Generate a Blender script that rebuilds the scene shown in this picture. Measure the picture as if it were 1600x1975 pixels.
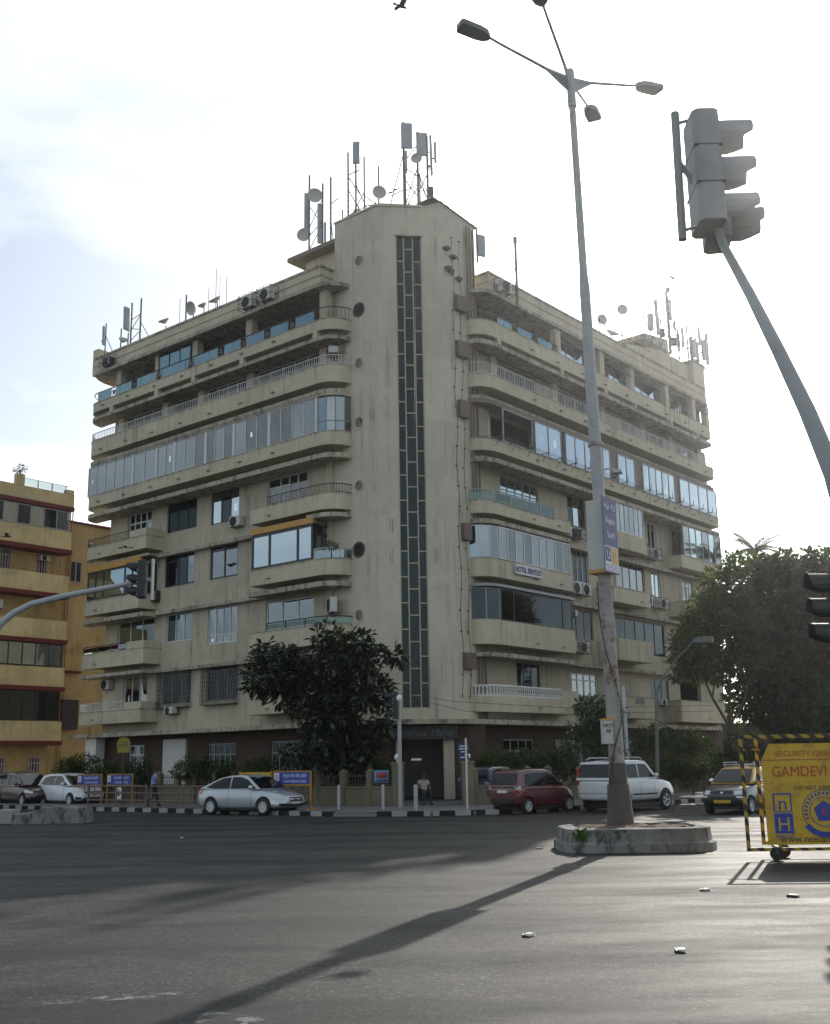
import bpy, bmesh, math, random
import numpy as np
from mathutils import Vector, Matrix
random.seed(7); rng = np.random.default_rng(11)
R = math.radians
sc = bpy.context.scene
for o in list(bpy.data.objects): bpy.data.objects.remove(o)
COL = sc.collection

# ------------------------------------------------------------------ camera
EYE = 1.85
cam_d = bpy.data.cameras.new('camera'); cam = bpy.data.objects.new('camera', cam_d); COL.objects.link(cam)
PITCH, ROLL = R(12.889), R(-0.9766)
_f = Vector((0, math.cos(PITCH), math.sin(PITCH))); _u = Vector((0, -math.sin(PITCH), math.cos(PITCH))); _x = Vector((1, 0, 0))
X_ = _x*math.cos(ROLL) + _u*math.sin(ROLL); U_ = _u*math.cos(ROLL) - _x*math.sin(ROLL)
cam.matrix_world = Matrix(((X_.x, U_.x, -_f.x, 0), (X_.y, U_.y, -_f.y, 0), (X_.z, U_.z, -_f.z, EYE), (0, 0, 0, 1)))
cam_d.sensor_fit = 'HORIZONTAL'; cam_d.sensor_width = 36; cam_d.lens = 36*2121.57/1600
cam_d.clip_start = .1; cam_d.clip_end = 6000
sc.camera = cam
# ------------------------------------------------------------------ sky and sun
SUN_AZ, SUN_EL = R(20.5), R(28.8)          # azimuth to the right of +Y
w = bpy.data.worlds.new('World'); sc.world = w; w.use_nodes = True
nt = w.node_tree; nt.nodes.clear()
out = nt.nodes.new('ShaderNodeOutputWorld'); mixs = nt.nodes.new('ShaderNodeMixShader')
sky = nt.nodes.new('ShaderNodeTexSky'); sky.sky_type = 'NISHITA'; sky.sun_disc = False
sky.sun_elevation = SUN_EL; sky.sun_rotation = SUN_AZ; sky.dust_density = 2.2; sky.air_density = 1.0; sky.ozone_density = 1.0
bg = nt.nodes.new('ShaderNodeBackground'); bg.inputs[1].default_value = .10
nt.links.new(sky.outputs[0], bg.inputs[0])
tc = nt.nodes.new('ShaderNodeTexCoord'); mp = nt.nodes.new('ShaderNodeMapping'); mp.inputs[3].default_value = (1, 1, 2.2); mp.inputs[1].default_value = (3.1, 1.7, .4)
nz = nt.nodes.new('ShaderNodeTexNoise'); nz.inputs['Scale'].default_value = 2.6; nz.inputs['Detail'].default_value = 6; nz.inputs['Roughness'].default_value = .52
cr = nt.nodes.new('ShaderNodeValToRGB'); cr.color_ramp.elements[0].position = .40; cr.color_ramp.elements[0].color = (.20, .20, .20, 1)
cr.color_ramp.elements[1].position = .60; cr.color_ramp.elements[1].color = (.95, .95, .95, 1)
nt.links.new(tc.outputs['Generated'], mp.inputs[0]); nt.links.new(mp.outputs[0], nz.inputs[0]); nt.links.new(nz.outputs[0], cr.inputs[0])
bg2 = nt.nodes.new('ShaderNodeBackground')      # thin high cloud, lit by the same sky: brighter towards the sun
bw_ = nt.nodes.new('ShaderNodeRGBToBW'); nt.links.new(sky.outputs[0], bw_.inputs[0]); ma = nt.nodes.new('ShaderNodeMath'); ma.operation = 'MULTIPLY_ADD'; ma.inputs[1].default_value = .135; ma.inputs[2].default_value = .36; nt.links.new(bw_.outputs[0], ma.inputs[0])
bg2.inputs[0].default_value = (.90, .97, 1.0, 1); nt.links.new(ma.outputs[0], bg2.inputs[1])
nt.links.new(cr.outputs[0], mixs.inputs[0]); nt.links.new(bg.outputs[0], mixs.inputs[1]); nt.links.new(bg2.outputs[0], mixs.inputs[2])
nt.links.new(mixs.outputs[0], out.inputs[0])
sl = bpy.data.lights.new('sun', 'SUN'); sun = bpy.data.objects.new('sun', sl); COL.objects.link(sun)
sl.energy = 2.6; sl.angle = R(.5); sl.color = (1, .93, .83)
sd = Vector((math.sin(SUN_AZ)*math.cos(SUN_EL), math.cos(SUN_AZ)*math.cos(SUN_EL), math.sin(SUN_EL)))
sun.rotation_euler = sd.to_track_quat('Z', 'Y').to_euler(); sun.location = (40, 90, 80)
vs = sc.view_settings; vs.view_transform = 'Standard'; vs.look = 'None'; vs.gamma = 1; vs.exposure = 0.5; vs.use_curve_mapping = False
sc.render.engine = 'CYCLES'
sc.cycles.max_bounces = 6; sc.cycles.diffuse_bounces = 3; sc.cycles.transparent_max_bounces = 8; sc.cycles.volume_bounces = 0

# ------------------------------------------------------------------ helpers
def thing(name, label, cat, loc=(0, 0, 0), rz=0, group=None, parent=None):
    o = bpy.data.objects.new(name, None); COL.objects.link(o); o.empty_display_size = .2
    o.location = loc; o.rotation_euler = (0, 0, rz)
    if parent: o.parent = parent
    else: tag(o, label, cat, group)
    return o
def tag(o, label=None, cat=None, group=None, kind=None):
    if label: o['label'] = label
    if cat: o['category'] = cat
    if group: o['group'] = group
    if kind: o['kind'] = kind
    return o
def link(name, me, parent=None, m=None):
    o = bpy.data.objects.new(name, me); COL.objects.link(o)
    if parent: o.parent = parent
    if m: me.materials.clear(); me.materials.append(m)
    return o
def copy_tree(o, parent=None):
    c = o.copy(); COL.objects.link(c)
    if parent: c.parent = parent
    for ch in list(o.children): copy_tree(ch, c)
    return c
IDF = lambda u, d, z: (u, d, z)
class MB:
    """collects simple shapes, links them as one mesh"""
    def __init__(s, fn=IDF): s.v = []; s.f = []; s.fn = fn; s.sm = False
    def add(s, vs, fs):
        n = len(s.v); s.v += [s.fn(*v) for v in vs]; s.f += [[n+i for i in f] for f in fs]; return s
    def box(s, x0, x1, y0, y1, z0, z1):
        return s.add([(x0,y0,z0),(x1,y0,z0),(x1,y1,z0),(x0,y1,z0),(x0,y0,z1),(x1,y0,z1),(x1,y1,z1),(x0,y1,z1)],
            [(0,3,2,1),(4,5,6,7),(0,1,5,4),(1,2,6,5),(2,3,7,6),(3,0,4,7)])
    def prism(s, poly, z0, z1):
        n = len(poly); zs0 = z0 if hasattr(z0, '__len__') else [z0]*n; zs1 = z1 if hasattr(z1, '__len__') else [z1]*n
        return s.add([(p[0],p[1],a) for p, a in zip(poly, zs0)]+[(p[0],p[1],a) for p, a in zip(poly, zs1)],
            [tuple(range(n))[::-1], tuple(range(n, 2*n))]+[(i,(i+1)%n,n+(i+1)%n,n+i) for i in range(n)])
    def ring(s, outer, inner, z0, z1):
        n = len(outer); V = []
        for P in (outer, inner):
            for z in (z0, z1): V += [(p[0],p[1],z) for p in P]
        F = []
        for i in range(n-1):
            j = i+1
            F += [(i,j,n+j,n+i), (2*n+j,2*n+i,3*n+i,3*n+j), (n+i,n+j,3*n+j,3*n+i), (j,i,2*n+i,2*n+j)]
        F += [(0,n,3*n,2*n), (n-1,3*n-1,4*n-1,2*n-1)]
        return s.add(V, F)
    def tube(s, p, q, r, n=6, r2=None, cap=True):
        p = Vector(p); q = Vector(q); d = (q-p)
        if d.length < 1e-6: return s
        r2 = r if r2 is None else r2
        d.normalize(); a = d.orthogonal().normalized(); b = d.cross(a)
        V = []
        for c, rr in ((p, r), (q, r2)):
            for k in range(n):
                t = 2*math.pi*k/n; V.append(tuple(c+(a*math.cos(t)+b*math.sin(t))*rr))
        F = [(k,(k+1)%n,n+(k+1)%n,n+k) for k in range(n)]
        if cap: F += [tuple(range(n))[::-1], tuple(range(n,2*n))]
        return s.add(V, F)
    def path(s, pts, r, n=6, closed=False):
        rs = r if hasattr(r, '__len__') else [r]*len(pts)
        P = [Vector(p) for p in pts]; V = []; m = len(P)
        ref = None
        for i, p in enumerate(P):
            if closed: d = P[(i+1)%m]-P[i-1]
            else: d = (P[min(i+1,m-1)]-P[max(i-1,0)])
            d.normalize()
            a = (d.orthogonal() if ref is None else (ref-d*ref.dot(d)))
            if a.length < 1e-5: a = d.orthogonal()
            a.normalize(); ref = a; b = d.cross(a)
            for k in range(n):
                t = 2*math.pi*k/n; V.append(tuple(p+(a*math.cos(t)+b*math.sin(t))*rs[i]))
        F = []
        for i in range(m if closed else m-1):
            j = (i+1)%m
            F += [(i*n+k,i*n+(k+1)%n,j*n+(k+1)%n,j*n+k) for k in range(n)]
        if not closed: F += [tuple(range(n))[::-1], tuple(range((m-1)*n, m*n))]
        return s.add(V, F)
    def lathe(s, prof, c=(0,0,0), axis="z", n=20, a0=0, a1=2*math.pi):
        closed = math.dist(prof[0], prof[-1]) < 1e-7
        full = abs(a1-a0-2*math.pi) < 1e-6; N = n if full else n+1; V = []
        for r, h in prof:
            for k in range(N):
                t = a0+(a1-a0)*k/n; x, y = r*math.cos(t), r*math.sin(t)
                V.append({'z':(c[0]+x,c[1]+y,c[2]+h),'y':(c[0]+x,c[1]+h,c[2]+y),'x':(c[0]+h,c[1]+x,c[2]+y)}[axis])
        F = []
        for i in range(len(prof)-1):
            for k in range(n):
                k2 = (k+1)%N; F.append((i*N+k,i*N+k2,(i+1)*N+k2,(i+1)*N+k))
        if prof[0][0] > 1e-6 and full and not closed: F.append(tuple(range(N))[::-1])
        if prof[-1][0] > 1e-6 and full and not closed: F.append(tuple(range((len(prof)-1)*N, len(prof)*N)))
        return s.add(V, F)
    def mesh(s, name):
        me = bpy.data.meshes.new(name); me.from_pydata([tuple(v) for v in s.v], [], s.f); me.validate(); me.update()
        bm = bmesh.new(); bm.from_mesh(me); bmesh.ops.recalc_face_normals(bm, faces=bm.faces); bm.to_mesh(me); bm.free()
        return me
    def obj(s, name, m, parent=None, smooth=None, loc=None, rot=None, bevel=0):
        me = s.mesh(name); o = link(name, me, parent, m)
        if smooth is not None: smooth_by_angle(me, smooth)
        if loc is not None: o.location = loc
        if rot is not None: o.rotation_euler = rot
        if bevel:
            b = o.modifiers.new('b', 'BEVEL'); b.width = bevel; b.segments = 2; b.limit_method = 'ANGLE'; b.angle_limit = R(40)
        return o
def smooth_by_angle(me, ang):
    bm = bmesh.new(); bm.from_mesh(me)
    for f in bm.faces: f.smooth = True
    for e in bm.edges: e.smooth = not (len(e.link_faces) != 2 or e.calc_face_angle(0) > R(ang))
    bm.to_mesh(me); bm.free()

# ------------------------------------------------------------------ materials
def nodes(name):
    m = bpy.data.materials.new(name); m.use_nodes = True; n = m.node_tree; b = n.nodes['Principled BSDF']
    return m, n, b
def simple(name, c, rough=.6, metal=0., spec=.5, emit=None, coat=0.):
    m, n, b = nodes(name); b.inputs['Base Color'].default_value = (*c, 1); b.inputs['Roughness'].default_value = rough
    b.inputs['Metallic'].default_value = metal; b.inputs['Specular IOR Level'].default_value = spec; b.inputs['Coat Weight'].default_value = coat
    if emit: b.inputs['Emission Color'].default_value = (*emit[:3], 1); b.inputs['Emission Strength'].default_value = emit[3]
    return m
def nnode(n, t, **kw):
    x = n.nodes.new(t)
    for k, v in kw.items():
        if k.startswith('i_'): x.inputs[k[2:].replace('_', ' ')].default_value = v
        else: setattr(x, k, v)
    return x
def noise(n, vec, scale, detail=4, rough=.55, stretch=None):
    if stretch:
        mpn = nnode(n, 'ShaderNodeMapping'); mpn.inputs[3].default_value = stretch; n.links.new(vec, mpn.inputs[0]); vec = mpn.outputs[0]
    t = nnode(n, 'ShaderNodeTexNoise'); t.inputs['Scale'].default_value = scale; t.inputs['Detail'].default_value = detail; t.inputs['Roughness'].default_value = rough
    n.links.new(vec, t.inputs['Vector']); return t.outputs['Fac']
def ramp(n, fac, stops):
    r = nnode(n, 'ShaderNodeValToRGB'); e = r.color_ramp.elements
    while len(e) < len(stops): e.new(.5)
    for el, (p, c) in zip(e, stops): el.position = p; el.color = (*c, 1) if len(c) == 3 else c
    n.links.new(fac, r.inputs[0]); return r.outputs[0]
def mixc(n, fac, a, b, mode='MIX'):
    x = nnode(n, 'ShaderNodeMix', data_type='RGBA', blend_type=mode)
    for sck, v in ((x.inputs[0], fac), (x.inputs[6], a), (x.inputs[7], b)):
        if hasattr(v, 'links'): n.links.new(v, sck)
        else: sck.default_value = v if not isinstance(v, tuple) or len(v) == 4 else (*v, 1)
    return x.outputs[2]
def bump(n, b, h, strength=.3, dist=.02):
    x = nnode(n, 'ShaderNodeBump'); x.inputs['Strength'].default_value = strength; x.inputs['Distance'].default_value = dist
    n.links.new(h, x.inputs['Height']); n.links.new(x.outputs[0], b.inputs['Normal'])
def stucco(name, c, dirt=(.10,.09,.08), streak=.55, blotch=.25, rust=0., rough=.85, grain=.25, mould=0.):
    """painted plaster: blotches, vertical rain streaks, grime, grain"""
    m, n, b = nodes(name); P = nnode(n, 'ShaderNodeNewGeometry').outputs['Position']
    big = noise(n, P, .35, 5, .6); mid = noise(n, P, 1.7, 6, .65)
    col = mixc(n, ramp(n, big, [(.3, (0,0,0)), (.75, (1,1,1))]), tuple(x*(1-blotch*.5) for x in c), tuple(min(1, x*(1+blotch*.4)) for x in c))
    col = mixc(n, ramp(n, mid, [(.42, (0,0,0)), (.8, (.55,.55,.55))]), col, tuple(x*.72 for x in c))
    st = noise(n, P, 1.0, 6, .62, (2.6, 2.6, .16))
    st2 = noise(n, P, .55, 4, .6)
    sm = nnode(n, 'ShaderNodeMath', operation='MULTIPLY'); n.links.new(ramp(n, st, [(.50, (0,0,0)), (.72, (1,1,1))]), sm.inputs[0]); n.links.new(ramp(n, st2, [(.40, (0,0,0)), (.62, (1,1,1))]), sm.inputs[1])
    sf = nnode(n, 'ShaderNodeMath', operation='MULTIPLY'); n.links.new(sm.outputs[0], sf.inputs[0]); sf.inputs[1].default_value = streak
    col = mixc(n, sf.outputs[0], col, dirt)
    if rust:
        rs = noise(n, P, 1.3, 5, .6, (3.4, 3.4, .12)); rf = ramp(n, rs, [(.62, (0,0,0)), (.76, (rust,)*3)])
        col = mixc(n, rf, col, (.30, .15, .05))
    pv = nnode(n, 'ShaderNodeTexVoronoi', distance='CHEBYCHEV'); pv.inputs['Scale'].default_value = .42; wob = nnode(n, 'ShaderNodeMix', data_type='VECTOR'); wob.inputs[0].default_value = .12
    nc = nnode(n, 'ShaderNodeTexNoise'); nc.inputs['Scale'].default_value = 1.4; n.links.new(P, nc.inputs['Vector']); n.links.new(P, wob.inputs[4]); n.links.new(nc.outputs['Color'], wob.inputs[5]); n.links.new(wob.outputs[1], pv.inputs['Vector'])
    sx_ = nnode(n, 'ShaderNodeSeparateColor'); n.links.new(pv.outputs['Color'], sx_.inputs[0]); col = mixc(n, ramp(n, sx_.outputs[0], [(.78, (0,0,0)), (.80, (.35*min(1, blotch*2.5),)*3)]), col, tuple(min(1, x*1.22) for x in c)); col = mixc(n, ramp(n, sx_.outputs[1], [(.82, (0,0,0)), (.84, (.4*min(1, blotch*2.5),)*3)]), col, tuple(x*.74 for x in c))
    if mould:
        mo = noise(n, P, 3.0, 8, .78, (1, 1, .5)); col = mixc(n, ramp(n, mo, [(.50, (0,0,0)), (.60, (mould,)*3)]), col, tuple(x*.45 for x in dirt))
    sp = noise(n, P, 9, 4, .7); col = mixc(n, ramp(n, sp, [(.66, (0,0,0)), (.78, (.5,.5,.5))]), col, dirt)
    n.links.new(col, b.inputs['Base Color']); b.inputs['Roughness'].default_value = rough; b.inputs['Specular IOR Level'].default_value = .25
    bump(n, b, noise(n, P, 38, 4, .6), grain, .012)
    return m
def glass(name, tint, refl, rough=.02, trans=(.55,.6,.6)):
    """window glass: part clear, part mirror (more at grazing angles)"""
    m = bpy.data.materials.new(name); m.use_nodes = True; n = m.node_tree; n.nodes.clear()
    o = nnode(n, 'ShaderNodeOutputMaterial'); mx = nnode(n, 'ShaderNodeMixShader'); t = nnode(n, 'ShaderNodeBsdfTransparent'); g = nnode(n, 'ShaderNodeBsdfGlossy')
    t.inputs[0].default_value = (*trans, 1); g.inputs[0].default_value = (*tint, 1); g.inputs['Roughness'].default_value = rough
    lw = nnode(n, 'ShaderNodeLayerWeight'); lw.inputs[0].default_value = .35
    mr = nnode(n, 'ShaderNodeMapRange'); mr.inputs['To Min'].default_value = refl; mr.inputs['To Max'].default_value = 1
    n.links.new(lw.outputs['Fresnel'], mr.inputs[0]); n.links.new(mr.outputs[0], mx.inputs[0])
    n.links.new(t.outputs[0], mx.inputs[1]); n.links.new(g.outputs[0], mx.inputs[2]); n.links.new(mx.outputs[0], o.inputs[0])
    return m
def metal_paint(name, c, rough=.45, rust=0., grime=.4):
    m, n, b = nodes(name); P = nnode(n, 'ShaderNodeNewGeometry').outputs['Position']
    col = mixc(n, ramp(n, noise(n, P, 2.2, 5, .65), [(.4, (0,0,0)), (.75, (grime,)*3)]), c, tuple(x*.55 for x in c))
    if rust: col = mixc(n, ramp(n, noise(n, P, 3.5, 6, .7), [(.52, (0,0,0)), (.62, (rust,)*3)]), col, (.16, .075, .035))
    n.links.new(col, b.inputs['Base Color']); b.inputs['Roughness'].default_value = rough
    return m

M = {}
M['stucco'] = stucco('cream_stucco', (.555,.50,.375), rust=.4, streak=.6, blotch=.18, mould=.10)
M['stucco_tower'] = stucco('tower_stucco', (.56,.52,.41), streak=.7, blotch=.22, rust=.15)
M['stucco_wall'] = stucco('wall_stucco', (.49,.445,.335), streak=.8, blotch=.2, mould=.06, rust=.3)
M['ledge'] = stucco('ledge_concrete', (.44,.40,.31), streak=.95, blotch=.6, mould=.75)
M['pink'] = stucco('pink_plinth', (.085,.058,.045), streak=.5)  # ground-floor wall: street-level shade is put into this darkened colour
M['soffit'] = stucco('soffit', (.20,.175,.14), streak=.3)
M['room'] = simple('room_interior', (.10,.095,.09), .9)
M['white_frame'] = metal_paint('white_frame', (.62,.65,.66), .4)
M['black_frame'] = simple('black_frame', (.012,.014,.018), .35)
M['brown_frame'] = metal_paint('brown_frame', (.30,.24,.18), .5)
M['grey_frame'] = metal_paint('grey_frame', (.30,.31,.31), .5)
M['orange'] = metal_paint('orange_fascia', (.50,.27,.05), .5)
M['white_rail'] = metal_paint('white_rail', (.62,.62,.60), .5, .3)
M['dark_rail'] = metal_paint('dark_rail', (.05,.05,.05), .5, .4)
M['g_sky'] = glass('mirror_film_glass', (.62,.74,.80), .62, .015, (.25,.3,.3))
M['g_mid'] = glass('tinted_glass', (.70,.78,.82), .26, .02, (.55,.62,.62))
M['g_clear'] = glass('clear_glass', (.85,.9,.92), .12, .02, (.8,.84,.84))
M['g_dark'] = glass('dark_glass', (.50,.60,.66), .03, .03, (.20,.25,.25))
M['g_teal'] = glass('teal_glass', (.22,.32,.34), .05, .16, (.03,.065,.07))
M['g_blue'] = glass('blue_rail_glass', (.42,.66,.78), .30, .03, (.35,.55,.62))
M['g_green'] = glass('green_rail_glass', (.45,.58,.55), .16, .03, (.45,.55,.5))
M['curtain'] = simple('curtain', (.62,.64,.64), .9); M['curtain2'] = simple('curtain_grey', (.36,.37,.38), .9); M['curtain3'] = simple('curtain_dark', (.10,.10,.11), .9)
M['ac'] = metal_paint('ac_white', (.55,.55,.52), .5); M['ac_dark'] = simple('ac_grille', (.03,.03,.03), .6)
M['steel'] = metal_paint('galvanised', (.36,.38,.39), .45); M['antenna'] = metal_paint('antenna_grey', (.33,.37,.40), .5); M['antenna_pole'] = metal_paint('antenna_pole', (.10,.12,.115), .6, .4)
M['cable'] = simple('cable', (.02,.02,.02), .6); M['dish'] = metal_paint('dish', (.48,.46,.42), .55)
M['black'] = simple('black_paint', (.015,.015,.017), .5); M['white'] = metal_paint('white_paint', (.66,.65,.62), .55)
M['hood'] = metal_paint('brown_hood', (.15,.11,.092), .6)
# ------------------------------------------------------------------ main building
BO = Vector((.1838, 49.5958, 0)); BA = R(50.11)
B = thing('apartment_building', 'cream corner apartment block with rounded balconies, tall stair tower and rooftop antennas', 'building', BO, BA)
def bw(x, y, z=0):
    """building-local (x along right street, y along left street) to world"""
    c, s = math.cos(BA), math.sin(BA); return Vector((BO.x+x*c-y*s, BO.y+x*s+y*c, z))
FL = lambda u, d, z: (d, u, z)
FR = lambda u, d, z: (u, .3+d, z)
def outline(u0, u1, c0=0, c1=0, D0=1.25, D1=1.25, off=0., t=0., n=9):
    """plan of a balcony edge from wall to wall; c0/c1 = corner radius (0 square)"""
    P = []; o = off+t
    if c0:
        r = c0-t; P += [(u0+c0-r*math.cos(a), D0-(D0-o)*math.sin(a)) for a in [math.pi/2*k/n for k in range(n+1)]]
    else: P += [(u0+t, D0), (u0+t, o)]
    if c1:
        r = c1-t; P += [(u1-c1+r*math.cos(a), D1-(D1-o)*math.sin(a)) for a in [math.pi/2*k/n for k in range(n, -1, -1)]]
    else: P += [(u1-t, o), (u1-t, D1)]
    return P
def resample(P, step, a=0., b=None):
    L = [0]
    for p, q in zip(P, P[1:]): L.append(L[-1]+math.dist(p, q))
    b = L[-1] if b is None else b; n = max(1, round((b-a)/step)); out_ = []
    for k in range(n+1):
        s = a+(b-a)*k/n; i = max(j for j in range(len(L)) if L[j] <= s+1e-9); i = min(i, len(P)-2)
        f = (s-L[i])/(L[i+1]-L[i]+1e-12); out_.append((P[i][0]+(P[i+1][0]-P[i][0])*f, P[i][1]+(P[i+1][1]-P[i][1])*f))
    return out_
def clip_path(P, ua, ub): return [p for p in P if ua-1e-6 <= p[0] <= ub+1e-6]
def balcony(F, u0, u1, zb, zt, c0=0, c1=0, D0=1.25, D1=1.25, m='stucco', th=.13, cope=.05, off=0.):
    o = outline(u0, u1, c0, c1, D0, D1, off); i = outline(u0, u1, c0, c1, D0, D1, off, th)
    mb = MB(F); mb.ring(o, i, zb, zt); mb.prism(outline(u0, u1, c0, c1, D0, D1, off, th*.5), zb+.02, zb+.15)
    b = mb.obj('balcony', M[m], B)
    if cope:
        mc = MB(F); mc.ring(outline(u0-.0, u1, c0, c1, D0, D1, off, -.025), outline(u0, u1, c0, c1, D0, D1, off, th+.02), zt, zt+cope); mc.obj('coping', M['ledge'], b)
    # little drain spouts
    for p in [p for p in resample(o, 2.7) if p[1] < off+.05][1:]: MB(F).box(p[0]-.13, p[0]+.13, off-.11, off+.02, zb+.26, zb+.30).obj('drain_spout', M['ledge'], b)
    return b, o
def ledge(F, u0, u1, z0, z1, c0=0, c1=0, D0=1.25, D1=1.25, off=0., m='ledge', name='ledge'):
    return MB(F).prism(outline(u0, u1, c0, c1, D0, D1, off), z0, z1).obj(name, M[m], B)
def railing(F, P, z0, z1, m, parent, step=.14, r=.014, top=.028, name='railing', bottom=True):
    mb = MB(F); S = resample(P, step)
    for p in S: mb.tube((p[0], p[1], z0), (p[0], p[1], z1), r, 4, cap=False)
    mb.path([(p[0], p[1], z1) for p in P], top, 5)
    if bottom: mb.path([(p[0], p[1], z0+.06) for p in P], r*1.2, 4)
    return mb.obj(name, M[m], parent)
def wall(F, u0, u1, z0, z1, d0, d1, holes, m, name='wall', parent=B):
    us = sorted({u0, u1}|{min(max(h[i], u0), u1) for h in holes for i in (0, 1)}); zs = sorted({z0, z1}|{min(max(h[i], z0), z1) for h in holes for i in (2, 3)})
    op = lambda i, j: i < 0 or j < 0 or i >= len(us)-1 or j >= len(zs)-1 or any(h[0]-1e-6 <= (us[i]+us[i+1])/2 <= h[1]+1e-6 and h[2]-1e-6 <= (zs[j]+zs[j+1])/2 <= h[3]+1e-6 for h in holes)
    mb = MB(F)
    for i in range(len(us)-1):
        for j in range(len(zs)-1):
            if op(i, j): continue
            a, b, c, d = us[i], us[i+1], zs[j], zs[j+1]
            mb.add([(a,d0,c),(b,d0,c),(b,d0,d),(a,d0,d),(a,d1,c),(b,d1,c),(b,d1,d),(a,d1,d)], [(0,1,2,3),(7,6,5,4)]+([(0,3,7,4)] if op(i-1,j) else [])+([(1,5,6,2)] if op(i+1,j) else [])+([(0,4,5,1)] if op(i,j-1) else [])+([(3,2,6,7)] if op(i,j+1) else []))
    return mb.obj(name, M[m], parent)
def curtain(F, u0, u1, z0, z1, d, m, parent):
    n = max(4, int((u1-u0)/.06)); V = []; 
    for k in range(n+1):
        u = u0+(u1-u0)*k/n; dd = d+.03*math.sin(k*2.1+u0*5)+.015*math.sin(k*.9)
        V += [(u, dd, z0), (u, dd, z1)]
    return MB(F).add(V, [(2*k, 2*k+2, 2*k+3, 2*k+1) for k in range(n)]).obj('curtain', M[m], parent)
def window(F, u0, u1, z0, z1, d=1.30, n=3, fm='white_frame', gm='g_mid', ft=.05, rows=(), curt=.5, cm='curtain', parent=B, name='window', sub='pane', widths=None, fd=.07, sill=True):
    """frame is the part; panes (and curtains) its sub-parts"""
    us = [u0+(u1-u0)*k/n for k in range(n+1)] if widths is None else [u0+(u1-u0)*x for x in widths]
    zs = [z0]+list(rows)+[z1]; mb = MB(F); h = ft/2
    for k, u in enumerate(us):
        a = u if k == 0 else u-h; b = u if k == len(us)-1 else u+h
        a, b = (u, u+ft) if k == 0 else ((u-ft, u) if k == len(us)-1 else (a, b)); mb.box(a, b, d-fd/2, d+fd/2, z0, z1)
    for k, z in enumerate(zs):
        a, b = (z, z+ft) if k == 0 else ((z-ft, z) if k == len(zs)-1 else (z-h, z+h))
        for i in range(len(us)-1):
            ua = us[i]+(ft if i == 0 else h); ub = us[i+1]-(ft if i == len(us)-2 else h); mb.box(ua, ub, d-fd*.45, d+fd*.45, a, b)
    w = mb.obj(name, M[fm], parent)
    for i in range(len(us)-1):
        for j in range(len(zs)-1 if gm else 0):
            j1, j2 = random.uniform(-.006, .006), random.uniform(-.006, .006); g = gm if isinstance(gm, str) else random.choice(gm)
            ua, ub, za, zb = us[i]+h, us[i+1]-h, zs[j]+h, zs[j+1]-h
            MB(F).add([(ua,d-.004+j1,za),(ub,d-.004-j1,za),(ub,d-.004-j2,zb),(ua,d-.004+j2,zb),(ua,d+.004+j1,za),(ub,d+.004-j1,za),(ub,d+.004-j2,zb),(ua,d+.004+j2,zb)],
              [(0,1,2,3),(7,6,5,4),(0,4,5,1),(1,5,6,2),(2,6,7,3),(3,7,4,0)]).obj(sub, M[g], w)
        if random.random() < curt:
            wd = us[i+1]-us[i]; f = random.choice((1, 1, .8, .6))
            curtain(F, us[i]+.03, us[i]+.03+(wd-.06)*f, z0+.04, z1-.02, d+.16, cm if isinstance(cm, str) else random.choice(cm), w)
    return w
def path_glazing(F, P, z0, z1, fm, gm, parent=B, ft=.06, rows=(), curt=0., cm='curtain', name='window'):
    mb = MB(F)
    def seg(a, b, za, zb, t, g0=0., name_=None):
        dx, dy = b[0]-a[0], b[1]-a[1]; L = math.hypot(dx, dy); nx, ny = -dy/L*t, dx/L*t; ex, ey = dx/L*g0, dy/L*g0
        a = (a[0]+ex, a[1]+ey); b = (b[0]-ex, b[1]-ey)
        return [(a[0]-nx,a[1]-ny,za),(b[0]-nx,b[1]-ny,za),(b[0]+nx,b[1]+ny,za),(a[0]+nx,a[1]+ny,za),(a[0]-nx,a[1]-ny,zb),(b[0]-nx,b[1]-ny,zb),(b[0]+nx,b[1]+ny,zb),(a[0]+nx,a[1]+ny,zb)]
    BF = [(0,3,2,1),(4,5,6,7),(0,1,5,4),(1,2,6,5),(2,3,7,6),(3,0,4,7)]
    for p in P: mb.tube((p[0],p[1],z0), (p[0],p[1],z1), ft*.6, 6)
    zs = [z0]+list(rows)+[z1]
    for z in zs:
        for a, b in zip(P, P[1:]): mb.add(seg(a, b, z-ft*.4 if z != z0 else z, z+ft*.4 if z != z1 else z, ft*.4), BF)
    w = mb.obj(name, M[fm], parent)
    for a, b in zip(P, P[1:]):
        for za, zb in zip(zs, zs[1:]):
            MB(F).add(seg(a, b, za+.02, zb-.02, .004, .02), BF).obj('pane', M[gm if isinstance(gm, str) else random.choice(gm)], w)
        if random.random() < curt:
            mid = ((a[0]+b[0])/2, (a[1]+b[1])/2); c0 = (a[0], a[1]+.14); c1 = (b[0], b[1]+.14); n = 8; V = []
            for k in range(n+1):
                f = k/n; wv = .025*math.sin(k*2.2); V += [(c0[0]+(c1[0]-c0[0])*f, c0[1]+(c1[1]-c0[1])*f+wv, z0+.05), (c0[0]+(c1[0]-c0[0])*f, c0[1]+(c1[1]-c0[1])*f+wv, z1-.05)]
            MB(F).add(V, [(2*k,2*k+2,2*k+3,2*k+1) for k in range(n)]).obj('curtain', M[cm if isinstance(cm, str) else random.choice(cm)], w)
    return w
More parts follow.
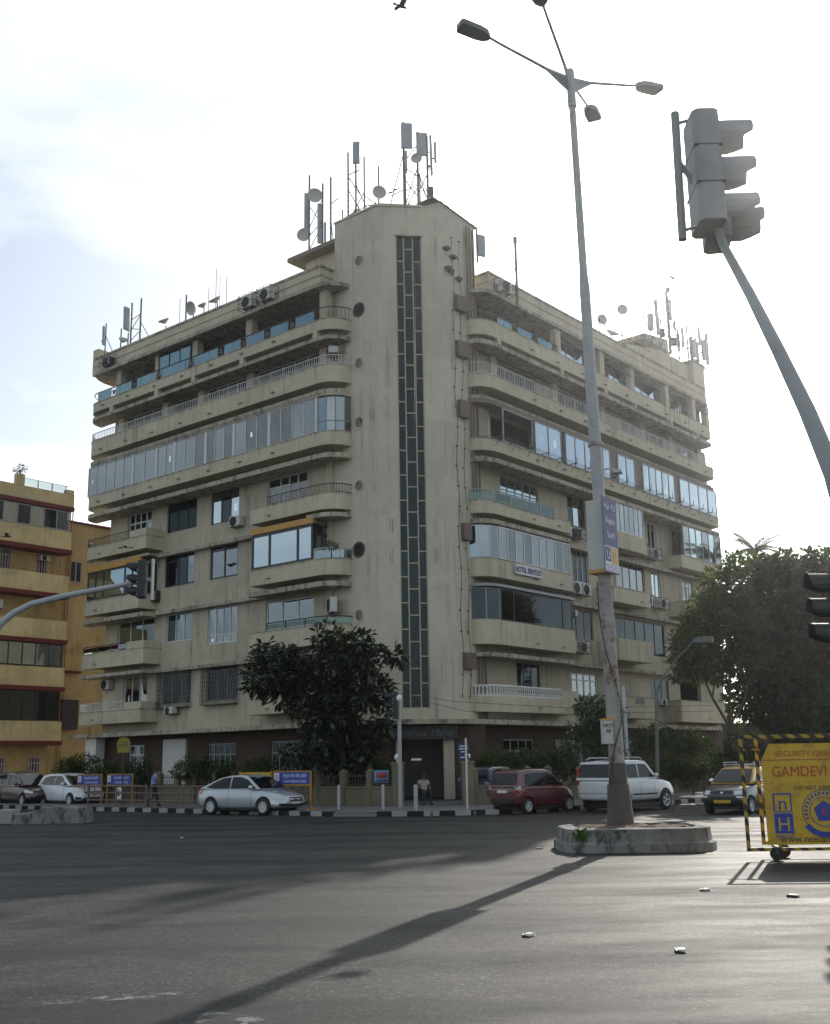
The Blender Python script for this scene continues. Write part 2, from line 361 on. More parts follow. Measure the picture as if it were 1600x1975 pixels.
def glass_rail(F, P, z0, z1, parent, gm='g_green', step=1.1, post='dark_rail', top=.03):
    S = resample(P, step); mb = MB(F)
    for p in S: mb.box(p[0]-.025, p[0]+.025, p[1]-.025, p[1]+.025, z0, z1)
    mb.path([(p[0], p[1], z1) for p in resample(P, .3)], top, 6); mb.obj('handrail', M[post], parent)
    for a, b in zip(S, S[1:]):
        MB(F).prism([(a[0], a[1]-.005), (b[0], b[1]-.005), (b[0], b[1]+.005), (a[0], a[1]+.005)], z0+.06, z1-.07).obj('glass_panel', M[gm], parent)

LC = dict(c0=1.25); RC = dict(c0=1.25, D0=.95)
# ---- shell ------------------------------------------------------------
MB().prism([(2.9,26.0),(2.9,7.2),(7.2,3.2),(34.3,3.2),(34.3,13),(14,26.0)], .2, 26.4).obj('room_core', M['room'], B)
LW, RW = 6.6, 6.6            # walls start at the tower sides
lw = {1:[(17.83,20.37,5.35,7.09),(13.88,16.44,5.34,7.25),(21.76,24.1,4.6,7.17),(8.6,10.9,5.3,7.0)],
      2:[(17.81,20.18,8.88,10.5),(13.97,16.45,8.44,10.5),(21.28,24.9,7.9,10.5),(8.06,11.7,7.8,10.35)],
      3:[(17.77,20.5,12.1,14.05),(14.02,16.4,12.08,14.03),(21.6,25.2,11.3,13.6),(7.6,11.4,11.3,13.6)],
      4:[(17.67,20.41,15.35,17.12),(14.0,16.4,15.24,17.1),(21.91,24.27,14.6,17.1),(8.61,11.68,14.6,17.05)],
      5:[(8,10.5,18.2,20.2),(12,14.8,18.2,20.2),(17,20,18.2,20.2),(22,25,18.2,20.2)],
      6:[(7.71,12.6,21.4,23.43),(13.54,17.0,21.4,23.43),(17.85,20.2,21.4,23.4),(21.37,25.0,21.4,23.43),(25.3,26.0,21.3,23.4)]}
zl = [3.88,7.3,10.6,14.0,17.2,20.6,23.5]
for f in range(1, 7): wall(FL, LW, 26.12, zl[f-1], zl[f], 1.25, 1.5, lw[f], 'stucco_wall')
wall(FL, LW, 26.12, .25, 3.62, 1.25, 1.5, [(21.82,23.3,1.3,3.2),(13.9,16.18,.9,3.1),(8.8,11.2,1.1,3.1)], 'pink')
rw = {1:[(9.62,11.81,4.5,6.94),(14.93,17.77,5.0,6.7),(24.0,26.5,5.0,6.8),(28,31,5,6.8)],
      2:[(8.6,13.0,7.8,10.2),(15.0,17.6,8.6,10.3),(20.2,26.4,8.2,10.3),(28,32,8.3,10.2)],
      3:[(8.0,13.0,11.2,13.5),(15.65,17.37,11.9,13.9),(20.6,24.2,11.9,13.9),(25.06,26.26,12.0,13.7),(29.4,31,12.0,13.7)],
      4:[(8.7,12.41,14.6,16.9),(15.37,17.4,15.2,17.0),(24.95,26.1,15.2,16.9),(28.3,29.8,15.0,16.9)],
      5:[(8,12,17.8,20.1),(14,18,17.8,20.1),(20,24,17.8,20.1),(26,31,17.8,20.1)],
      6:[(8.53,12.58,21.3,23.4),(14.67,19.2,21.3,23.3),(22.45,24.42,21.3,23.3),(25.2,28.2,21.3,23.3),(29.86,32.8,21.3,23.3)]}
for f in range(1, 7): wall(FR, RW, 34.5, zl[f-1], zl[f], 1.25, 1.5, rw[f], 'stucco_wall')
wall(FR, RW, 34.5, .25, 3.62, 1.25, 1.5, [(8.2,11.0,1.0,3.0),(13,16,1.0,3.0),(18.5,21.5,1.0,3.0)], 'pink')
for nm, F_, u1 in (('l', FL, 26.12), ('r', FR, 34.5)):
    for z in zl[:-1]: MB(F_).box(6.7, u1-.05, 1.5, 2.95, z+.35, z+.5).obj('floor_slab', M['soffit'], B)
MB(FL).box(25.9, 26.12, 1.5, 9, .25, 26.4).obj('end_wall', M['stucco_wall'], B)
MB(FR).box(34.3, 34.5, 1.5, 9, .25, 26.4).obj('end_wall', M['stucco_wall'], B)
MB(FL).box(6.62, 7.0, 1.02, 1.25, 3.9, 26.4).obj('pilaster', M['stucco_wall'], B)
# ---- stair tower --------------------------------------------------------
A2, B2 = Vector((1.25, 3.583)), Vector((3.583, 1.25)); TE = (B2-A2).normalized(); TN = Vector((TE.y, -TE.x)); TN = TN if TN.dot(Vector((-1,-1))) > 0 else -TN
TM = (A2+B2)/2
FT = lambda s, d, z: (TM.x+TE.x*s-TN.x*d, TM.y+TE.y*s-TN.y*d, z)      # tower front: s along facet, d inward
wall(FT, -1.65, 1.65, 3.75, 30.5, 0, .35, [(-.62,.67,4.4,28.83)], 'stucco_tower', 'tower_front')
tw = MB(); tw.prism([(1.25,6.6),(1.25,3.583),(1.6,3.7),(1.6,6.6)], 3.75, 30.5); tw.prism([(3.583,1.25),(6.6,1.25),(6.6,1.6),(3.7,1.6)], 3.75, 30.5)
tw.prism([(1.6,6.59),(1.6,6.2),(6.2,6.2),(6.2,1.6),(6.59,1.6),(6.59,6.59)], 3.75, 30.4); tw.obj('tower_shaft', M['stucco_tower'], B)
MB().prism([(1.3,6.55),(1.3,3.6),(3.6,1.3),(6.55,1.3),(6.55,6.55)], 29.8, 30.1).obj('tower_roof', M['ledge'], B)
cp = MB(); cp.ring([(1.19,6.62),(1.19,3.56),(2.88,1.87)], [(1.45,6.62),(1.45,3.67),(3.05,2.07)], 30.5, 30.6); cp.obj('tower_coping', M['stucco_tower'], B)
# raised sheet roof on the right of the tower top
pw = [(2.93,1.90),(3.583,1.25),(6.6,1.25),(6.6,1.5),(3.7,1.5),(3.1,2.1)]
MB().prism(pw, 30.5, [30.55,30.84,30.58,30.58,30.84,30.58]).obj('raised_parapet', M['stucco_tower'], B)
rr = MB()
for k in range(14):
    f = k/13; x = 3.1+f*3.6; zt = 30.62+(.24 if f < .2 else .24-(f-.2)*.36); rr.box(x-.15, x+.15, 1.15+.02*(k%2), 2.2, zt-.03, zt+.03*random.random())
rr.obj('corrugated_sheet', M['antenna_pole'], B)
# strip window: three columns of staggered panes
M['stained'] = stucco('stained_concrete', (.12,.12,.10), streak=.8, mould=.6)
M['glow_in'] = simple('stair_inside', (.05,.06,.06), .9)  # plain dark lining behind the strip window, not emissive
tf = MB(FT); S3 = [-.60,-.21,.26,.65]
for s in (-.60,-.21,.26,.65): tf.box(s-.03 if s > -.6 else s-.02, s+.03 if s < .65 else s+.02, .10, .18, 4.4, 28.83)
cols = [[4.4]+[5.62+1.284*k for k in range(18)]+[28.83], [4.4]+[5.02+1.284*k for k in range(19)]+[28.83], [4.4]+[5.60+1.284*k for k in range(18)]+[28.83]]
for cidx, zz in enumerate(cols):
    for z in zz[1:-1]: tf.box(S3[cidx]+.03, S3[cidx+1]-.03, .105, .175, z-.028, z+.028)
    tf.box(S3[cidx]+.03, S3[cidx+1]-.03, .105, .175, 4.4, 4.46)
M['tower_frame'] = metal_paint('tower_frame', (.44,.38,.25), .5)
tfo = tf.obj('tower_window', M['tower_frame'], B)
for cidx, zz in enumerate(cols):
    for za, zb in zip(zz, zz[1:]):
        if zb-za < .15: continue
        j = random.uniform(-.012, .012); a, b = S3[cidx]+.03, S3[cidx+1]-.03
        MB(FT).add([(a,.13+j,za+.03),(b,.13-j,za+.03),(b,.13-j,zb-.03),(a,.13+j,zb-.03),(a,.14+j,za+.03),(b,.14-j,za+.03),(b,.14-j,zb-.03),(a,.14+j,zb-.03)], [(0,1,2,3),(7,6,5,4),(0,4,5,1),(1,5,6,2),(2,6,7,3),(3,7,4,0)]).obj('pane', M['g_teal'], tfo)
MB(FT).box(-.72, .77, -.03, .1, 28.83, 28.9).obj('window_head', M['ledge'], B)
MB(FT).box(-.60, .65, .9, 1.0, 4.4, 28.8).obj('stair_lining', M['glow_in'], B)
for k, z in enumerate((27.79, 25.02, 22.07, 18.86, 15.53, 12.27, 8.98)):
    dark = k in (1, 5); r0 = .30 if not dark else .34
    po = MB().lathe([(r0+.06,.02),(r0+.07,-.035),(r0-.02,-.035),(r0-.05,.01)], (1.25, 4.82+.02*k, z), 'x', 24).obj('porthole', M['stucco_tower'] if not dark else M['dark_rail'], B, 40)
    MB().lathe([(.001,-.004),(r0-.03,-.004)], (1.25, 4.82+.02*k, z), 'x', 24).obj('porthole_disc', M['ledge'] if not dark else M['black'], po)
for z0, z1, x0, x1 in ((25.05,25.9,4.5,5.45),(22.5,23.35,4.52,5.45),(19.2,20.1,4.55,5.4),(12.75,13.6,4.6,5.25),(6.3,7.1,4.45,5.3)):
    MB().prism([(x0+.15,1.25),(x0+.15,1.02),(x1,.92),(x1,1.25)], z0, z1).obj('porthole_hood', M['hood'], B)
pp = MB()     # drain pipes and cables on the tower's right side
for x, r in ((5.75,.06),(6.0,.045),(6.3,.06)): pp.path([(x,1.12,3.9),(x+.02,1.12,12),(x-.03,1.12,22),(x,1.12,30.2)], r, 6)
pp.obj('drain_pipe', M['hood'], B)
cb = MB()
for x in (4.6, 5.2):
    pts = [(x+.1*math.sin(k*1.7+x), 1.225, 5+k*1.05) for k in range(24)]; cb.path(pts, .011, 4)
    for p in pts[::1]: cb.box(p[0]-.10, p[0]+.03, 1.19, 1.25, p[2]-.02, p[2]+.015)
cb.obj('service_cable', M['dark_rail'], B)
for x_, z_ in ((4.0,28.3),(4.55,28.0),(4.3,27.1),(5.0,26.9),(4.1,27.2)): MB().prism([(x_-.2,1.25),(x_+.2,1.25),(x_+.14,.98),(x_-.14,.98)], z_-.07, z_+.07).obj('broken_bracket', M['stained'], B)
pk = MB(FT)
for s0 in (-1.1,-.97,1.03,1.15):
    for za in (11.4,12.9): pk.box(s0-.02, s0+.02, -.01, .01, za, za+.75)
pk.obj('plaster_scar', M['ledge'], B)
# ---- roof ---------------------------------------------------------------
MB().prism([(2.0,26.1),(2.0,6.6),(6.6,6.6),(6.6,2.0),(34.4,2.0),(34.4,13),(14,26.1)], 26.41, 26.66).obj('roof_deck', M['ledge'], B)
ledge(FL, 5.4, 27.7, 26.46, 26.68, 1.25, 1.3, 2.0, 2.0, name='roof_eave'); ledge(FR, 5.65, 33.4, 26.42, 26.62, 1.25, .6, 2.0, 2.0, name='roof_eave')
def parapet(F, u0, u1, zb, z0):
    mb = MB(F); mb.ring([(u0,1.25),(u0,.28),(u1,.28),(u1,2)], [(u0+.22,1.25),(u0+.22,.5),(u1-.22,.5),(u1-.22,2)], zb, z0-.14)
    for z, p in ((z0-.6,.05),(z0-.56,.03)): mb.ring([(u0-p,1.25),(u0-p,.28-p),(u1+p,.28-p),(u1+p,2)], [(u0,1.25),(u0,.29),(u1,.29),(u1,2)], z, z+.04)
    o = mb.obj('roof_parapet', M['stucco'], B)
    MB(F).ring([(u0-.05,1.25),(u0-.05,.23),(u1+.05,.23),(u1+.05,2)], [(u0+.27,1.25),(u0+.27,.55),(u1-.27,.55),(u1-.27,2)], z0-.14, z0).obj('coping', M['ledge'], o)
parapet(FL, 6.7, 27.3, 26.68, 27.85); parapet(FR, 6.9, 33.0, 26.62, 27.85)
MB(FL).box(27.0, 27.55, .3, 2.4, 26.68, 28.45).obj('end_pier', M['stucco'], B)
MB(FR).prism([(31.6,.3),(33.2,.3)]+[(33.2+.75*math.sin(a),1.05-.75*math.cos(a)) for a in [k*math.pi/10 for k in range(1,11)]]+[(31.6,1.8)], 26.62, 29.5).obj('rounded_end_pier', M['stucco'], B)
MB(FR).prism([(31.4,.2),(33.2,.2)]+[(33.2+.85*math.sin(a),1.05-.85*math.cos(a)) for a in [k*math.pi/10 for k in range(1,11)]]+[(31.4,1.9)], 29.5, 29.62).obj('pier_cap', M['ledge'], B)
# stair head and water tank rooms on the roof
MB().prism([(2.6,10.2),(2.6,6.7),(6,6.7),(6,10.2)], 26.66, 29.9).obj('stair_head_room', M['stucco'], B)
MB().prism([(1.9,11.0),(1.9,6.7),(6.3,6.7),(6.3,11.0)], 29.9, 30.15).obj('stair_head_slab', M['soffit'], B)
MB(FR).prism([(22.4,.7),(28.9,.7),(28.9,4.5),(22.4,4.5)], 26.66, [28.3,29.6,29.6,28.3]).obj('tank_room', M['stucco'], B)
MB(FR).prism([(24.8,.45),(28.2,.45),(28.2,3),(24.8,3)], 29.3, [29.7,30.2,30.2,29.7]).obj('tank_room_slab', M['ledge'], B)
MB(FR).box(29.0, 31.4, .65, 3.5, 26.66, 29.3).obj('roof_room', M['stucco'], B)
# ---- ground canopy and entrance -----------------------------------------
can = [(-.08,27.5),(-.08,4.6),(.15,3.6),(.75,2.5),(1.6,1.55),(2.6,.75),(3.7,.32),(4.9,.2),(33.2,.2),(33.2,2),(6.7,2),(6.3,4),(4,6.4),(1.5,6.7),(1.5,27.5)]
MB().prism(can, 3.64, 3.86).obj('canopy', M['ledge'], B)
wall(FT, -3.3, 3.3, .2, 3.62, .15, .45, [(-.75,1.25,.2,3.1)], 'pink', 'entrance_wall')
MB(FT).box(-.95, -.75, -.12, .2, .2, 3.6).obj('entrance_jamb', M['stucco'], B); MB(FT).box(1.25, 1.75, -.12, .2, .2, 3.6).obj('entrance_jamb', M['stucco'], B)
MB(FT).box(-3.2, 3.2, 3.5, 3.7, .2, 3.6).obj('lobby_wall', M['room'], B)
MB(FT).box(.05, .5, 3.3, 3.4, 2.0, 2.1).obj('lobby_lamp', simple('lobby_tube', (.8,.8,.75), .5, emit=(1,.95,.85,.12)), B)
MB(FT).box(-1.15, 1.9, -.5, .05, 2.95, 3.55).obj('name_board', M['black'], B)
def text(s, size, m, parent, loc, rot, name='lettering', ext=.008, align='CENTER', shear=0, sx=1.0, bold=0.):
    cu = bpy.data.curves.new(name, 'FONT'); cu.body = s; cu.size = size; cu.extrude = ext; cu.align_x = align; cu.shear = shear; cu.resolution_u = 3; cu.offset = bold
    t = bpy.data.objects.new(name, cu); COL.objects.link(t); bpy.context.view_layer.update()
    me = bpy.data.meshes.new_from_object(t.evaluated_get(bpy.context.evaluated_depsgraph_get())); bpy.data.objects.remove(t); bpy.data.curves.remove(cu)
    o = link(name, me, parent, m); o.location = loc; o.rotation_euler = rot; o.scale = (sx, 1, 1); return o
def facet_text(s, size, m, F, u, d, z, flip, parent=B, **k):
    p = Vector(F(u, d, z)); a = Vector(F(u+1, d, z))-p; ang = math.atan2(a.y, a.x)+(math.pi if flip else 0)
    return text(s, size, m, parent, p, (R(90), 0, ang), **k)
M['dull_letter'] = simple('dull_letter', (.12,.12,.12), .5)
facet_text('Krishna', .46, M['dull_letter'], FT, -.32, -.52, 3.1, False, shear=.25); facet_text('Mahal', .46, M['dull_letter'], FT, 1.15, -.52, 3.1, False, shear=.25)
# ---- left street facade --------------------------------------------------
# top floor: open verandah
ledge(FL, 5.4, 27.65, 23.44, 23.64, 1.25, 1.25)
b7, p7 = balcony(FL, 5.4, 27.65, 23.97, 24.54, 1.25, 1.25)
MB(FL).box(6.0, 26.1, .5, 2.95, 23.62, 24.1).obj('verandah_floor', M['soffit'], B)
for u in (24.84, 20.29, 16.82, 12.6, 6.85): MB(FL).box(u-.17, u+.17, .003, .3, 23.64, 23.97).obj('slot_post', M['stucco'], B)
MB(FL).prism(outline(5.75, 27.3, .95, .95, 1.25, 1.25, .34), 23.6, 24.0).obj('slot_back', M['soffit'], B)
for u in (24.9, 20.9, 17.35, 12.6, 6.75): MB(FL).box(u-.24, u+.24, .5, .95, 24.1, 26.46).obj('column', M['stucco_wall'], B)
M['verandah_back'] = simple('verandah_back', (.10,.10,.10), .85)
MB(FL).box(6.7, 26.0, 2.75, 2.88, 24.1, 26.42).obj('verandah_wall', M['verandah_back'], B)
hr = resample(p7, .25)
mbp = MB(FL); mbp.path([(p[0], p[1]+.06, 25.22) for p in hr], .035, 6)
for p in resample(p7, 2.15): mbp.tube((p[0], p[1]+.06, 24.55), (p[0], p[1]+.06, 25.2), .022, 5)
hro = mbp.obj('handrail', M['dark_rail'], b7)
edges = [26.4,24.95,24.4,22.85,22.3,20.4,19.9,17.35,16.8,14.7,14.15,12.75,12.25,10.8,10.3,8.9,8.35,6.95]
for k, (a, b) in enumerate(zip(edges, edges[1:])):
    if k % 2 == 0: MB(FL).box(b, a, .05, .062, 24.58, 25.17).obj('glass_panel', M['g_blue'], b7)
    else:
        g = MB(FL); w_ = a-b
        for i in range(5):
            u = b+w_*(i+.5)/5; g.path([(u+.07*math.sin(t*1.5+i*2), .06, 24.57+.6*t/8) for t in range(9)], .014, 4)
        g.lathe([(.12,-.012),(.15,-.012),(.15,.012),(.12,.012)], ((a+b)/2, .06, 24.88), 'y', 14); g.obj('ornament_panel', M['dark_rail'], b7)
g = MB(FL)
for i in range(7):
    pts = [p for p in p7 if p[0] < 6.7]; rs = resample(pts, .22)
    if i < len(rs): p = rs[i]; g.path([(p[0]+.05*math.sin(t*1.6+i), p[1]+.06, 24.57+.6*t/8) for t in range(9)], .014, 4)
g.obj('ornament_panel', M['dark_rail'], b7)
window(FL, 17.6, 20.65, 24.6, 26.42, .42, 3, 'black_frame', 'g_blue', .05, curt=.0)
# sixth
ledge(FL, 5.4, 27.65, 20.5, 20.71, 1.25, 1.25)
b6, p6 = balcony(FL, 5.4, 27.65, 21.08, 22.02, 1.25, 1.25)
railing(FL, [(p[0], p[1]+.05) for p in p6], 22.05, 22.55, 'white_rail', b6, .16, .018)
for u in (25.1, 20.6, 17.25, 12.95, 7.2): MB(FL).box(u-.25, u+.25, .95, 1.247, 21.2, 23.44).obj('pillar', M['stucco'], B)
for a, b, n in ((7.71,12.6,5),(13.54,17.0,4),(21.37,25.0,4),(25.3,26.0,2)): window(FL, a, b, 21.4, 23.43, 1.34, n, 'white_frame', ('g_mid','g_dark'), .05, (22.9,), .5, ('curtain2','curtain3'))
# fifth: glazed all along
ledge(FL, 5.4, 27.65, 17.06, 17.30, 1.25, 1.25)
b5, p5 = balcony(FL, 5.4, 27.65, 17.72, 18.42, 1.25, 1.25)
ww = [6.75, 10.35, 13.2, 15.6, 18.4, 20.1, 22.4, 27.1]
for a, b in zip(ww, ww[1:]):
    window(FL, a+.05, b-.05, 18.47, 20.35, .10, max(2, round((b-a)/.93)), 'white_frame', ('g_mid','g_mid','g_clear'), .05, (), .85, ('curtain','curtain','curtain2'))
    MB(FL).box(a-.05, a+.05, .06, .18, 18.45, 20.4).obj('mullion_post', M['white_frame'], B)
railing(FL, [(6.9,.24),(27.0,.24)], 18.45, 18.98, 'white_rail', b5, .15, .016)
cpts = [(p[0], p[1]+.08) for p in p5 if p[0] < 6.68]; cpts = resample(cpts, .5)
path_glazing(FL, cpts, 18.47, 20.3, 'brown_frame', 'g_mid', rows=(19.0,), curt=.8, cm=('curtain','curtain2'))
MB(FL).prism(outline(5.4, 27.65, 1.25, 1.25, 1.25, 1.25, .03), 20.36, 20.5).obj('glazing_head', M['ledge'], B)
# fourth
bn4, pn4 = balcony(FL, 5.4, 11.64, 14.36, 15.18, 1.25, 0)
railing(FL, [(p[0], p[1]+.05) for p in pn4 if p[0] < 10.4]+[(10.4,.05)], 15.2, 15.68, 'dark_rail', bn4, .15, .013)
window(FL, 8.61, 11.68, 14.65, 17.05, 1.36, 4, 'white_frame', 'g_clear', .06, (16.5,), 0, widths=(0,.25,.47,.69,1))
curtain(FL, 8.7, 9.3, 14.7, 16.95, 1.5, 'curtain', B); curtain(FL, 11.0, 11.6, 14.7, 16.95, 1.5, 'curtain', B)
bf4, pf4 = balcony(FL, 20.7, 27.55, 14.38, 15.14, 0, 1.25)
MB(FL).ring([(20.7,1.25),(20.7,0),(22.35,0)], [(20.83,1.25),(20.83,.13),(22.35,.13)], 15.19, 15.6).obj('raised_parapet', M['stucco'], bf4)
railing(FL, [(22.4,.06)]+[(p[0], p[1]+.05) for p in pf4 if p[0] > 22.5], 15.16, 15.66, 'dark_rail', bf4, .15, .014)
window(FL, 21.95, 24.25, 14.7, 17.1, 1.36, 4, 'white_frame', ('g_dark','g_mid'), .09, (16.45,), .2)
window(FL, 17.7, 20.4, 15.38, 17.1, 1.36, 3, 'black_frame', 'g_teal', .04, (), .5, 'curtain2')
window(FL, 14.02, 16.38, 15.27, 17.08, 1.36, 3, 'black_frame', ('g_sky','g_sky','g_dark'), .05, (16.75,), .3)
ledge(FL, 5.4, 7.4, 13.98, 14.2, 1.25, 0); ledge(FL, 11.64, 20.7, 13.9, 14.1, 0, 0, off=.85); ledge(FL, 20.7, 27.55, 13.98, 14.12, 0, 1.25, off=.2)
# third: black framed picture windows under orange fascias
bn3, pn3 = balcony(FL, 5.4, 11.6, 11.03, 11.82, 1.25, 0)
window(FL, 6.95, 11.52, 11.87, 13.72, .06, 3, 'black_frame', 'g_sky', .13, (), 0, widths=(0,.24,.7,1), name='picture_window')
MB(FL).box(6.9, 11.6, -.04, .12, 13.74, 14.06).obj('orange_fascia', M['orange'], B)
MB(FL).box(6.9, 11.6, .12, 1.25, 13.76, 13.9).obj('enclosure_roof', M['soffit'], B)
MB(FL).box(11.5, 11.58, .12, 1.25, 11.85, 13.75).obj('enclosure_side', M['black_frame'], B)
window(lambda u, d, z: (u, 6.95+d, z), .15, 1.2, 11.87, 13.72, 0, 2, 'black_frame', ('g_dark','g_mid'), .1, (13.2,), .5, 'curtain2')
glass_rail(FL, [(p[0], p[1]+.05) for p in pn3 if p[0] < 6.7]+[(6.85,.05)], 11.84, 12.38, bn3, 'g_mid', .8, 'white_rail')
ledge(FL, 5.4, 11.64, 10.47, 10.72, 1.25, 0); ledge(FL, 11.64, 20.7, 10.5, 10.7, 0, 0, off=.85); ledge(FL, 20.7, 27.55, 10.42, 10.66, 0, 1.25)
bf3, pf3 = balcony(FL, 21.2, 27.5, 10.92, 11.76, 0, 1.25)
window(FL, 21.3, 26.5, 11.86, 13.55, .06, 5, 'black_frame', 'g_sky', .09, (), 0, widths=(0,.13,.27,.68,.84,1), name='picture_window')
MB(FL).box(21.2, 26.6, -.04, .12, 13.58, 13.96).obj('orange_fascia', M['orange'], B)
MB(FL).box(21.2, 26.6, .12, 1.25, 13.6, 13.8).obj('enclosure_roof', M['soffit'], B); MB(FL).box(21.22, 21.3, .12, 1.25, 11.8, 13.6).obj('enclosure_side', M['black_frame'], B)
glass_rail(FL, [(26.6,.06)]+[(p[0], p[1]+.05) for p in pf3 if p[0] > 26.6], 11.8, 12.35, bf3, 'g_green', .7, 'white_rail')
window(FL, 17.8, 20.47, 12.13, 14.03, 1.36, 3, 'black_frame', ('g_mid','g_dark'), .09, (), .5, 'curtain2', widths=(0,.28,.56,1)); window(FL, 14.05, 16.37, 12.1, 14.0, 1.36, 2, 'black_frame', 'g_mid', .09, (13.7,), .6, 'curtain2')
# second
bn2, pn2 = balcony(FL, 5.4, 11.6, 7.6, 8.55, 1.25, 0)
glass_rail(FL, [(p[0], p[1]+.06) for p in pn2 if p[0] < 10.3]+[(10.3,.06)], 8.6, 8.98, bn2, 'g_green', 1.6)
window(FL, 8.1, 11.68, 7.85, 10.33, 1.36, 3, 'white_frame', 'g_mid', .08, (), 1, 'curtain')
ledge(FL, 5.4, 11.64, 7.16, 7.36, 1.25, 0); ledge(FL, 11.64, 20.6, 7.16, 7.34, 0, 0, off=.8); ledge(FL, 20.6, 27.5, 7.14, 7.32, 0, 1.25)
bf2, pf2 = balcony(FL, 20.57, 27.5, 7.68, 8.55, 0, 1.25)
MB(FL).ring([(20.57,1.25),(20.57,0),(22.2,0)], [(20.7,1.25),(20.7,.13),(22.2,.13)], 8.6, 9.0).obj('raised_parapet', M['stucco'], bf2)
glass_rail(FL, [(22.25,.06)]+[(p[0], p[1]+.05) for p in pf2 if p[0] > 22.5], 8.6, 9.0, bf2, 'g_mid', 1.5)
window(FL, 21.32, 24.86, 7.95, 10.48, 1.36, 3, 'white_frame', ('g_mid','g_clear'), .06, (), .9, 'curtain'); window(FL, 17.84, 20.15, 8.9, 10.48, 1.36, 3, 'white_frame', ('g_dark','g_mid'), .05, (), .6, 'curtain2'); window(FL, 14.0, 16.42, 8.46, 10.48, 1.34, 4, 'white_frame', 'g_mid', .06, (8.95,), 1, 'curtain')
# first
bn1, pn1 = balcony(FL, 5.4, 11.6, 4.4, 5.15, 1.25, 0)
bf1, pf1 = balcony(FL, 20.62, 27.5, 4.4, 5.1, 0, 1.25)
MB(FL).ring([(20.62,1.25),(20.62,0),(22.25,0)], [(20.75,1.25),(20.75,.13),(22.25,.13)], 5.15, 5.55).obj('raised_parapet', M['stucco'], bf1)
railing(FL, [(22.3,.06)]+[(p[0], p[1]+.05) for p in pf1 if p[0] > 22.4], 5.14, 5.62, 'white_rail', bf1, .17, .022)
window(FL, 21.8, 24.06, 4.65, 7.13, 1.36, 3, 'white_frame', 'g_mid', .07, (), 1, 'curtain'); window(FL, 8.62, 10.88, 5.32, 6.98, 1.36, 3, 'white_frame', 'g_mid', .06, (), .8)
for a, b in ((17.83,20.37),(13.88,16.44)):      # grilled windows
    w_ = window(FL, a+.02, b-.02, 5.36, 7.05, 1.38, 3, 'grey_frame', 'g_dark', .05, (), .5, 'curtain3'); g = MB(FL)
    for k in range(17): u = a-.1+(b-a+.2)*k/16; g.box(u-.01, u+.01, .9, .92, 5.15, 7.15)
    for z in [5.15+.25*k for k in range(9)]:
        g.box(a-.1, b+.1, .9, .915, z-.01, z+.01); g.box(a-.1, a-.085, .9, 1.25, z-.01, z+.01); g.box(b+.085, b+.1, .9, 1.25, z-.01, z+.01)
    for u in (a-.1, b+.085):
        for dd in (1.0,1.1,1.2): g.box(u, u+.015, dd-.01, dd+.01, 5.15, 7.15)
    g.box(a-.1, b+.1, .9, 1.25, 5.12, 5.15); g.obj('window_grille', M['dark_rail'], w_)
# ground floor
window(FL, 21.85, 23.28, 1.32, 3.15, 1.36, 3, 'white_frame', ('g_clear','g_dark'), .06, (2.6,), .2); window(FL, 13.92, 16.16, .95, 3.08, 1.36, 5, 'grey_frame', 'g_dark', .06, (2.5,), .4); window(FL, 8.82, 11.18, 1.12, 3.08, 1.36, 4, 'grey_frame', 'g_dark', .06, (2.5,), .3)
MB(FL).box(17.9, 19.9, 1.1, 1.3, .9, 3.4).obj('white_panel', M['white'], B); MB(FL).box(25.2, 26.3, .3, .9, .3, 3.62).obj('canopy_column', M['white'], B)
# ---- right street facade ---------------------------------------------------
ledge(FR, 5.65, 33.3, 23.44, 23.68, 1.25, .4, .95)
b7, p7 = balcony(FR, 5.65, 33.2, 23.95, 24.78, 1.25, .4, .95)
MB(FR).box(6.8, 33, .5, 2.95, 23.62, 24.08).obj('verandah_floor', M['soffit'], B)
MB(FR).prism(outline(6.0, 33.0, .95, .3, .95, 1.25, .34), 23.62, 23.98).obj('slot_back', M['soffit'], B)
for u in (7.36, 13.56, 18.48, 22.18, 26.98, 30.91): MB(FR).box(u-.15, u+.15, .003, .3, 23.68, 23.95).obj('slot_post', M['stucco'], B)
for u in (13.5, 18.45, 22.2, 26.95, 30.9, 33.0): MB(FR).box(u-.25, u+.25, .16, .55, 24.1, 26.42).obj('column', M['stucco'], B)
MB(FR).box(6.8, 33.5, 2.75, 2.88, 24.08, 26.42).obj('verandah_wall', M['verandah_back'], B)
mbp = MB(FR); pr = [(p[0], p[1]+.06) for p in p7 if p[0] < 13.3]+[(13.2,.06)]
mbp.path([(p[0], p[1], 25.28) for p in resample(pr, .25)], .035, 6)
for p in resample(pr, .55): mbp.tube((p[0], p[1], 24.8), (p[0], p[1], 25.27), .018, 5)
mbp.obj('handrail', M['dark_rail'], b7)
for a, b in ((7.3,8.6),(9.2,10.6),(11.2,12.6)): MB(FR).box(a, b, .05, .062, 24.84, 25.22).obj('glass_panel', M['g_blue'], b7)
for a, b in ((8.65,9.15),(10.65,11.15),(12.65,13.15)):
    g = MB(FR)
    for i in range(6): u = a+(b-a)*(i+.5)/6; g.path([(u+.04*math.sin(t*1.5+i), .06, 24.8+.46*t/6) for t in range(7)], .014, 4)
    g.obj('ornament_panel', M['dark_rail'], b7)
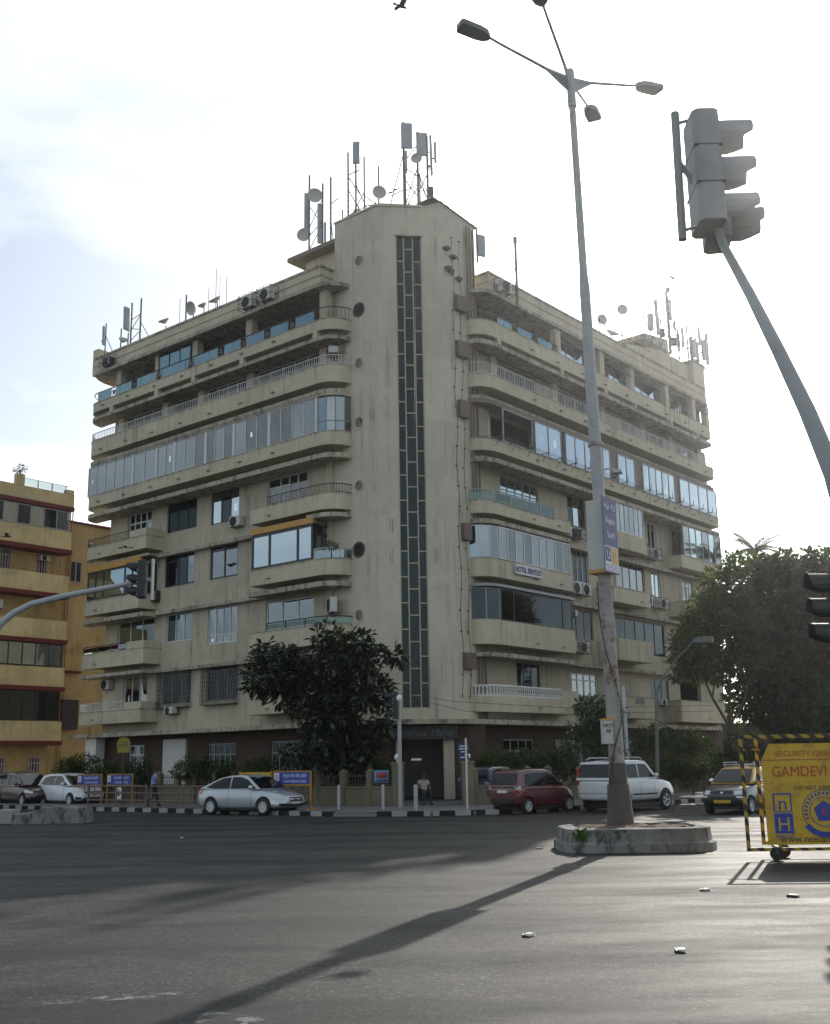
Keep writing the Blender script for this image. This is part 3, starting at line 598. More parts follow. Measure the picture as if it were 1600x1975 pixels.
for a, b, g in ((14.0,16.9,'g_sky'),(19.9,21.9,'g_sky'),(23.2,26.0,'g_sky'),(28.9,29.9,'g_sky'),(31.2,32.7,'g_sky')):
    window(FR, a, b, 24.85, 26.1, .62, 3, 'black_frame', g, .05, (), 0)
    MB(FR).prism([(a-.1,.1),(b+.2,.1),(b+.2,.7),(a-.1,.7)], [26.1,25.75,26.15,26.15], [26.16,25.82,26.2,26.2]).obj('rolled_blind', M['curtain3'], B)
ledge(FR, 5.65, 33.3, 20.42, 20.6, 1.25, .4, .95, off=.25)
b6, p6 = balcony(FR, 5.65, 33.3, 21.03, 21.72, 1.25, .4, .95)
railing(FR, [(p[0], p[1]+.05) for p in p6], 21.75, 22.38, 'white_rail', b6, .16, .018)
for u in (8.1, 14.2, 19.6, 24.7, 28.6, 32.9): MB(FR).box(u-.25, u+.25, .95, 1.247, 21.2, 23.44).obj('pillar', M['stucco'], B)
for a, b, n in ((8.55,12.56,4),(14.69,19.18,4),(22.47,24.4,2),(25.2,28.2,3),(29.86,32.8,3)): window(FR, a, b, 21.35, 23.28, 1.34, n, 'white_frame', ('g_mid','g_dark','g_sky'), .05, (), .6, ('curtain','curtain2'))
ledge(FR, 5.65, 33.5, 16.98, 17.22, 1.25, .4, .95)
b5, p5 = balcony(FR, 5.65, 33.5, 17.58, 18.2, 1.25, .4, .95)
rk = MB(FR)        # flower rack of steel angles hung on the fifth-floor parapet
for d in (-.45,-.3,-.15): rk.path([(7.0,d,18.32),(33.3,d,18.32)], .012, 4)
for k in range(19):
    u = 6.6+k*1.45; rk.box(u-.015, u+.015, -.48, .1, 18.27, 18.31); rk.box(u-.015, u+.015, -.49, -.46, 18.27, 18.62); rk.path([(u,-.44,18.28),(u,-.02,17.85)], .014, 4)
rk.path([(5.9,.45,18.3),(6.2,.0,18.3),(6.6,-.35,18.3),(7.1,-.46,18.3)], .02, 4); rk.obj('flower_rack', M['dark_rail'], b5)
for a, b, n, g, c in ((7.5,10.3,1,None,0),(10.5,13.2,2,'g_sky',.2),(13.6,16.75,3,'g_sky',.2),(16.9,18.6,2,'g_sky',.4),(19.5,21.6,2,'g_sky',.2),(22.6,26.95,5,'g_sky',.2),(27.65,33.2,4,'g_sky',.2)):
    window(FR, a, b, 18.3, 20.15, .10, n, 'grey_frame', g, .06, (), c, 'curtain')
for a, b in ((18.65,19.45),(21.65,22.55),(27.0,27.6)): MB(FR).box(a, b, .12, .2, 18.25, 20.2).obj('infill_panel', M['hood'], B)
MB(FR).box(5.9, 7.4, .9, 1.0, 18.2, 20.4).obj('side_wall', M['stucco'], B); MB(FR).box(6.4, 7.2, .84, .9, 18.3, 19.9).obj('door_leaf', M['brown_frame'], B)
MB(FR).prism(outline(5.65, 33.4, 1.25, .4, .95, 1.25, .12), 20.18, 20.42).obj('glazing_head', M['soffit'], B)
# fourth
bn4, pn4 = balcony(FR, 5.5, 13.6, 14.22, 14.88, 1.25, 0, .95)
glass_rail(FR, [(p[0], p[1]-.03) for p in pn4 if p[0] < 11.9]+[(11.9,-.03)], 14.75, 15.45, bn4, 'g_green', 1.3, 'steel')
window(FR, 8.72, 12.39, 14.65, 16.88, 1.36, 5, 'grey_frame', 'g_sky', .05, (16.2,), .4, 'curtain2'); window(FR, 15.39, 17.38, 15.22, 16.98, 1.36, 3, 'brown_frame', ('g_sky','g_dark'), .05, (), .3)
MB(FR).box(18.75, 22.3, .0, 1.25, 14.2, 15.2).obj('bay', M['stucco'], B); window(FR, 18.8, 22.2, 15.22, 17.05, .08, 6, 'white_frame', 'g_mid', .06, (), .9, 'curtain')
bt4, pt4 = balcony(FR, 27.0, 33.4, 14.02, 14.82, 0, .4); window(FR, 27.6, 33.3, 14.86, 16.95, .1, 6, 'grey_frame', ('g_mid','g_sky'), .06, (), .8, 'curtain')
window(FR, 24.97, 26.08, 15.22, 16.88, 1.36, 2, 'white_frame', 'g_sky', .05, (), 0); window(FR, 28.3, 29.8, 15.02, 16.88, 1.36, 2, 'grey_frame', 'g_dark', .05, (), 0)
ledge(FR, 5.5, 13.6, 13.70, 13.93, 1.25, 0, .95); ledge(FR, 13.6, 33.3, 13.72, 13.9, 0, 0, off=.75)
# third: enclosed balcony with the hotel sign
bn3, pn3 = balcony(FR, 5.4, 13.55, 10.95, 11.88, 1.25, 0, .95)
gp = [(p[0], p[1]+.08) for p in pn3 if p[0] < 6.7]; gp = resample(gp, .55)
path_glazing(FR, gp, 11.92, 13.6, 'white_frame', 'g_mid', curt=.9, cm=('curtain','curtain2'))
window(FR, 6.75, 13.45, 11.92, 13.62, .08, 9, 'white_frame', ('g_mid','g_mid','g_clear'), .06, (), .8, ('curtain','curtain2'))
window(FR, 15.67, 17.35, 11.95, 13.88, 1.36, 3, 'white_frame', 'g_dark', .05, (), .8, 'curtain2'); window(FR, 20.62, 24.18, 11.95, 13.88, 1.36, 4, 'brown_frame', ('g_dark','g_mid'), .05, (), .6, 'curtain'); window(FR, 25.08, 26.24, 12.05, 13.68, 1.36, 2, 'white_frame', 'g_sky', .06, (), 0); window(FR, 29.4, 31, 12.05, 13.68, 1.36, 3, 'white_frame', 'g_mid', .06, (13.2,), .5)
sg = MB(FR).box(7.85, 10.2, -.16, -.06, 11.28, 11.80).obj('hotel_sign', M['white'], B)
facet_text('HOTEL BENTLEY', .40, simple('blue_letter', (.02,.03,.16), .5), FR, 9.02, -.165, 11.40, False, sg, sx=.80, bold=.012)
b2n, p2n = balcony(FR, 18.0, 22.35, 10.88, 11.75, 0, 0); b3n, p3n = balcony(FR, 27.2, 33.4, 10.9, 11.8, 0, .4)
ledge(FR, 5.4, 13.5, 10.46, 10.6, 1.25, 0, .95, off=-.1, m='grey_frame', name='tin_awning'); ledge(FR, 13.5, 33.3, 10.42, 10.6, 0, 0, off=.75)
# second: dark glazing
bn2, pn2 = balcony(FR, 5.4, 13.5, 7.56, 8.78, 1.25, 0, .95, cope=0)
gp = resample([(p[0], p[1]+.08) for p in pn2 if p[0] < 6.7], .75)
path_glazing(FR, gp, 8.8, 10.4, 'grey_frame', 'g_dark', curt=.3, cm='curtain2'); window(FR, 6.72, 13.4, 8.8, 10.42, .08, 3, 'black_frame', 'g_dark', .06, (), .0, widths=(0,.17,.86,1))
window(FR, 15.02, 17.58, 8.62, 10.28, 1.36, 3, 'brown_frame', 'g_dark', .05, (), .4, 'curtain3'); window(FR, 20.22, 26.38, 8.22, 10.28, 1.36, 5, 'black_frame', 'g_dark', .05, (), .2, 'curtain3')
b22, p22 = balcony(FR, 18.3, 22.3, 7.52, 8.76, 0, 0, cope=0); b23, p23 = balcony(FR, 27.2, 33.4, 7.6, 8.5, 0, .4)
ledge(FR, 5.4, 13.5, 6.95, 7.15, 1.25, 0, .95); ledge(FR, 13.5, 33.3, 6.98, 7.15, 0, 0, off=.7)
# first: white balustrade
bn1, pn1 = balcony(FR, 5.4, 13.45, 4.25, 5.02, 1.25, 0, .95, cope=0)
ba = [(p[0], p[1]+.07) for p in pn1 if p[0] < 11.9]+[(11.9,.07)]
mbb = MB(FR); mbb.path([(p[0], p[1], 5.52) for p in resample(ba, .25)], .06, 6); mbb.path([(p[0], p[1], 5.05) for p in resample(ba, .25)], .05, 6)
for p in resample(ba, .19): mbb.lathe([(.03,.0),(.055,.12),(.03,.22),(.045,.36),(.035,.46)], (p[0], p[1], 5.04), 'z', 6)
mbb.obj('balustrade', M['white'], bn1); MB(FR).box(11.95, 13.45, 0, .13, 5.02, 5.5).obj('raised_parapet', M['stucco'], bn1)
window(FR, 9.64, 11.79, 4.55, 6.92, 1.36, 3, 'black_frame', 'g_dark', .05, (), .6, 'curtain2'); window(FR, 14.95, 17.75, 5.02, 6.68, 1.36, 4, 'white_frame', 'g_mid', .08, (6.3,), .3, 'curtain3'); window(FR, 24.02, 26.48, 5.02, 6.78, 1.36, 3, 'grey_frame', 'g_dark', .05, (), .2)
b21, p21 = balcony(FR, 18.6, 22.1, 4.2, 5.4, 0, 0); g = MB(FR)
b31, p31 = balcony(FR, 25.6, 33.4, 4.1, 5.4, 0, .4)
for k in range(7): g.box(19.8+k*.16, 19.87+k*.16, -.01, .02, 5.0, 5.34)
g.obj('pierced_screen', M['black'], b21)
for a, b in ((8.22,10.98),(13.02,15.98),(18.52,21.48)): window(FR, a, b, 1.02, 2.98, 1.36, 4, 'grey_frame', 'g_dark', .06, (2.4,), .2)
# ------------------------------------------------------------------ ground, road, pavement
def asphalt():
    """old city asphalt: patches, polished tracks, tar, cracks, stone chips"""
    m, n, b = nodes('asphalt'); P = nnode(n, 'ShaderNodeNewGeometry').outputs['Position']
    base = ramp(n, noise(n, P, .13, 6, .62), [(.3, (.008,.0095,.011)), (.7, (.018,.019,.0195))])
    tr = nnode(n, 'ShaderNodeTexWave'); tr.inputs['Scale'].default_value = .11; tr.inputs['Distortion'].default_value = 5.5; tr.inputs['Detail'].default_value = 5; tr.inputs['Detail Scale'].default_value = .5; tr.bands_direction = 'Y'; n.links.new(P, tr.inputs['Vector'])
    col = mixc(n, ramp(n, tr.outputs['Fac'], [(.35, (0,0,0)), (.9, (.7,.7,.7))]), base, (.032,.033,.0335))
    pt_ = ramp(n, noise(n, P, .42, 7, .7, (.45, 1.5, 1)), [(.47, (0,0,0)), (.53, (.8,.8,.8))]); col = mixc(n, pt_, col, (.037,.0375,.037))
    tar = ramp(n, noise(n, P, .7, 7, .7, (.4, 1.6, 1)), [(.57, (0,0,0)), (.64, (.75,.75,.75))]); col = mixc(n, tar, col, (.012,.0128,.0135))
    oil = ramp(n, noise(n, P, .9, 3, .5), [(.66, (0,0,0)), (.74, (.6,.6,.6))]); col = mixc(n, oil, col, (.016,.016,.017))
    cv = nnode(n, 'ShaderNodeTexVoronoi', feature='DISTANCE_TO_EDGE'); cv.inputs['Scale'].default_value = .33; wb = nnode(n, 'ShaderNodeMix', data_type='VECTOR'); wb.inputs[0].default_value = .35; nc = nnode(n, 'ShaderNodeTexNoise'); nc.inputs['Scale'].default_value = 1.1; nc.inputs['Detail'].default_value = 6
    n.links.new(P, nc.inputs['Vector']); n.links.new(P, wb.inputs[4]); n.links.new(nc.outputs['Color'], wb.inputs[5]); n.links.new(wb.outputs[1], cv.inputs['Vector'])
    ck = ramp(n, cv.outputs['Distance'], [(.0, (.8,.8,.8)), (.008, (0,0,0))]); cm_ = mixc(n, 1., ck, ramp(n, noise(n, P, .2, 3, .5), [(.48, (0,0,0)), (.56, (1,1,1))]), 'MULTIPLY'); col = mixc(n, cm_, col, (.012,.012,.012))
    vo = nnode(n, 'ShaderNodeTexVoronoi'); vo.inputs['Scale'].default_value = 32; n.links.new(P, vo.inputs['Vector']); sv = nnode(n, 'ShaderNodeSeparateColor'); n.links.new(vo.outputs['Color'], sv.inputs[0])
    chip = ramp(n, sv.outputs[0], [(.0, (.38,.38,.39)), (.5, (.92,.92,.92)), (.86, (1.2,1.18,1.14)), (1., (2.8,2.7,2.5))]); col = mixc(n, 1.0, col, chip, 'MULTIPLY')
    pit = ramp(n, noise(n, P, 15, 5, .8), [(.58, (0,0,0)), (.64, (.85,.85,.85))]); col = mixc(n, pit, col, (.011,.011,.012))
    n.links.new(col, b.inputs['Base Color']); b.inputs['Specular IOR Level'].default_value = .22
    n.links.new(ramp(n, noise(n, P, .5, 6, .65, (.5, 1.4, 1)), [(.3, (.56,.56,.56)), (.7, (.80,.80,.80))]), b.inputs['Roughness'])
    hh = nnode(n, 'ShaderNodeMath', operation='MULTIPLY_ADD'); hh.inputs[1].default_value = .5; n.links.new(vo.outputs['Distance'], hh.inputs[0]); n.links.new(noise(n, P, 70, 4, .7), hh.inputs[2]); bump(n, b, hh.outputs[0], .5, .006)
    return m
M['asphalt'] = asphalt()
road = MB().add([(-400,-60,0),(400,-60,0),(400,900,0),(-400,900,0)], [(0,1,2,3)]).obj('road', M['asphalt']); tag(road, kind='structure')
M['pave'] = stucco('paving', (.15,.15,.15), streak=0, blotch=.4, grain=.4); M['kerb_w'] = stucco('kerb_white', (.34,.335,.32), streak=.3, grain=.3); M['kerb_b'] = stucco('kerb_black', (.02,.02,.022), streak=0, grain=.3); M['kerb_g'] = stucco('kerb_grey', (.22,.21,.20), streak=.3)
kerb = [(-8.1,70),(-8.1,.2),(-8.05,-2.3),(-7.3,-4.3),(-6.5,-5.7),(-5.4,-6.8),(-3.6,-7.6),(-1,-8.2),(3,-8.9),(8,-9.2),(95,-9.2)]
kw = [bw(*p) for p in kerb]
pav = MB().prism([(p.x, p.y) for p in kw]+[tuple(bw(95,60).xy), tuple(bw(40,70).xy)], -.1, .15).obj('pavement', M['pave']); tag(pav, kind='structure')
KP = resample([(p.x, p.y) for p in kw], .57); kn = 0; kmesh = {}
for a, b in zip(KP, KP[1:]):
    v = Vector(b)-Vector(a); mid = (Vector(a)+Vector(b))/2; 
    if mid.y > 62 or mid.x > 32: continue
    kn += 1; ramp_ = -3.0 < mid.x < -1.4 and mid.y < 43; k = 'kerb_g' if ramp_ else ('kerb_w', 'kerb_b')[kn % 2]
    if k not in kmesh:
        kmesh[k] = MB().box(-.28, .28, -.16, .03, -.05, .175).mesh('kerb_stone'); kmesh[k].materials.append(M[k])
    o = bpy.data.objects.new('kerb_stone', kmesh[k]); COL.objects.link(o); o.parent = pav
    o.location = (mid.x, mid.y, -.09 if ramp_ else random.uniform(-.012, .008)); o.rotation_euler = (0, 0, math.atan2(v.y, v.x)+random.uniform(-.02, .02)+math.pi)
# lane wear and painted crossing remnants
def worn_paint():
    m, n, b = nodes('worn_paint'); P = nnode(n, 'ShaderNodeNewGeometry').outputs['Position']; b.inputs['Base Color'].default_value = (.19,.19,.185,1); b.inputs['Roughness'].default_value = .7
    a = ramp(n, noise(n, P, 5, 7, .75), [(.50, (0,0,0)), (.58, (.75,.75,.75))]); n.links.new(a, b.inputs['Alpha']); return m
M['faded'] = worn_paint()
for i, (x0, y0, x1, y1, wd) in enumerate(((-1.75,9.0,-1.05,8.55,.22),(-3.1,9.6,-1.9,9.9,.1),(-9.0,33.0,-3.0,31.4,.12),(-13,37.2,-9.2,36.4,.10),(7.5,30.5,16.0,33.5,.14))):
    d = Vector((x1-x0, y1-y0)).normalized()*wd; o = MB().add([(x0-d.y,y0+d.x,.004),(x0+d.y,y0-d.x,.004),(x1+d.y,y1-d.x,.004),(x1-d.y,y1+d.x,.004)], [(0,1,2,3)]).obj('worn_marking', M['faded'], road)
# road studs
M['stud'] = metal_paint('stud_white', (.70,.69,.62), .35)
for i, (x, y, lab) in enumerate(((2.57,24.86,'white road stud on the asphalt just left of the concrete island'),(4.07,16.6,'white road stud between the yellow barricade shadow and the island'),(1.15,12.66,'largest white road stud on the asphalt in the middle foreground'),(2.53,11.5,'white road stud lying nearest the bottom right foreground'),(-6.37,30.5,'white scrap on the asphalt before the silver sedan'),(5.03,15.7,'road stud inside the shadow of the yellow barricade'))):
    t = thing('road_stud', lab, 'road stud', (x, y, 0), R(15+i*23), 'studs on the road')
    MB().prism([(-.075,-.05),(.075,-.05),(.075,.05),(-.075,.05)], 0, [.006,.006,.03,.03]).obj('base', M['black'], t); MB().box(-.06, .06, -.045, .03, .012, .036).obj('reflector', M['stud'], t)
# ------------------------------------------------------------------ compound wall
M['cw'] = stucco('compound_wall', (.19,.17,.115), streak=.8, blotch=.5, dirt=(.06,.055,.045))  # cream wall darkened, street-level shade put into its base colour
def cwall(pts, label, n_p, rails=True, h=.72, skip=(), tall=()):
    P = [bw(*p) for p in pts]; t = thing('compound_wall', label, 'wall', P[0]); L0 = P[0]
    mb = MB(); mc = MB()
    for a, b in zip(P, P[1:]):
        d = (b-a); d.z = 0; L = d.length; d.normalize(); nrm = Vector((-d.y, d.x, 0))*.11; a_, b_ = a-L0, b-L0
        mb.prism([tuple((a_+nrm).xy), tuple((b_+nrm).xy), tuple((b_-nrm).xy), tuple((a_-nrm).xy)], .1, .15+h)
        n2 = nrm*1.35; mc.prism([tuple((a_+n2).xy), tuple((b_+n2).xy), tuple((b_-n2).xy), tuple((a_-n2).xy)], .15+h, .23+h)
    mb.obj('base_wall', M['cw'], t); mc.obj('coping', M['cw'], t)
    pp_ = resample([tuple((p-L0).xy) for p in P], n_p)
    for i, p in enumerate(pp_):
        w2, hh = (.2, 1.72) if i in tall else (.13, 1.38)
        pm = MB().box(-w2, w2, -w2, w2, .12, .15+hh); pm.prism([(-w2*1.15,-w2*1.15),(w2*1.15,-w2*1.15),(w2*1.15,w2*1.15),(-w2*1.15,w2*1.15)], .15+hh, .2+hh)
        v = [(-w2,-w2,.2+hh),(w2,-w2,.2+hh),(w2,w2,.2+hh),(-w2,w2,.2+hh),(0,0,.3+hh)]; pm.add(v, [(0,1,4),(1,2,4),(2,3,4),(3,0,4),(3,2,1,0)])
        pm.obj('pillar', M['cw'], t, loc=(p[0], p[1], 0), rot=(0, 0, BA))
    if rails:
        rl = MB()
        for a, b in zip(pp_, pp_[1:]):
            for z in (1.0, 1.35): rl.tube((a[0],a[1],z+.02), (b[0],b[1],z+.02), .02, 5)
            for q in resample([a, b], .16)[1:-1]: rl.tube((q[0],q[1],.9), (q[0],q[1],1.5), .011, 4)
        rl.obj('railing', M['dark_rail'], t)
    return t
cwall([(-2.4,30),(-2.6,3.6)], 'long low cream compound wall with short pillars along the left street', 1.45)
cwall([(-3.2,3.3),(-2.66,-.83)], 'short stained compound wall beside the left gate pillar, small blue sign on it', 1.39)
cwall([(-.75,-3.3),(.6,-3.9),(34,-3.9)], 'compound wall running behind the red car and white jeep', 1.6)
M['globe'] = simple('globe', (.75,.75,.72), .3)
for i, ((x, y), lab) in enumerate((((-2.66,-.83), 'left gate pillar of the entrance with a white globe lamp'), ((-.95,-3.13), 'right gate pillar of the entrance with a white globe lamp'))):
    p = bw(x, y); t = thing('gate_pillar', lab, 'pillar', p, BA-R(45), 'entrance gate pillars')
    MB().box(-.24,.24,-.24,.24,.1,1.82).obj('shaft', M['cw'], t, bevel=.015); MB().box(-.28,.28,-.28,.28,1.82,1.92).obj('cap', M['cw'], t)
    g = MB().lathe([(.04,1.92),(.05,1.99)]+[(.14*math.sin(a), 2.12-.14*math.cos(a)) for a in [math.pi*k/10 for k in range(1, 10)]]+[(.001,2.26)], (0,0,0), 'z', 16).obj('globe', M['globe'], t, 60)
# ------------------------------------------------------------------ concrete island and street lamp
M['conc'] = stucco('island_concrete', (.27,.265,.25), streak=.9, blotch=1.1, dirt=(.045,.045,.045), grain=.9, mould=.8)
M['soil'] = stucco('soil', (.13,.09,.06), streak=0, blotch=.6, grain=1)
isl = thing('concrete_island', 'weathered concrete traffic island around the lamp post foot', 'traffic island', (4.55,24.6,0))
def rrect(w, d, r, n=8):
    P = []
    for cx, cy, a0 in ((w-r,d-r,0),(-w+r,d-r,90),(-w+r,-d+r,180),(w-r,-d+r,270)):
        P += [(cx+r*math.cos(R(a0+90*k/n)), cy+r*math.sin(R(a0+90*k/n))) for k in range(n+1)]
    return P
def island(w, d, r, seed, z):
    rr = random.Random(seed); o = [(x*(1+rr.uniform(-.006,.006)), y*(1+rr.uniform(-.01,.01))) for x, y in rrect(w, d, r, 2)]; return o
o0, o1, o2, i0 = island(1.62,1.25,.6,1,0), island(1.55,1.18,.56,2,0), island(1.52,1.15,.55,3,0), island(1.25,.9,.4,4,0)
mb = MB(); n_ = len(o0); V = []
for P, z in ((o0,0),(o0,.17),(o1,.21),(o2,.46),(i0,.48),(i0,.3)): V += [(p[0], p[1], z+random.uniform(-.008,.008)) for p in P]
mb.add(V, [(k*n_+i, k*n_+(i+1)%n_, (k+1)*n_+(i+1)%n_, (k+1)*n_+i) for k in range(5) for i in range(n_)]); mb.obj('rim', M['conc'], isl, 25)
so = MB(); nn = 14; V = [(x/nn*2.7-1.35+random.uniform(-.03,.03), y/nn*2-1+random.uniform(-.03,.03), .40+.10*random.random()) for x in range(nn+1) for y in range(nn+1)]
so.add([v if (abs(v[0])/1.32)**3+(abs(v[1])/.98)**3 < 1 else (v[0]*.92, v[1]*.92, .3) for v in V], [(x*(nn+1)+y, (x+1)*(nn+1)+y, (x+1)*(nn+1)+y+1, x*(nn+1)+y+1) for x in range(nn) for y in range(nn)]).obj('soil', M['soil'], isl)
pl = MB()          # small green weed at the island's left corner
for k in range(26):
    a = random.uniform(0, 6.28); L = random.uniform(.08,.22); x0, y0 = -1.32+random.uniform(-.09,.09), -1.16; z0 = .30+random.uniform(-.06,.1)
    tip = (x0+L*math.cos(a)*.7, y0-abs(L*math.sin(a))*.6, z0+L*.6); pl.add([(x0-.02,y0,z0),(x0+.02,y0,z0),(tip[0]+.03,tip[1],tip[2]),(tip[0]-.02,tip[1],tip[2]+.02)], [(0,1,2,3)])
M['weed'] = simple('weed_green', (.06,.13,.015), .5); weed = pl.obj('weed', M['weed']); weed.location = (4.55,24.6,0); tag(weed, 'bright green weed growing from the side of the concrete island', 'weed')
lamp = thing('street_lamp', 'tall grey four-armed street lamp rising from the concrete island', 'street lamp', (4.42,25.19,.4)); lamp.rotation_euler = (0, -.0124, 0); lamp.scale = (1, 1, 1.014)
M['pole'] = metal_paint('lamp_grey', (.34,.36,.37), .5, .25); M['pole_rust'] = metal_paint('lamp_rust', (.34,.33,.31), .7, .95, .8)
M['plinth'] = stucco('plinth_concrete', (.11,.098,.088), streak=.6, blotch=.8, grain=1.2)
pf = MB().lathe([(.31,0),(.285,.25),(.245,.9),(.23,.92)], n=10); pf.v = [(x+random.uniform(-.012,.012), y+random.uniform(-.012,.012), z) for x, y, z in pf.v]; pf.obj('plinth', M['plinth'], lamp, 50)
MB().lathe([(.205,.9),(.20,1.35),(.19,1.37)], n=14).obj('collar', M['plinth'], lamp, 50)
MB().lathe([(.175,1.2),(.155,5.6)], n=18).obj('lower_pole', M['pole_rust'], lamp, 60)
MB().lathe([(.15,5.6),(.14,9.5),(.13,12.6),(.10,13.0),(.085,17.6)], n=18).obj('shaft', M['pole'], lamp, 40)
MB().lathe([(.11,17.55),(.11,18.55),(.085,18.62)], n=16).obj('head_sleeve', M['pole'], lamp, 40)
M['lamp_head'] = metal_paint('lamp_head', (.12,.135,.14), .5)
for i, (dx, dy) in enumerate(((-2.2,-1.0),(-.98,-2.3),(2.2,1.35),(1.0,2.6))):
    v = Vector((dx, dy, 0)); v = v.normalized(); L = 2.35; a = v.orthogonal().normalized() if False else Vector((-v.y, v.x, 0))
    ar = MB().path([(v.x*.1,v.y*.1,18.3),(v.x*1,v.y*1,18.55),(v.x*2,v.y*2,18.82),(v.x*L,v.y*L,18.93)], [.045,.036,.032,.03], 8).obj('arm', M['pole'], lamp, 50)
    g = MB(); q = [(v*.1+Vector((0,0,18.0)), v*.1+Vector((0,0,18.42)), v*.75+Vector((0,0,18.5)), v*.75+Vector((0,0,18.46)))]
    for s in (-.012, .012): pass
    g.add([tuple(p+a*.02) for p in q[0]]+[tuple(p-a*.02) for p in q[0]], [(0,1,2,3),(7,6,5,4),(0,4,5,1),(1,5,6,2),(2,6,7,3),(3,7,4,0)]); g.obj('gusset', M['pole'], ar)
    hd = MB(lambda x, y, z: tuple(v*(L+x)+a*y+Vector((0,0,18.93+z+x*.13)))); hd.prism([(-.02,-.05),(.1,-.16),(.3,-.2),(.8,-.2),(.84,-.12),(.84,.12),(.8,.2),(.3,.2),(.1,.16),(-.02,.05)], -.06, .08); hd.obj('luminaire', M['lamp_head'], ar, bevel=.012)
# advertising box and meter box on the lamp pole
ad = thing('advertising_box', 'grey advertising box with blue banner strapped round the lamp post', 'sign box', (4.34,25.12,6.05), R(-36))
M['adgrey'] = metal_paint('ad_grey', (.46,.47,.44), .55)
MB().box(-.26,.22,-.26,.24,.08,1.72).obj('box', M['adgrey'], ad, bevel=.012); MB().box(-.27,.23,-.27,.25,0,.08).obj('base_tray', M['orange'], ad)
M['adblue'] = simple('banner_blue', (.035,.04,.17), .5); M['adwhite'] = simple('banner_white', (.62,.64,.72), .5); M['adyel'] = simple('banner_yellow', (.62,.33,.04), .5)
bn = MB().box(.23,.245,-.42,.30,-.02,1.76).obj('banner', M['adblue'], ad)
MB().box(.245,.248,-.40,.28,.02,.60).obj('banner_foot', M['adwhite'], bn); MB().box(.248,.251,-.06,.26,.20,.58).obj('logo_yellow', M['adyel'], bn); MB().box(.248,.251,-.38,-.10,.24,.58).obj('logo_blue', M['adblue'], bn)
for k, s_ in enumerate(('Har Pal','Aapke','Saath')): text(s_, .23, M['adwhite'], bn, (.248, -.06, 1.46-k*.33), (R(90), 0, R(90)), sx=.82)
text('U', .28, M['white'], bn, (.253, .10, .29), (R(90), 0, R(90))); text('U', .26, M['adwhite'], bn, (.253, -.24, .30), (R(90), 0, R(90)))
for k in range(3): MB().box(.248,.250,-.36,.22,.05+.05*k,.065+.05*k).obj('text_line', M['adblue'], bn)
fl = fl_ = thing('floodlight', 'small floodlight clamped on the lamp post above the banner', 'floodlight', (4.66,25.05,8.45), R(10))
MB().prism([(-.05,-.15),(.25,-.2),(.36,0),(.25,.2),(-.05,.15)], -.02, [.12,.06,.03,.06,.12]).obj('body', M['adgrey'], fl); MB().path([(-.28,.1,.1),(-.15,.05,.16),(0,0,.08)], .025, 6).obj('bracket', M['pole_rust'], fl)
fl_.scale = (.7,.7,.7)
for z in (8.62, 2.4, 2.7): MB().lathe([(.18,0),(.18,.1)], (0,0,z), 'z', 14).obj('clamp', M['pole_rust'], lamp)
mbx = thing('meter_box', 'small grey meter box numbered 50 on the lamp post', 'box', (4.19,25.0,2.2), R(8))
MB().box(-.12,.11,-.1,.1,0,.52).obj('case', M['adgrey'], mbx, bevel=.01); MB().box(-.13,.12,-.11,.11,.52,.56).obj('lid', M['orange'], mbx)
text('NOT', .11, M['black'], mbx, (0,-.104,.37), (R(90),0,0)); text('50', .11, M['black'], mbx, (0,-.104,.25), (R(90),0,0))
wr = MB().path([(-.19,-.1,5.4),(-.2,-.12,4.6),(-.12,-.2,3.8),(.04,-.21,3.2),(.14,-.18,2.7),(.12,-.2,2.2),(.0,-.22,1.9),(-.12,-.2,1.5),(-.22,-.16,.9)], .014, 5).obj('power_cable', M['cable'], lamp)
# ------------------------------------------------------------------ painted concrete divider at left
dv = thing('road_divider', 'broken concrete road divider with black and white painted end, left foreground', 'divider', (-13.3,40.5,0), R(-2))
for k, (x0, x1, m) in enumerate(((-3.9,-2.75,'kerb_w'),(-2.73,-1.62,'kerb_b'),(-1.6,-1.05,'kerb_w'))):
    MB().prism([(x0,-.45),(x1,-.45),(x1,.35),(x0,.35)], 0, .50).obj('block', M[m], dv, bevel=.04)
bk = MB(); N_ = 12; V = []
for k in range(N_+1):
    f = k/N_; x = -1.04+f*2.6; h = .36+.24*min(1, f*1.6)-.04*math.sin(f*9); w_ = .42+.04*math.sin(f*7)
    V += [(x+random.uniform(-.03,.03), -w_*1.12, 0), (x, -w_*1.1, .12), (x, -w_+random.uniform(-.03,.03), h-.05), (x, -w_+.12, h), (x, w_-.12, h), (x, w_, 0)]
bk.add(V, [(k*6+i, k*6+6+i, k*6+7+i, k*6+1+i) for k in range(N_) for i in range(5)]+[(0,1,2,3,4,5), tuple(N_*6+i for i in range(5,-1,-1))]); bk.obj('broken_block', M['conc'], dv)
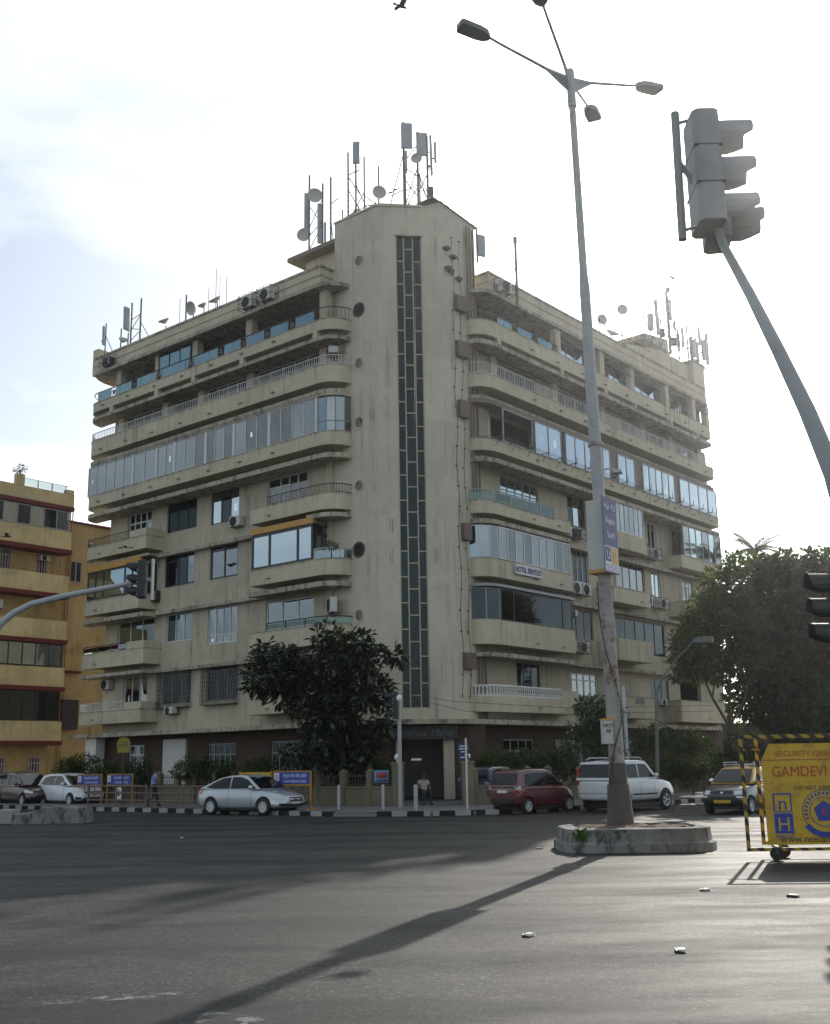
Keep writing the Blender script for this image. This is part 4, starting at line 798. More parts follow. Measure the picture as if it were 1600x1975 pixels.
# ------------------------------------------------------------------ bollards, poles, signs on the pavement
for (x, y), lab in (((-3.09,43.5),'leftmost steel bollard on the pavement beside the silver car'),((-1.37,42.8),'middle steel bollard below the small blue sign'),((-.15,41.6),'steel bollard standing in front of the building entrance')):
    t = thing('bollard', lab, 'bollard', (x, y, .15), 0, 'steel bollards on the pavement'); MB().lathe([(.055,0),(.055,.9),(.045,.94),(.001,.95)], n=12).obj('post', M['steel'], t, 50); MB().lathe([(.09,0),(.09,.02)], n=12).obj('foot', M['dark_rail'], t)
def signal_head(parent, loc, rz, n=3, m='black', s=1.0, back=None):
    """housing facing -x side, visors out to -x"""
    h = bpy.data.objects.new('signal_head', None); COL.objects.link(h); h.parent = parent; h.location = loc; h.rotation_euler = (0, 0, rz); h.scale = (s, s, s)
    H = .36*n; MB().prism([(0,-.17),(.04,-.2),(.2,-.2),(.24,-.15),(.24,.15),(.2,.2),(.04,.2),(0,.17)], -H/2, H/2).obj('housing', M[m], h, bevel=.01)
    for k in range(n):
        z = -H/2+.18+.36*k
        vz = MB(); nn = 14; V = []
        for i in range(nn+1):
            a = R(-50+280*i/nn); y_, z_ = .15*math.cos(a), .15*math.sin(a); L = .31 if math.sin(a) > -.15 else .31-.2*(-.15-math.sin(a))/.62
            V += [(0, y_, z+z_), (-L, y_*1.03, z+z_*1.03+.0)]
        vz.add(V, [(2*i, 2*i+2, 2*i+3, 2*i+1) for i in range(nn)]).obj('visor', M[m], h)
        MB().lathe([(.001,-.02),(.08,-.015),(.14,.002)], (0,0,z), 'x', 16).obj('lens', M['lens_dark'], h)
        if k: MB().box(-.004,.244,-.204,.204,z-.186,z-.174).obj('seam', M['dark_rail'], h)
        for zz in (-.11,.11): MB().lathe([(.014,-.02),(.014,.02)], (.02,-.205,z+zz), 'z', 6).obj('hinge', M['steel'], h)
    return h
M['lens_dark'] = simple('lens_dark', (.03,.02,.02), .15); M['sig_grey'] = metal_paint('signal_grey', (.24,.255,.26), .55, .0, .5)  # signal housings lightened to grey to carry sun glare; the arm shares it
# centre signal
t = thing('traffic_signal', 'slim grey pole with traffic signal in front of the building entrance', 'traffic light', (-.77,45.9,.15))
MB().lathe([(.085,0),(.075,4.6)], n=14).obj('pole', M['steel'], t, 60); signal_head(t, (-.28,-.05,4.05), 0, 3)
MB().path([(-.05,0,4.5),(-.2,0,4.5)], .03, 6).obj('bracket', M['dark_rail'], t); MB().lathe([(.06,.16),(.13,.12),(.14,0),(.1,-.09),(.001,-.14)], (-.02,-.14,4.3), 'z', 14).obj('camera_dome', M['globe'], t, 60)
MB().box(-.05,.05,-.11,-.07,1.75,1.87).obj('sticker', M['adyel'], t)
# left overhead signal
t = thing('overhead_signal', 'curved grey mast arm reaching in from the left with dark traffic signal', 'traffic light', (-11.9,30,0))
mp_ = [(0,0,0),(0,0,3.4),(.09,0,4.42),(.22,0,5.18),(.49,0,5.75),(.83,0,6.05),(1.31,0,6.3),(2.16,0,6.5),(3.29,0,6.7),(4.57,0,6.93)]
MB().path(mp_, [.13,.12,.11,.10,.095,.09,.085,.08,.075,.06], 12).obj('mast_arm', M['steel'], t, 60)
MB().tube((4.63,0,6.36), (4.63,0,7.5), .045, 8).obj('back_post', M['white'], t, 60); signal_head(t, (4.24,-.04,6.93), 0, 3, 'black', .95)
MB().path([(4.45,0,7.35),(4.6,0,7.4)], .02, 5).obj('bracket', M['dark_rail'], t)
# near overhead signal, upper right
t = thing('overhead_signal', 'near traffic signal heads on a slanting grey arm, upper right', 'traffic light', (2.86,6.9,0))
MB().path([(0,0,0),(0,.0,1.7),(.02,.1,2.55),(.06,.32,3.25),(.1,.62,3.78),(.16,1.15,4.42),(.21,1.8,5.17),(.26,2.55,6.02),(.29,3.3,6.87),(.24,3.32,7.1)], [.085,.08,.078,.075,.07,.066,.058,.05,.044,.044], 12).obj('mast_arm', M['sig_grey'], t, 60)
MB().tube((-.12,3.3,6.95), (-.10,3.3,8.38), .045, 8).obj('back_post', M['sig_grey'], t, 60)
for z in (7.05, 8.25): MB().path([(-.11,3.3,z),(.0,3.3,z+.03),(.12,3.3,z+.06)], .02, 5).obj('bracket', M['sig_grey'], t)
MB().path([(-.11,3.3,7.85),(.08,3.3,7.5)], .03, 5).obj('brace', M['sig_grey'], t)
h = signal_head(t, (.26,3.3,7.68), R(180), 3, 'sig_grey', 1.14); signal_head(t, (.44,3.55,7.22), R(170), 1, 'sig_grey', 1.1)
h.location = (.29,3.3,7.68)
# right-edge signal
t = thing('traffic_signal', 'traffic signal with sunlit visors cut off by the right picture edge', 'traffic light', (7.05,18,0))
MB().lathe([(.085,0),(.075,5.0)], n=14).obj('pole', M['steel'], t, 60); signal_head(t, (-.24,0,4.22), 0, 3, 'black', 1.15)
# plain pole behind the jeep, far lamp
t = thing('utility_pole', 'thin pale utility pole behind the white jeep', 'pole', (8.65,47,.15)); MB().lathe([(.09,0),(.08,4.7),(.03,4.74)], n=12).obj('shaft', M['steel'], t, 60)
t = thing('street_lamp', 'older street lamp with slanting arm among the right-hand trees', 'street lamp', (9.6,46,.15))
MB().path([(0,0,0),(.1,0,2),(.22,0,4.3),(.45,0,4.9),(1.05,0,5.65),(1.95,0,6.5)], [.09,.085,.07,.04,.035,.03], 8).obj('pole', M['antenna_pole'], t, 60); MB().prism([(1.85,-.1),(2.1,-.18),(2.65,-.14),(2.75,0),(2.65,.14),(2.1,.18),(1.85,.1)], 6.42, [6.55,6.66,6.68,6.66,6.68,6.66,6.55]).obj('luminaire', M['antenna_pole'], t)
t = thing('street_sign', 'blue street name sign on a slim white pole beside the right gate pillar', 'sign', (1.77,42.9,.15))
MB().lathe([(.035,0),(.035,2.62)], n=8).obj('pole', M['white'], t); M['signblue'] = simple('sign_blue', (.03,.035,.13), .4)
sgn = MB().box(-.30,.12,.04,.06,2.02,2.42).obj('upper_plate', M['signblue'], t); MB().box(-.28,.10,.04,.06,1.80,1.99).obj('lower_plate', M['signblue'], t)
for z, w_ in ((2.32,.15),(2.22,.16),(2.11,.09),(1.90,.12)): MB().box(-.09-w_, -.09+w_, .036, .04, z-.02, z+.02).obj('text_line', M['adwhite'], t)
t = thing('notice_sign', 'small light blue notice board propped on the compound wall', 'sign', (-1.58,47.6,.9)); M['sb'] = simple('notice_blue', (.10,.32,.55), .5)
MB().box(-.31,.31,-.02,.02,.2,.70).obj('board', M['sb'], t); MB().box(-.24,.24,-.026,-.02,.36,.62).obj('red_panel', simple('notice_red', (.45,.08,.08), .5), t); MB().box(-.27,.27,-.026,-.02,.23,.30).obj('foot_strip', M['signblue'], t)
for x in (-.2,.2): MB().box(x-.02, x+.02, .0, .04, 0, .3).obj('leg', M['dark_rail'], t)
t = thing('round_sign', 'dull yellow oval sign on a pole in front of the ground floor windows', 'sign', (-14.3,54.5,.15))
MB().lathe([(.03,0),(.03,3.0)], n=8).obj('pole', M['dark_rail'], t); M['oliv'] = simple('dull_yellow', (.25,.20,.02), .5)
MB().lathe([(.001,-.02),(.33,-.02),(.33,.02),(.001,.02)], (0,-.05,2.85), 'y', 22).obj('plate', M['oliv'], t); MB().prism([(-.2,-.064),(.2,-.064),(.3,-.036),(-.3,-.036)], 2.45, 2.8).obj('plate_foot', M['oliv'], t)
for z in (2.95,2.85,2.75): MB().box(-.22,.22,-.076,-.07,z-.015,z+.015).obj('text_line', M['black'], t)
# ------------------------------------------------------------------ cars
from mathutils.bvhtree import BVHTree
def car_paint(name, c, rough=.32, metal=.0, coat=1.):
    m, n, b = nodes(name); P = nnode(n, 'ShaderNodeNewGeometry').outputs['Position']
    dust = ramp(n, noise(n, P, 3.5, 5, .6), [(.4, (0,0,0)), (.85, (.10,.10,.10))]); n.links.new(mixc(n, dust, c, (.16,.15,.13)), b.inputs['Base Color'])
    b.inputs['Roughness'].default_value = rough; b.inputs['Metallic'].default_value = metal; b.inputs['Coat Weight'].default_value = coat; b.inputs['Coat Roughness'].default_value = .08
    return m
M['tyre'] = simple('tyre', (.018,.018,.018), .85); M['rim'] = simple('alloy', (.60,.62,.64), .35, .25); M['carglass'] = simple('car_glass', (.008,.010,.012), .04, 0, .4); M['chrome'] = simple('chrome', (.7,.7,.7), .15, 1.)
M['headl'] = simple('headlamp', (.55,.58,.60), .08, 0, .8, coat=1); M['taill'] = simple('tail_lamp', (.35,.02,.02), .12, 0, .7, coat=1); M['plastic'] = simple('black_plastic', (.02,.02,.022), .55); M['plate_w'] = simple('plate_white', (.6,.6,.58), .5); M['plate_y'] = simple('plate_yellow', (.55,.38,.03), .5); M['seam'] = simple('door_gap', (.01,.01,.01), .8)
def wheel(parent, x, y, r, w=.19, spokes=9):
    wh = bpy.data.objects.new('wheel', None); COL.objects.link(wh); wh.parent = parent; wh.location = (x, y, r)
    s = 1 if y > 0 else -1
    MB().lathe([(r*.64,-w/2),(r*.9,-w/2),(r*.985,-w*.36),(r,-w*.2),(r,w*.2),(r*.985,w*.36),(r*.9,w/2),(r*.64,w/2),(r*.62,0),(r*.64,-w/2)], axis='y', n=28).obj('tyre', M['tyre'], wh, 50)
    rm = MB(); rm.lathe([(r*.66,w*.44*s),(r*.64,w*.5*s),(r*.58,w*.48*s),(r*.575,w*.2*s),(r*.66,w*.44*s)], axis='y', n=28); MB().lathe([(r*.62,w*.08*s),(r*.001,w*.08*s)], axis='y', n=20).obj('brake_disc', M['tyre'], wh); rm.lathe([(r*.001,w*.42*s),(r*.13,w*.40*s),(r*.15,w*.2*s)], axis='y', n=12)
    for k in range(spokes):
        a = 2*math.pi*k/spokes; c, sn = math.cos(a), math.sin(a); p = [(r*.1,-r*.05),(r*.62,-r*.075),(r*.62,r*.075),(r*.1,r*.05)]
        V = [(c*q[0]-sn*q[1], yy*s, sn*q[0]+c*q[1]) for yy in (w*.22, w*.42) for q in p]; rm.add(V, [(0,1,2,3),(7,6,5,4),(0,4,5,1),(1,5,6,2),(2,6,7,3),(3,7,4,0)])
    rm.obj('rim', M['rim'], wh, 40)
    return wh
def car(name, label, loc, rz, sp, paint, group=None, scale=1.0):
    """sp: body stations (x, z_low, z_belt, half_low, half_belt, z_top), cabin side outline etc.  x forward, y left"""
    t = thing(name, label, 'car', loc, rz, group); t.scale = (scale,)*3
    st = sp['body']; V = []; n = 9
    for x, zl_, zb, wl, wb_, zt in st:
        zm = zl_+(zb-zl_)*.5; half = [(0,zl_),(wl*.8,zl_),(wl*.97,zl_+.06),(wl*1.0,zl_+(zb-zl_)*.3),((wl+wb_)/2*1.02,zm+(zb-zm)*.3),(wb_,zb-.05),(wb_*.97,zb),(wb_*.80,zb+(zt-zb)*.7),(0,zt)]
        V += [(x, y, z) for y, z in half]+[(x, -y, z) for y, z in half[-2:0:-1]]
    m = 2*n-2; F = [(k*m+i, k*m+(i+1)%m, (k+1)*m+(i+1)%m, (k+1)*m+i) for k in range(len(st)-1) for i in range(m)]+[tuple(range(m))[::-1], tuple(range((len(st)-1)*m, len(st)*m))]
    bo = MB().add(V, F).obj('body', paint, t); ss = bo.modifiers.new('s', 'SUBSURF'); ss.levels = ss.render_levels = 2
    cut = MB()
    wr = sp['wr']
    for x in sp['wx']:
        for s in (-1, 1): cut.lathe([(wr*1.2,0),(wr*1.2,.42*s)], (x, s*(sp['hw']-.32), wr*1.02), 'y', 26)
    cu = cut.obj('cutter', None); bl = bo.modifiers.new('b', 'BOOLEAN'); bl.object = cu; bl.operation = 'DIFFERENCE'; bl.solver = 'EXACT'; cu.parent = t
    bpy.context.view_layer.update(); dg = bpy.context.evaluated_depsgraph_get(); me = bpy.data.meshes.new_from_object(bo.evaluated_get(dg)); bo.modifiers.clear(); old = bo.data; bo.data = me; me.materials.clear(); me.materials.append(paint); bpy.data.objects.remove(cu); smooth_by_angle(me, 38)
    bvh = BVHTree.FromPolygons([v.co[:] for v in me.vertices], [p.vertices[:] for p in me.polygons])
    def decal(nm, q, d, mm, nx=8, ny=4, off=.008, parent=t):
        d = Vector(d).normalized(); q = [Vector(p) for p in q]; VV = []; ok = True
        for i in range(nx+1):
            for j in range(ny+1):
                a = q[0].lerp(q[1], i/nx); b = q[3].lerp(q[2], i/nx); p = a.lerp(b, j/ny); h = bvh.ray_cast(p-d*3, d)
                VV.append(tuple((h[0] if h[0] is not None else p)-d*off))
        return MB().add(VV, [(i*(ny+1)+j, (i+1)*(ny+1)+j, (i+1)*(ny+1)+j+1, i*(ny+1)+j+1) for i in range(nx) for j in range(ny)]).obj(nm, mm, parent, 60)
    # cabin
    out_ = sp['cab']; zb = sp['zb']; zr = max(z for _, z in out_); wb_, wr_ = sp['cw']
    yy = lambda z: wb_+(wr_-wb_)*(max(0, z-zb)/(zr-zb))**1.25
    nC = len(out_); Vc = [(x, yy(z), z) for x, z in out_]+[(x, -yy(z), z) for x, z in out_]+[(x, 0, z+(.035 if z > zr-.12 else .0)) for x, z in out_]
    Fc = [(i, i+1, 2*nC+i+1, 2*nC+i) for i in range(nC-1)]+[(nC+i+1, nC+i, 2*nC+i, 2*nC+i+1) for i in range(nC-1)]+[tuple(range(nC)), tuple(range(2*nC-1, nC-1, -1))]
    cab = MB().add(Vc, Fc).obj('cabin', sp.get('roof_paint', paint), t, 30, bevel=.035)
    def sidewin(poly, s):
        c = MB().add([(x, s*(yy(z)+.012), z) for x, z in poly]+[(x, s*(yy(z)-.01), z) for x, z in poly], [tuple(range(len(poly))), tuple(range(2*len(poly)-1, len(poly)-1, -1))]+[(i, (i+1)%len(poly), len(poly)+(i+1)%len(poly), len(poly)+i) for i in range(len(poly))])
        return c.obj('side_window', M['carglass'], t)
    for s in (-1, 1):
        for poly in sp['win']: sidewin(poly, s)
    def screen(a, b, nm, ins=.07):
        (xa, za), (xb, zb_) = a, b; d = Vector((xb-xa, 0, zb_-za)); L = d.length; d.normalize(); nr = Vector((d.z, 0, -d.x)); nr = nr if nr.x*(xa-xb) > 0 else -nr; VV = []
        for f in (.06, .5, .93):
            p = Vector((xa, 0, za))+d*L*f
            for y in (-1, -.5, 0, .5, 1): VV.append(tuple(p+nr*.016+Vector((0, y*(yy(p.z)-ins), 0))))
        return MB().add(VV, [(i*5+j, i*5+j+1, i*5+j+6, i*5+j+5) for i in range(2) for j in range(4)]).obj(nm, M['carglass'], t)
    screen(*sp['ws'], 'windscreen'); screen(*sp['rs'], 'rear_screen')
    for x in sp['wx']:
        for s in (-1, 1): wheel(t, x, s*(sp['hw']-.10), wr, spokes=sp.get('spokes', 9))
    L1, L0 = st[-1][0], st[0][0]; hw = sp['hw']
    for q in sp['dec']:
        nm, quad, d, mm = q[:4]
        for s in ((1, -1) if (len(q) < 5 or q[4]) else (1,)):
            decal(nm, [(x, y*s, z) for x, y, z in quad], (d[0], d[1]*s, d[2]), M[mm] if isinstance(mm, str) else mm)
    for s in (-1, 1):        # mirrors, handles, door gaps
        mx, mz = sp['mirror']; MB().lathe([(.001,-.09),(.07,-.07),(.09,0),(.06,.06),(.001,.07)], (mx, s*(hw+.06), mz), 'x', 10).obj('mirror', sp.get('mirror_paint', paint), t, 60); MB().path([(mx-.02, s*(hw-.12), mz-.06), (mx, s*(hw+.02), mz-.03)], .02, 5).obj('mirror_arm', M['plastic'], t)
        for hx in sp['handles']: decal('door_handle', [(hx,s*hw,sp['zb']-.10),(hx+.17,s*hw,sp['zb']-.10),(hx+.17,s*hw,sp['zb']-.06),(hx,s*hw,sp['zb']-.06)], (0,-s,0), sp.get('handle_mat', paint), 3, 2, .02)
        for gx in sp['gaps']: decal('door_gap', [(gx,s*hw,.32),(gx+.012,s*hw,.32),(gx+.012,s*hw,sp['zb']-.02),(gx,s*hw,sp['zb']-.02)], (0,-s,0), M['seam'], 1, 8, .004)
        decal('sill', [(sp['wx'][0]+wr*1.25,s*hw,.2),(sp['wx'][1]-wr*1.25,s*hw,.2),(sp['wx'][1]-wr*1.25,s*hw,.29),(sp['wx'][0]+wr*1.25,s*hw,.29)], (0,-s,0), M['plastic'], 8, 2, .006)
    MB().box(sp['wx'][0]-.2, sp['wx'][1]+.2, -hw+.3, hw-.3, .14, .4).obj('underbody', M['plastic'], t)
    return t, decal
# x forward; stations from rear to front: (x, z_low, z_belt, half_low, half_belt, z_top)
sedan = dict(hw=.865, wr=.315, wx=(-1.33,1.32), zb=.93, cw=(.80,.60), spokes=12,
  body=[(-2.22,.42,.86,.55,.52,.98),(-2.14,.30,.92,.76,.72,1.03),(-1.8,.24,.95,.84,.80,1.06),(-1.2,.22,.95,.86,.83,.98),(-.3,.20,.94,.865,.85,.95),(.5,.20,.93,.865,.85,.94),(.95,.21,.91,.865,.83,.96),(1.35,.22,.87,.86,.80,.92),(1.8,.23,.80,.84,.72,.84),(2.12,.26,.70,.74,.60,.75),(2.25,.38,.62,.5,.45,.66)],
  cab=[(-1.95,1.0),(-1.53,1.16),(-1.0,1.37),(-.5,1.455),(0,1.475),(.35,1.43),(.69,1.22),(1.12,.94),(.2,.90),(-1.2,.92)], ws=((1.16,.96),(.36,1.42)), rs=((-1.92,1.02),(-1.02,1.37)),
  win=[[(-1.62,1.02),(-1.2,1.23),(-.82,1.37),(-.45,1.40),(-.42,.98),(-1.3,.98)],[(-.36,.98),(-.37,1.405),(.05,1.41),(.42,1.31),(.92,.99)]],
  mirror=(.78,1.02), handles=(-.9,.02), gaps=(-.42,.72),
  dec=[('headlight',[(1.62,.74,.78),(2.06,.50,.66),(2.06,.50,.58),(1.62,.74,.66)],(-.5,-1,0),'headl'),('grille',[(2.2,-.38,.66),(2.2,.38,.66),(2.2,.36,.50),(2.2,-.36,.50)],(-1,0,0),'plastic',0),('grille_bar',[(2.2,-.36,.60),(2.2,.36,.60),(2.2,.36,.57),(2.2,-.36,.57)],(-1,0,0),'chrome',0),('air_intake',[(2.2,-.55,.42),(2.2,.55,.42),(2.2,.5,.32),(2.2,-.5,.32)],(-1,0,0),'plastic',0),('fog_lamp_recess',[(2.0,.74,.44),(2.15,.5,.44),(2.15,.5,.34),(2.0,.74,.34)],(-1,-.5,0),'plastic'),('number_plate',[(2.2,-.24,.47),(2.2,.24,.47),(2.2,.24,.40),(2.2,-.24,.40)],(-1,0,0),'plate_w',0),('tail_light',[(-2.05,.75,.92),(-1.78,.8,.93),(-1.85,.8,.78),(-2.12,.7,.76)],(.35,-1,0),'taill')])
hatch = dict(hw=.847, wr=.30, wx=(-1.25,1.28), zb=.95, cw=(.80,.58), spokes=8,
  body=[(-1.95,.40,.90,.6,.6,1.0),(-1.88,.28,.96,.78,.74,1.05),(-1.5,.24,.97,.83,.80,1.0),(-.6,.21,.96,.845,.83,.97),(.4,.20,.95,.847,.83,.97),(.95,.21,.93,.845,.80,.99),(1.4,.22,.87,.84,.76,.92),(1.75,.25,.78,.78,.66,.82),(1.93,.32,.68,.6,.5,.71),(1.98,.42,.62,.4,.38,.64)],
  cab=[(-1.93,.97),(-1.785,1.25),(-1.66,1.46),(-1.1,1.515),(-.3,1.525),(.2,1.47),(.69,1.24),(1.28,.96),(.2,.92),(-1.2,.93)], ws=((1.30,.98),(.22,1.46)), rs=((-1.93,1.04),(-1.70,1.43)),
  win=[[(-1.62,1.08),(-1.38,1.36),(-.9,1.42),(-.38,1.43),(-.36,1.0),(-1.3,1.01)],[(-.30,1.0),(-.31,1.43),(.1,1.42),(.45,1.29),(.62,1.0)],[(.67,1.0),(.58,1.2),(.98,1.0)]],
  mirror=(.72,1.05), handles=(-.85,.05), gaps=(-.36,.72),
  dec=[('headlight',[(1.42,.74,.82),(1.80,.52,.74),(1.82,.50,.66),(1.42,.76,.72)],(-.5,-1,0),'headl'),('grille',[(1.95,-.55,.70),(1.95,.55,.70),(1.95,.36,.60),(1.95,-.36,.60)],(-1,0,0),'plastic',0),('grille_bar',[(1.95,-.36,.61),(1.95,.36,.61),(1.95,.30,.585),(1.95,-.30,.585)],(-1,0,0),'chrome',0),('air_intake',[(1.95,-.42,.42),(1.95,.42,.42),(1.95,.55,.29),(1.95,-.55,.29)],(-1,0,0),'plastic',0),('fog_lamp_recess',[(1.75,.78,.46),(1.9,.56,.44),(1.9,.56,.34),(1.75,.78,.34)],(-1,-.5,0),'plastic'),('number_plate',[(1.95,-.25,.54),(1.95,.25,.54),(1.95,.25,.46),(1.95,-.25,.46)],(-1,0,0),'plate_w',0),('tail_light',[(-1.85,.78,1.0),(-1.6,.8,1.0),(-1.65,.8,.82),(-1.9,.72,.8)],(.35,-1,0),'taill')])
tallh = dict(hw=.763, wr=.285, wx=(-1.17,1.21), zb=.97, cw=(.72,.56), spokes=7,
  body=[(-1.76,.42,.9,.6,.58,.98),(-1.70,.28,.96,.72,.70,1.0),(-1.3,.24,.98,.755,.73,1.0),(-.5,.21,.97,.763,.75,.98),(.4,.20,.96,.763,.75,.97),(.85,.21,.95,.76,.74,1.0),(1.25,.22,.90,.755,.71,.95),(1.55,.26,.82,.72,.62,.86),(1.72,.34,.72,.58,.48,.75),(1.78,.44,.66,.4,.36,.68)],
  cab=[(-1.76,.98),(-1.59,1.32),(-1.485,1.53),(-.9,1.58),(-.1,1.59),(.3,1.53),(.635,1.28),(1.02,.98),(.2,.94),(-1.1,.95)], ws=((1.05,1.0),(.32,1.52)), rs=((-1.74,1.03),(-1.52,1.49)),
  win=[[(-1.25,1.04),(-1.18,1.42),(-.7,1.46),(-.34,1.46),(-.33,1.02),(-1.0,1.02)],[(-.27,1.02),(-.28,1.46),(.12,1.46),(.38,1.34),(.76,1.03)]],
  mirror=(.66,1.1), handles=(-.9,.0), gaps=(-.32,.70),
  dec=[('headlight',[(1.38,.64,.86),(1.66,.45,.78),(1.68,.45,.66),(1.38,.68,.70)],(-.6,-1,0),'headl'),('number_plate',[(-1.75,-.24,.86),(-1.75,.24,.86),(-1.75,.24,.76),(-1.75,-.24,.76)],(1,0,0),'plate_w',0),('rear_bumper',[(-1.7,-.66,.56),(-1.7,.66,.56),(-1.7,.62,.30),(-1.7,-.62,.30)],(1,0,0),'plastic',0),('side_trim',[(-.8,.8,.62),(.9,.8,.62),(.9,.8,.57),(-.8,.8,.57)],(0,-1,0),'plastic')])
jeep = dict(hw=.90, wr=.375, wx=(-1.35,1.33), zb=1.18, cw=(.84,.72), spokes=5,
  body=[(-2.12,.52,1.10,.74,.76,1.16),(-2.06,.42,1.16,.84,.84,1.2),(-1.6,.38,1.18,.88,.86,1.2),(-.6,.36,1.18,.89,.87,1.2),(.3,.36,1.18,.89,.87,1.2),(.8,.36,1.17,.89,.85,1.2),(1.3,.38,1.12,.89,.82,1.18),(1.8,.40,1.05,.87,.78,1.12),(2.08,.46,.95,.80,.70,1.0),(2.18,.56,.86,.6,.55,.9)],
  cab=[(-2.13,1.18),(-2.035,1.55),(-1.955,1.84),(-1.2,1.90),(-.2,1.90),(.25,1.86),(.56,1.55),(.92,1.19),(0,1.12),(-1.4,1.12)], ws=((.95,1.2),(.27,1.84)), rs=((-2.12,1.24),(-1.98,1.80)),
  win=[[(-1.86,1.26),(-1.80,1.72),(-1.18,1.75),(-1.16,1.25)],[(-1.08,1.25),(-1.09,1.75),(-.42,1.76),(-.40,1.25)],[(-.32,1.25),(-.33,1.76),(.18,1.74),(.66,1.26)]],
  mirror=(.62,1.32), handles=(-.98,-.18), gaps=(-1.1,-.36,.62),
  dec=[('number_plate',[(-2.1,-.30,.98),(-2.1,.30,.98),(-2.1,.30,.86),(-2.1,-.30,.86)],(1,0,0),'plate_w',0),('tailgate_gap',[(-2.1,-.74,.70),(-2.1,.74,.70),(-2.1,.74,.685),(-2.1,-.74,.685)],(1,0,0),'seam',0),('headlight',[(1.95,.72,1.0),(2.1,.5,.98),(2.1,.5,.82),(1.95,.74,.82)],(-1,-.6,0),'headl'),('side_trim',[(-.9,.9,.66),(1.0,.9,.66),(1.0,.9,.60),(-.9,.9,.60)],(0,-1,0),'plastic')])
small = dict(hw=.745, wr=.27, wx=(-1.15,1.2), zb=.90, cw=(.70,.55), spokes=6,
  body=[(-1.72,.38,.84,.58,.56,.92),(-1.66,.27,.9,.70,.68,.95),(-1.2,.23,.91,.735,.71,.93),(-.4,.21,.9,.745,.73,.91),(.4,.2,.89,.745,.73,.91),(.85,.21,.88,.745,.71,.93),(1.25,.22,.84,.735,.68,.88),(1.55,.25,.77,.71,.64,.81),(1.70,.30,.68,.66,.58,.72),(1.75,.38,.62,.6,.5,.64)],
  cab=[(-1.70,.92),(-1.485,1.22),(-1.38,1.38),(-.8,1.43),(-.1,1.44),(.28,1.40),(.595,1.18),(.98,.92),(.1,.88),(-1.1,.88)], ws=((1.0,.93),(.30,1.39)), rs=((-1.68,.97),(-1.42,1.34)),
  win=[[(-1.15,.97),(-1.10,1.27),(-.7,1.32),(-.34,1.32),(-.33,.95),(-1.0,.95)],[(-.27,.95),(-.28,1.32),(.08,1.32),(.34,1.22),(.70,.96)]],
  mirror=(.62,1.0), handles=(-.85,.02), gaps=(-.32,.66), handle_mat=M['plastic'], mirror_paint=M['chrome'],
  dec=[('headlight',[(1.56,.66,.75),(1.68,.38,.72),(1.68,.38,.60),(1.58,.68,.61)],(-1,-.3,0),'headl'),('grille',[(1.7,-.34,.72),(1.7,.34,.72),(1.7,.30,.62),(1.7,-.30,.62)],(-1,0,0),'plastic',0),('badge',[(1.7,-.05,.70),(1.7,.05,.70),(1.7,.05,.64),(1.7,-.05,.64)],(-1,0,0),'chrome',0),('indicator',[(1.62,.66,.56),(1.7,.46,.56),(1.7,.46,.51),(1.62,.66,.51)],(-1,-.3,0),'headl'),('number_plate',[(1.72,-.28,.44),(1.72,.28,.44),(1.72,.28,.34),(1.72,-.28,.34)],(-1,0,0),'plate_y',0),('bumper',[(1.68,-.62,.54),(1.68,.62,.54),(1.68,.58,.46),(1.68,-.58,.46)],(-1,0,0),'plastic',0),('tail_light',[(-1.6,.68,.86),(-1.45,.72,.86),(-1.48,.72,.68),(-1.66,.64,.68)],(.5,-1,0),'taill')])
mpv = dict(jeep); mpv.update(hw=.85, wr=.31, wx=(-1.37,1.37), zb=.98, cw=(.80,.64), spokes=8,
  body=[(-2.08,.42,.98,.66,.66,1.05),(-2.0,.30,1.02,.78,.77,1.08),(-1.5,.26,1.02,.83,.81,1.05),(-.5,.22,1.0,.85,.83,1.0),(.4,.22,.98,.85,.83,.99),(.95,.22,.96,.85,.81,1.0),(1.45,.23,.9,.84,.77,.95),(1.85,.26,.82,.79,.68,.86),(2.05,.34,.72,.6,.5,.75),(2.12,.44,.64,.4,.38,.68)],
  cab=[(-2.05,1.02),(-1.90,1.35),(-1.8,1.6),(-1.1,1.68),(-.2,1.685),(.3,1.60),(.79,1.3),(1.3,.99),(0,.95),(-1.4,.95)], ws=((1.33,1.0),(.32,1.59)), rs=((-2.04,1.08),(-1.83,1.55)),
  win=[[(-1.72,1.1),(-1.62,1.46),(-1.18,1.54),(-1.15,1.06)],[(-1.08,1.06),(-1.1,1.55),(-.36,1.56),(-.34,1.04)],[(-.27,1.04),(-.28,1.56),(.12,1.55),(.5,1.38),(.86,1.04)]],
  mirror=(.8,1.1), handles=(-.9,-.05), gaps=(-1.1,-.34,.78),
  dec=[('headlight',[(1.5,.74,.84),(1.95,.48,.72),(1.95,.48,.62),(1.5,.76,.70)],(-.5,-1,0),'headl'),('tail_light',[(-1.95,.76,1.1),(-1.75,.8,1.1),(-1.75,.8,.82),(-2.0,.7,.82)],(.5,-1,0),'taill')])
PW = car_paint('pearl_white', (.62,.66,.70)); PS = car_paint('silver', (.46,.50,.54), .3, .45); PR = car_paint('deep_red', (.085,.003,.007)); PM = car_paint('maroon', (.028,.007,.011)); PB = car_paint('taxi_black', (.012,.014,.018)); PY = car_paint('taxi_yellow', (.52,.30,.02)); PN = car_paint('navy', (.02,.04,.11)); PJ = car_paint('jeep_white', (.60,.62,.63))
GR = 'cars parked along the kerb'
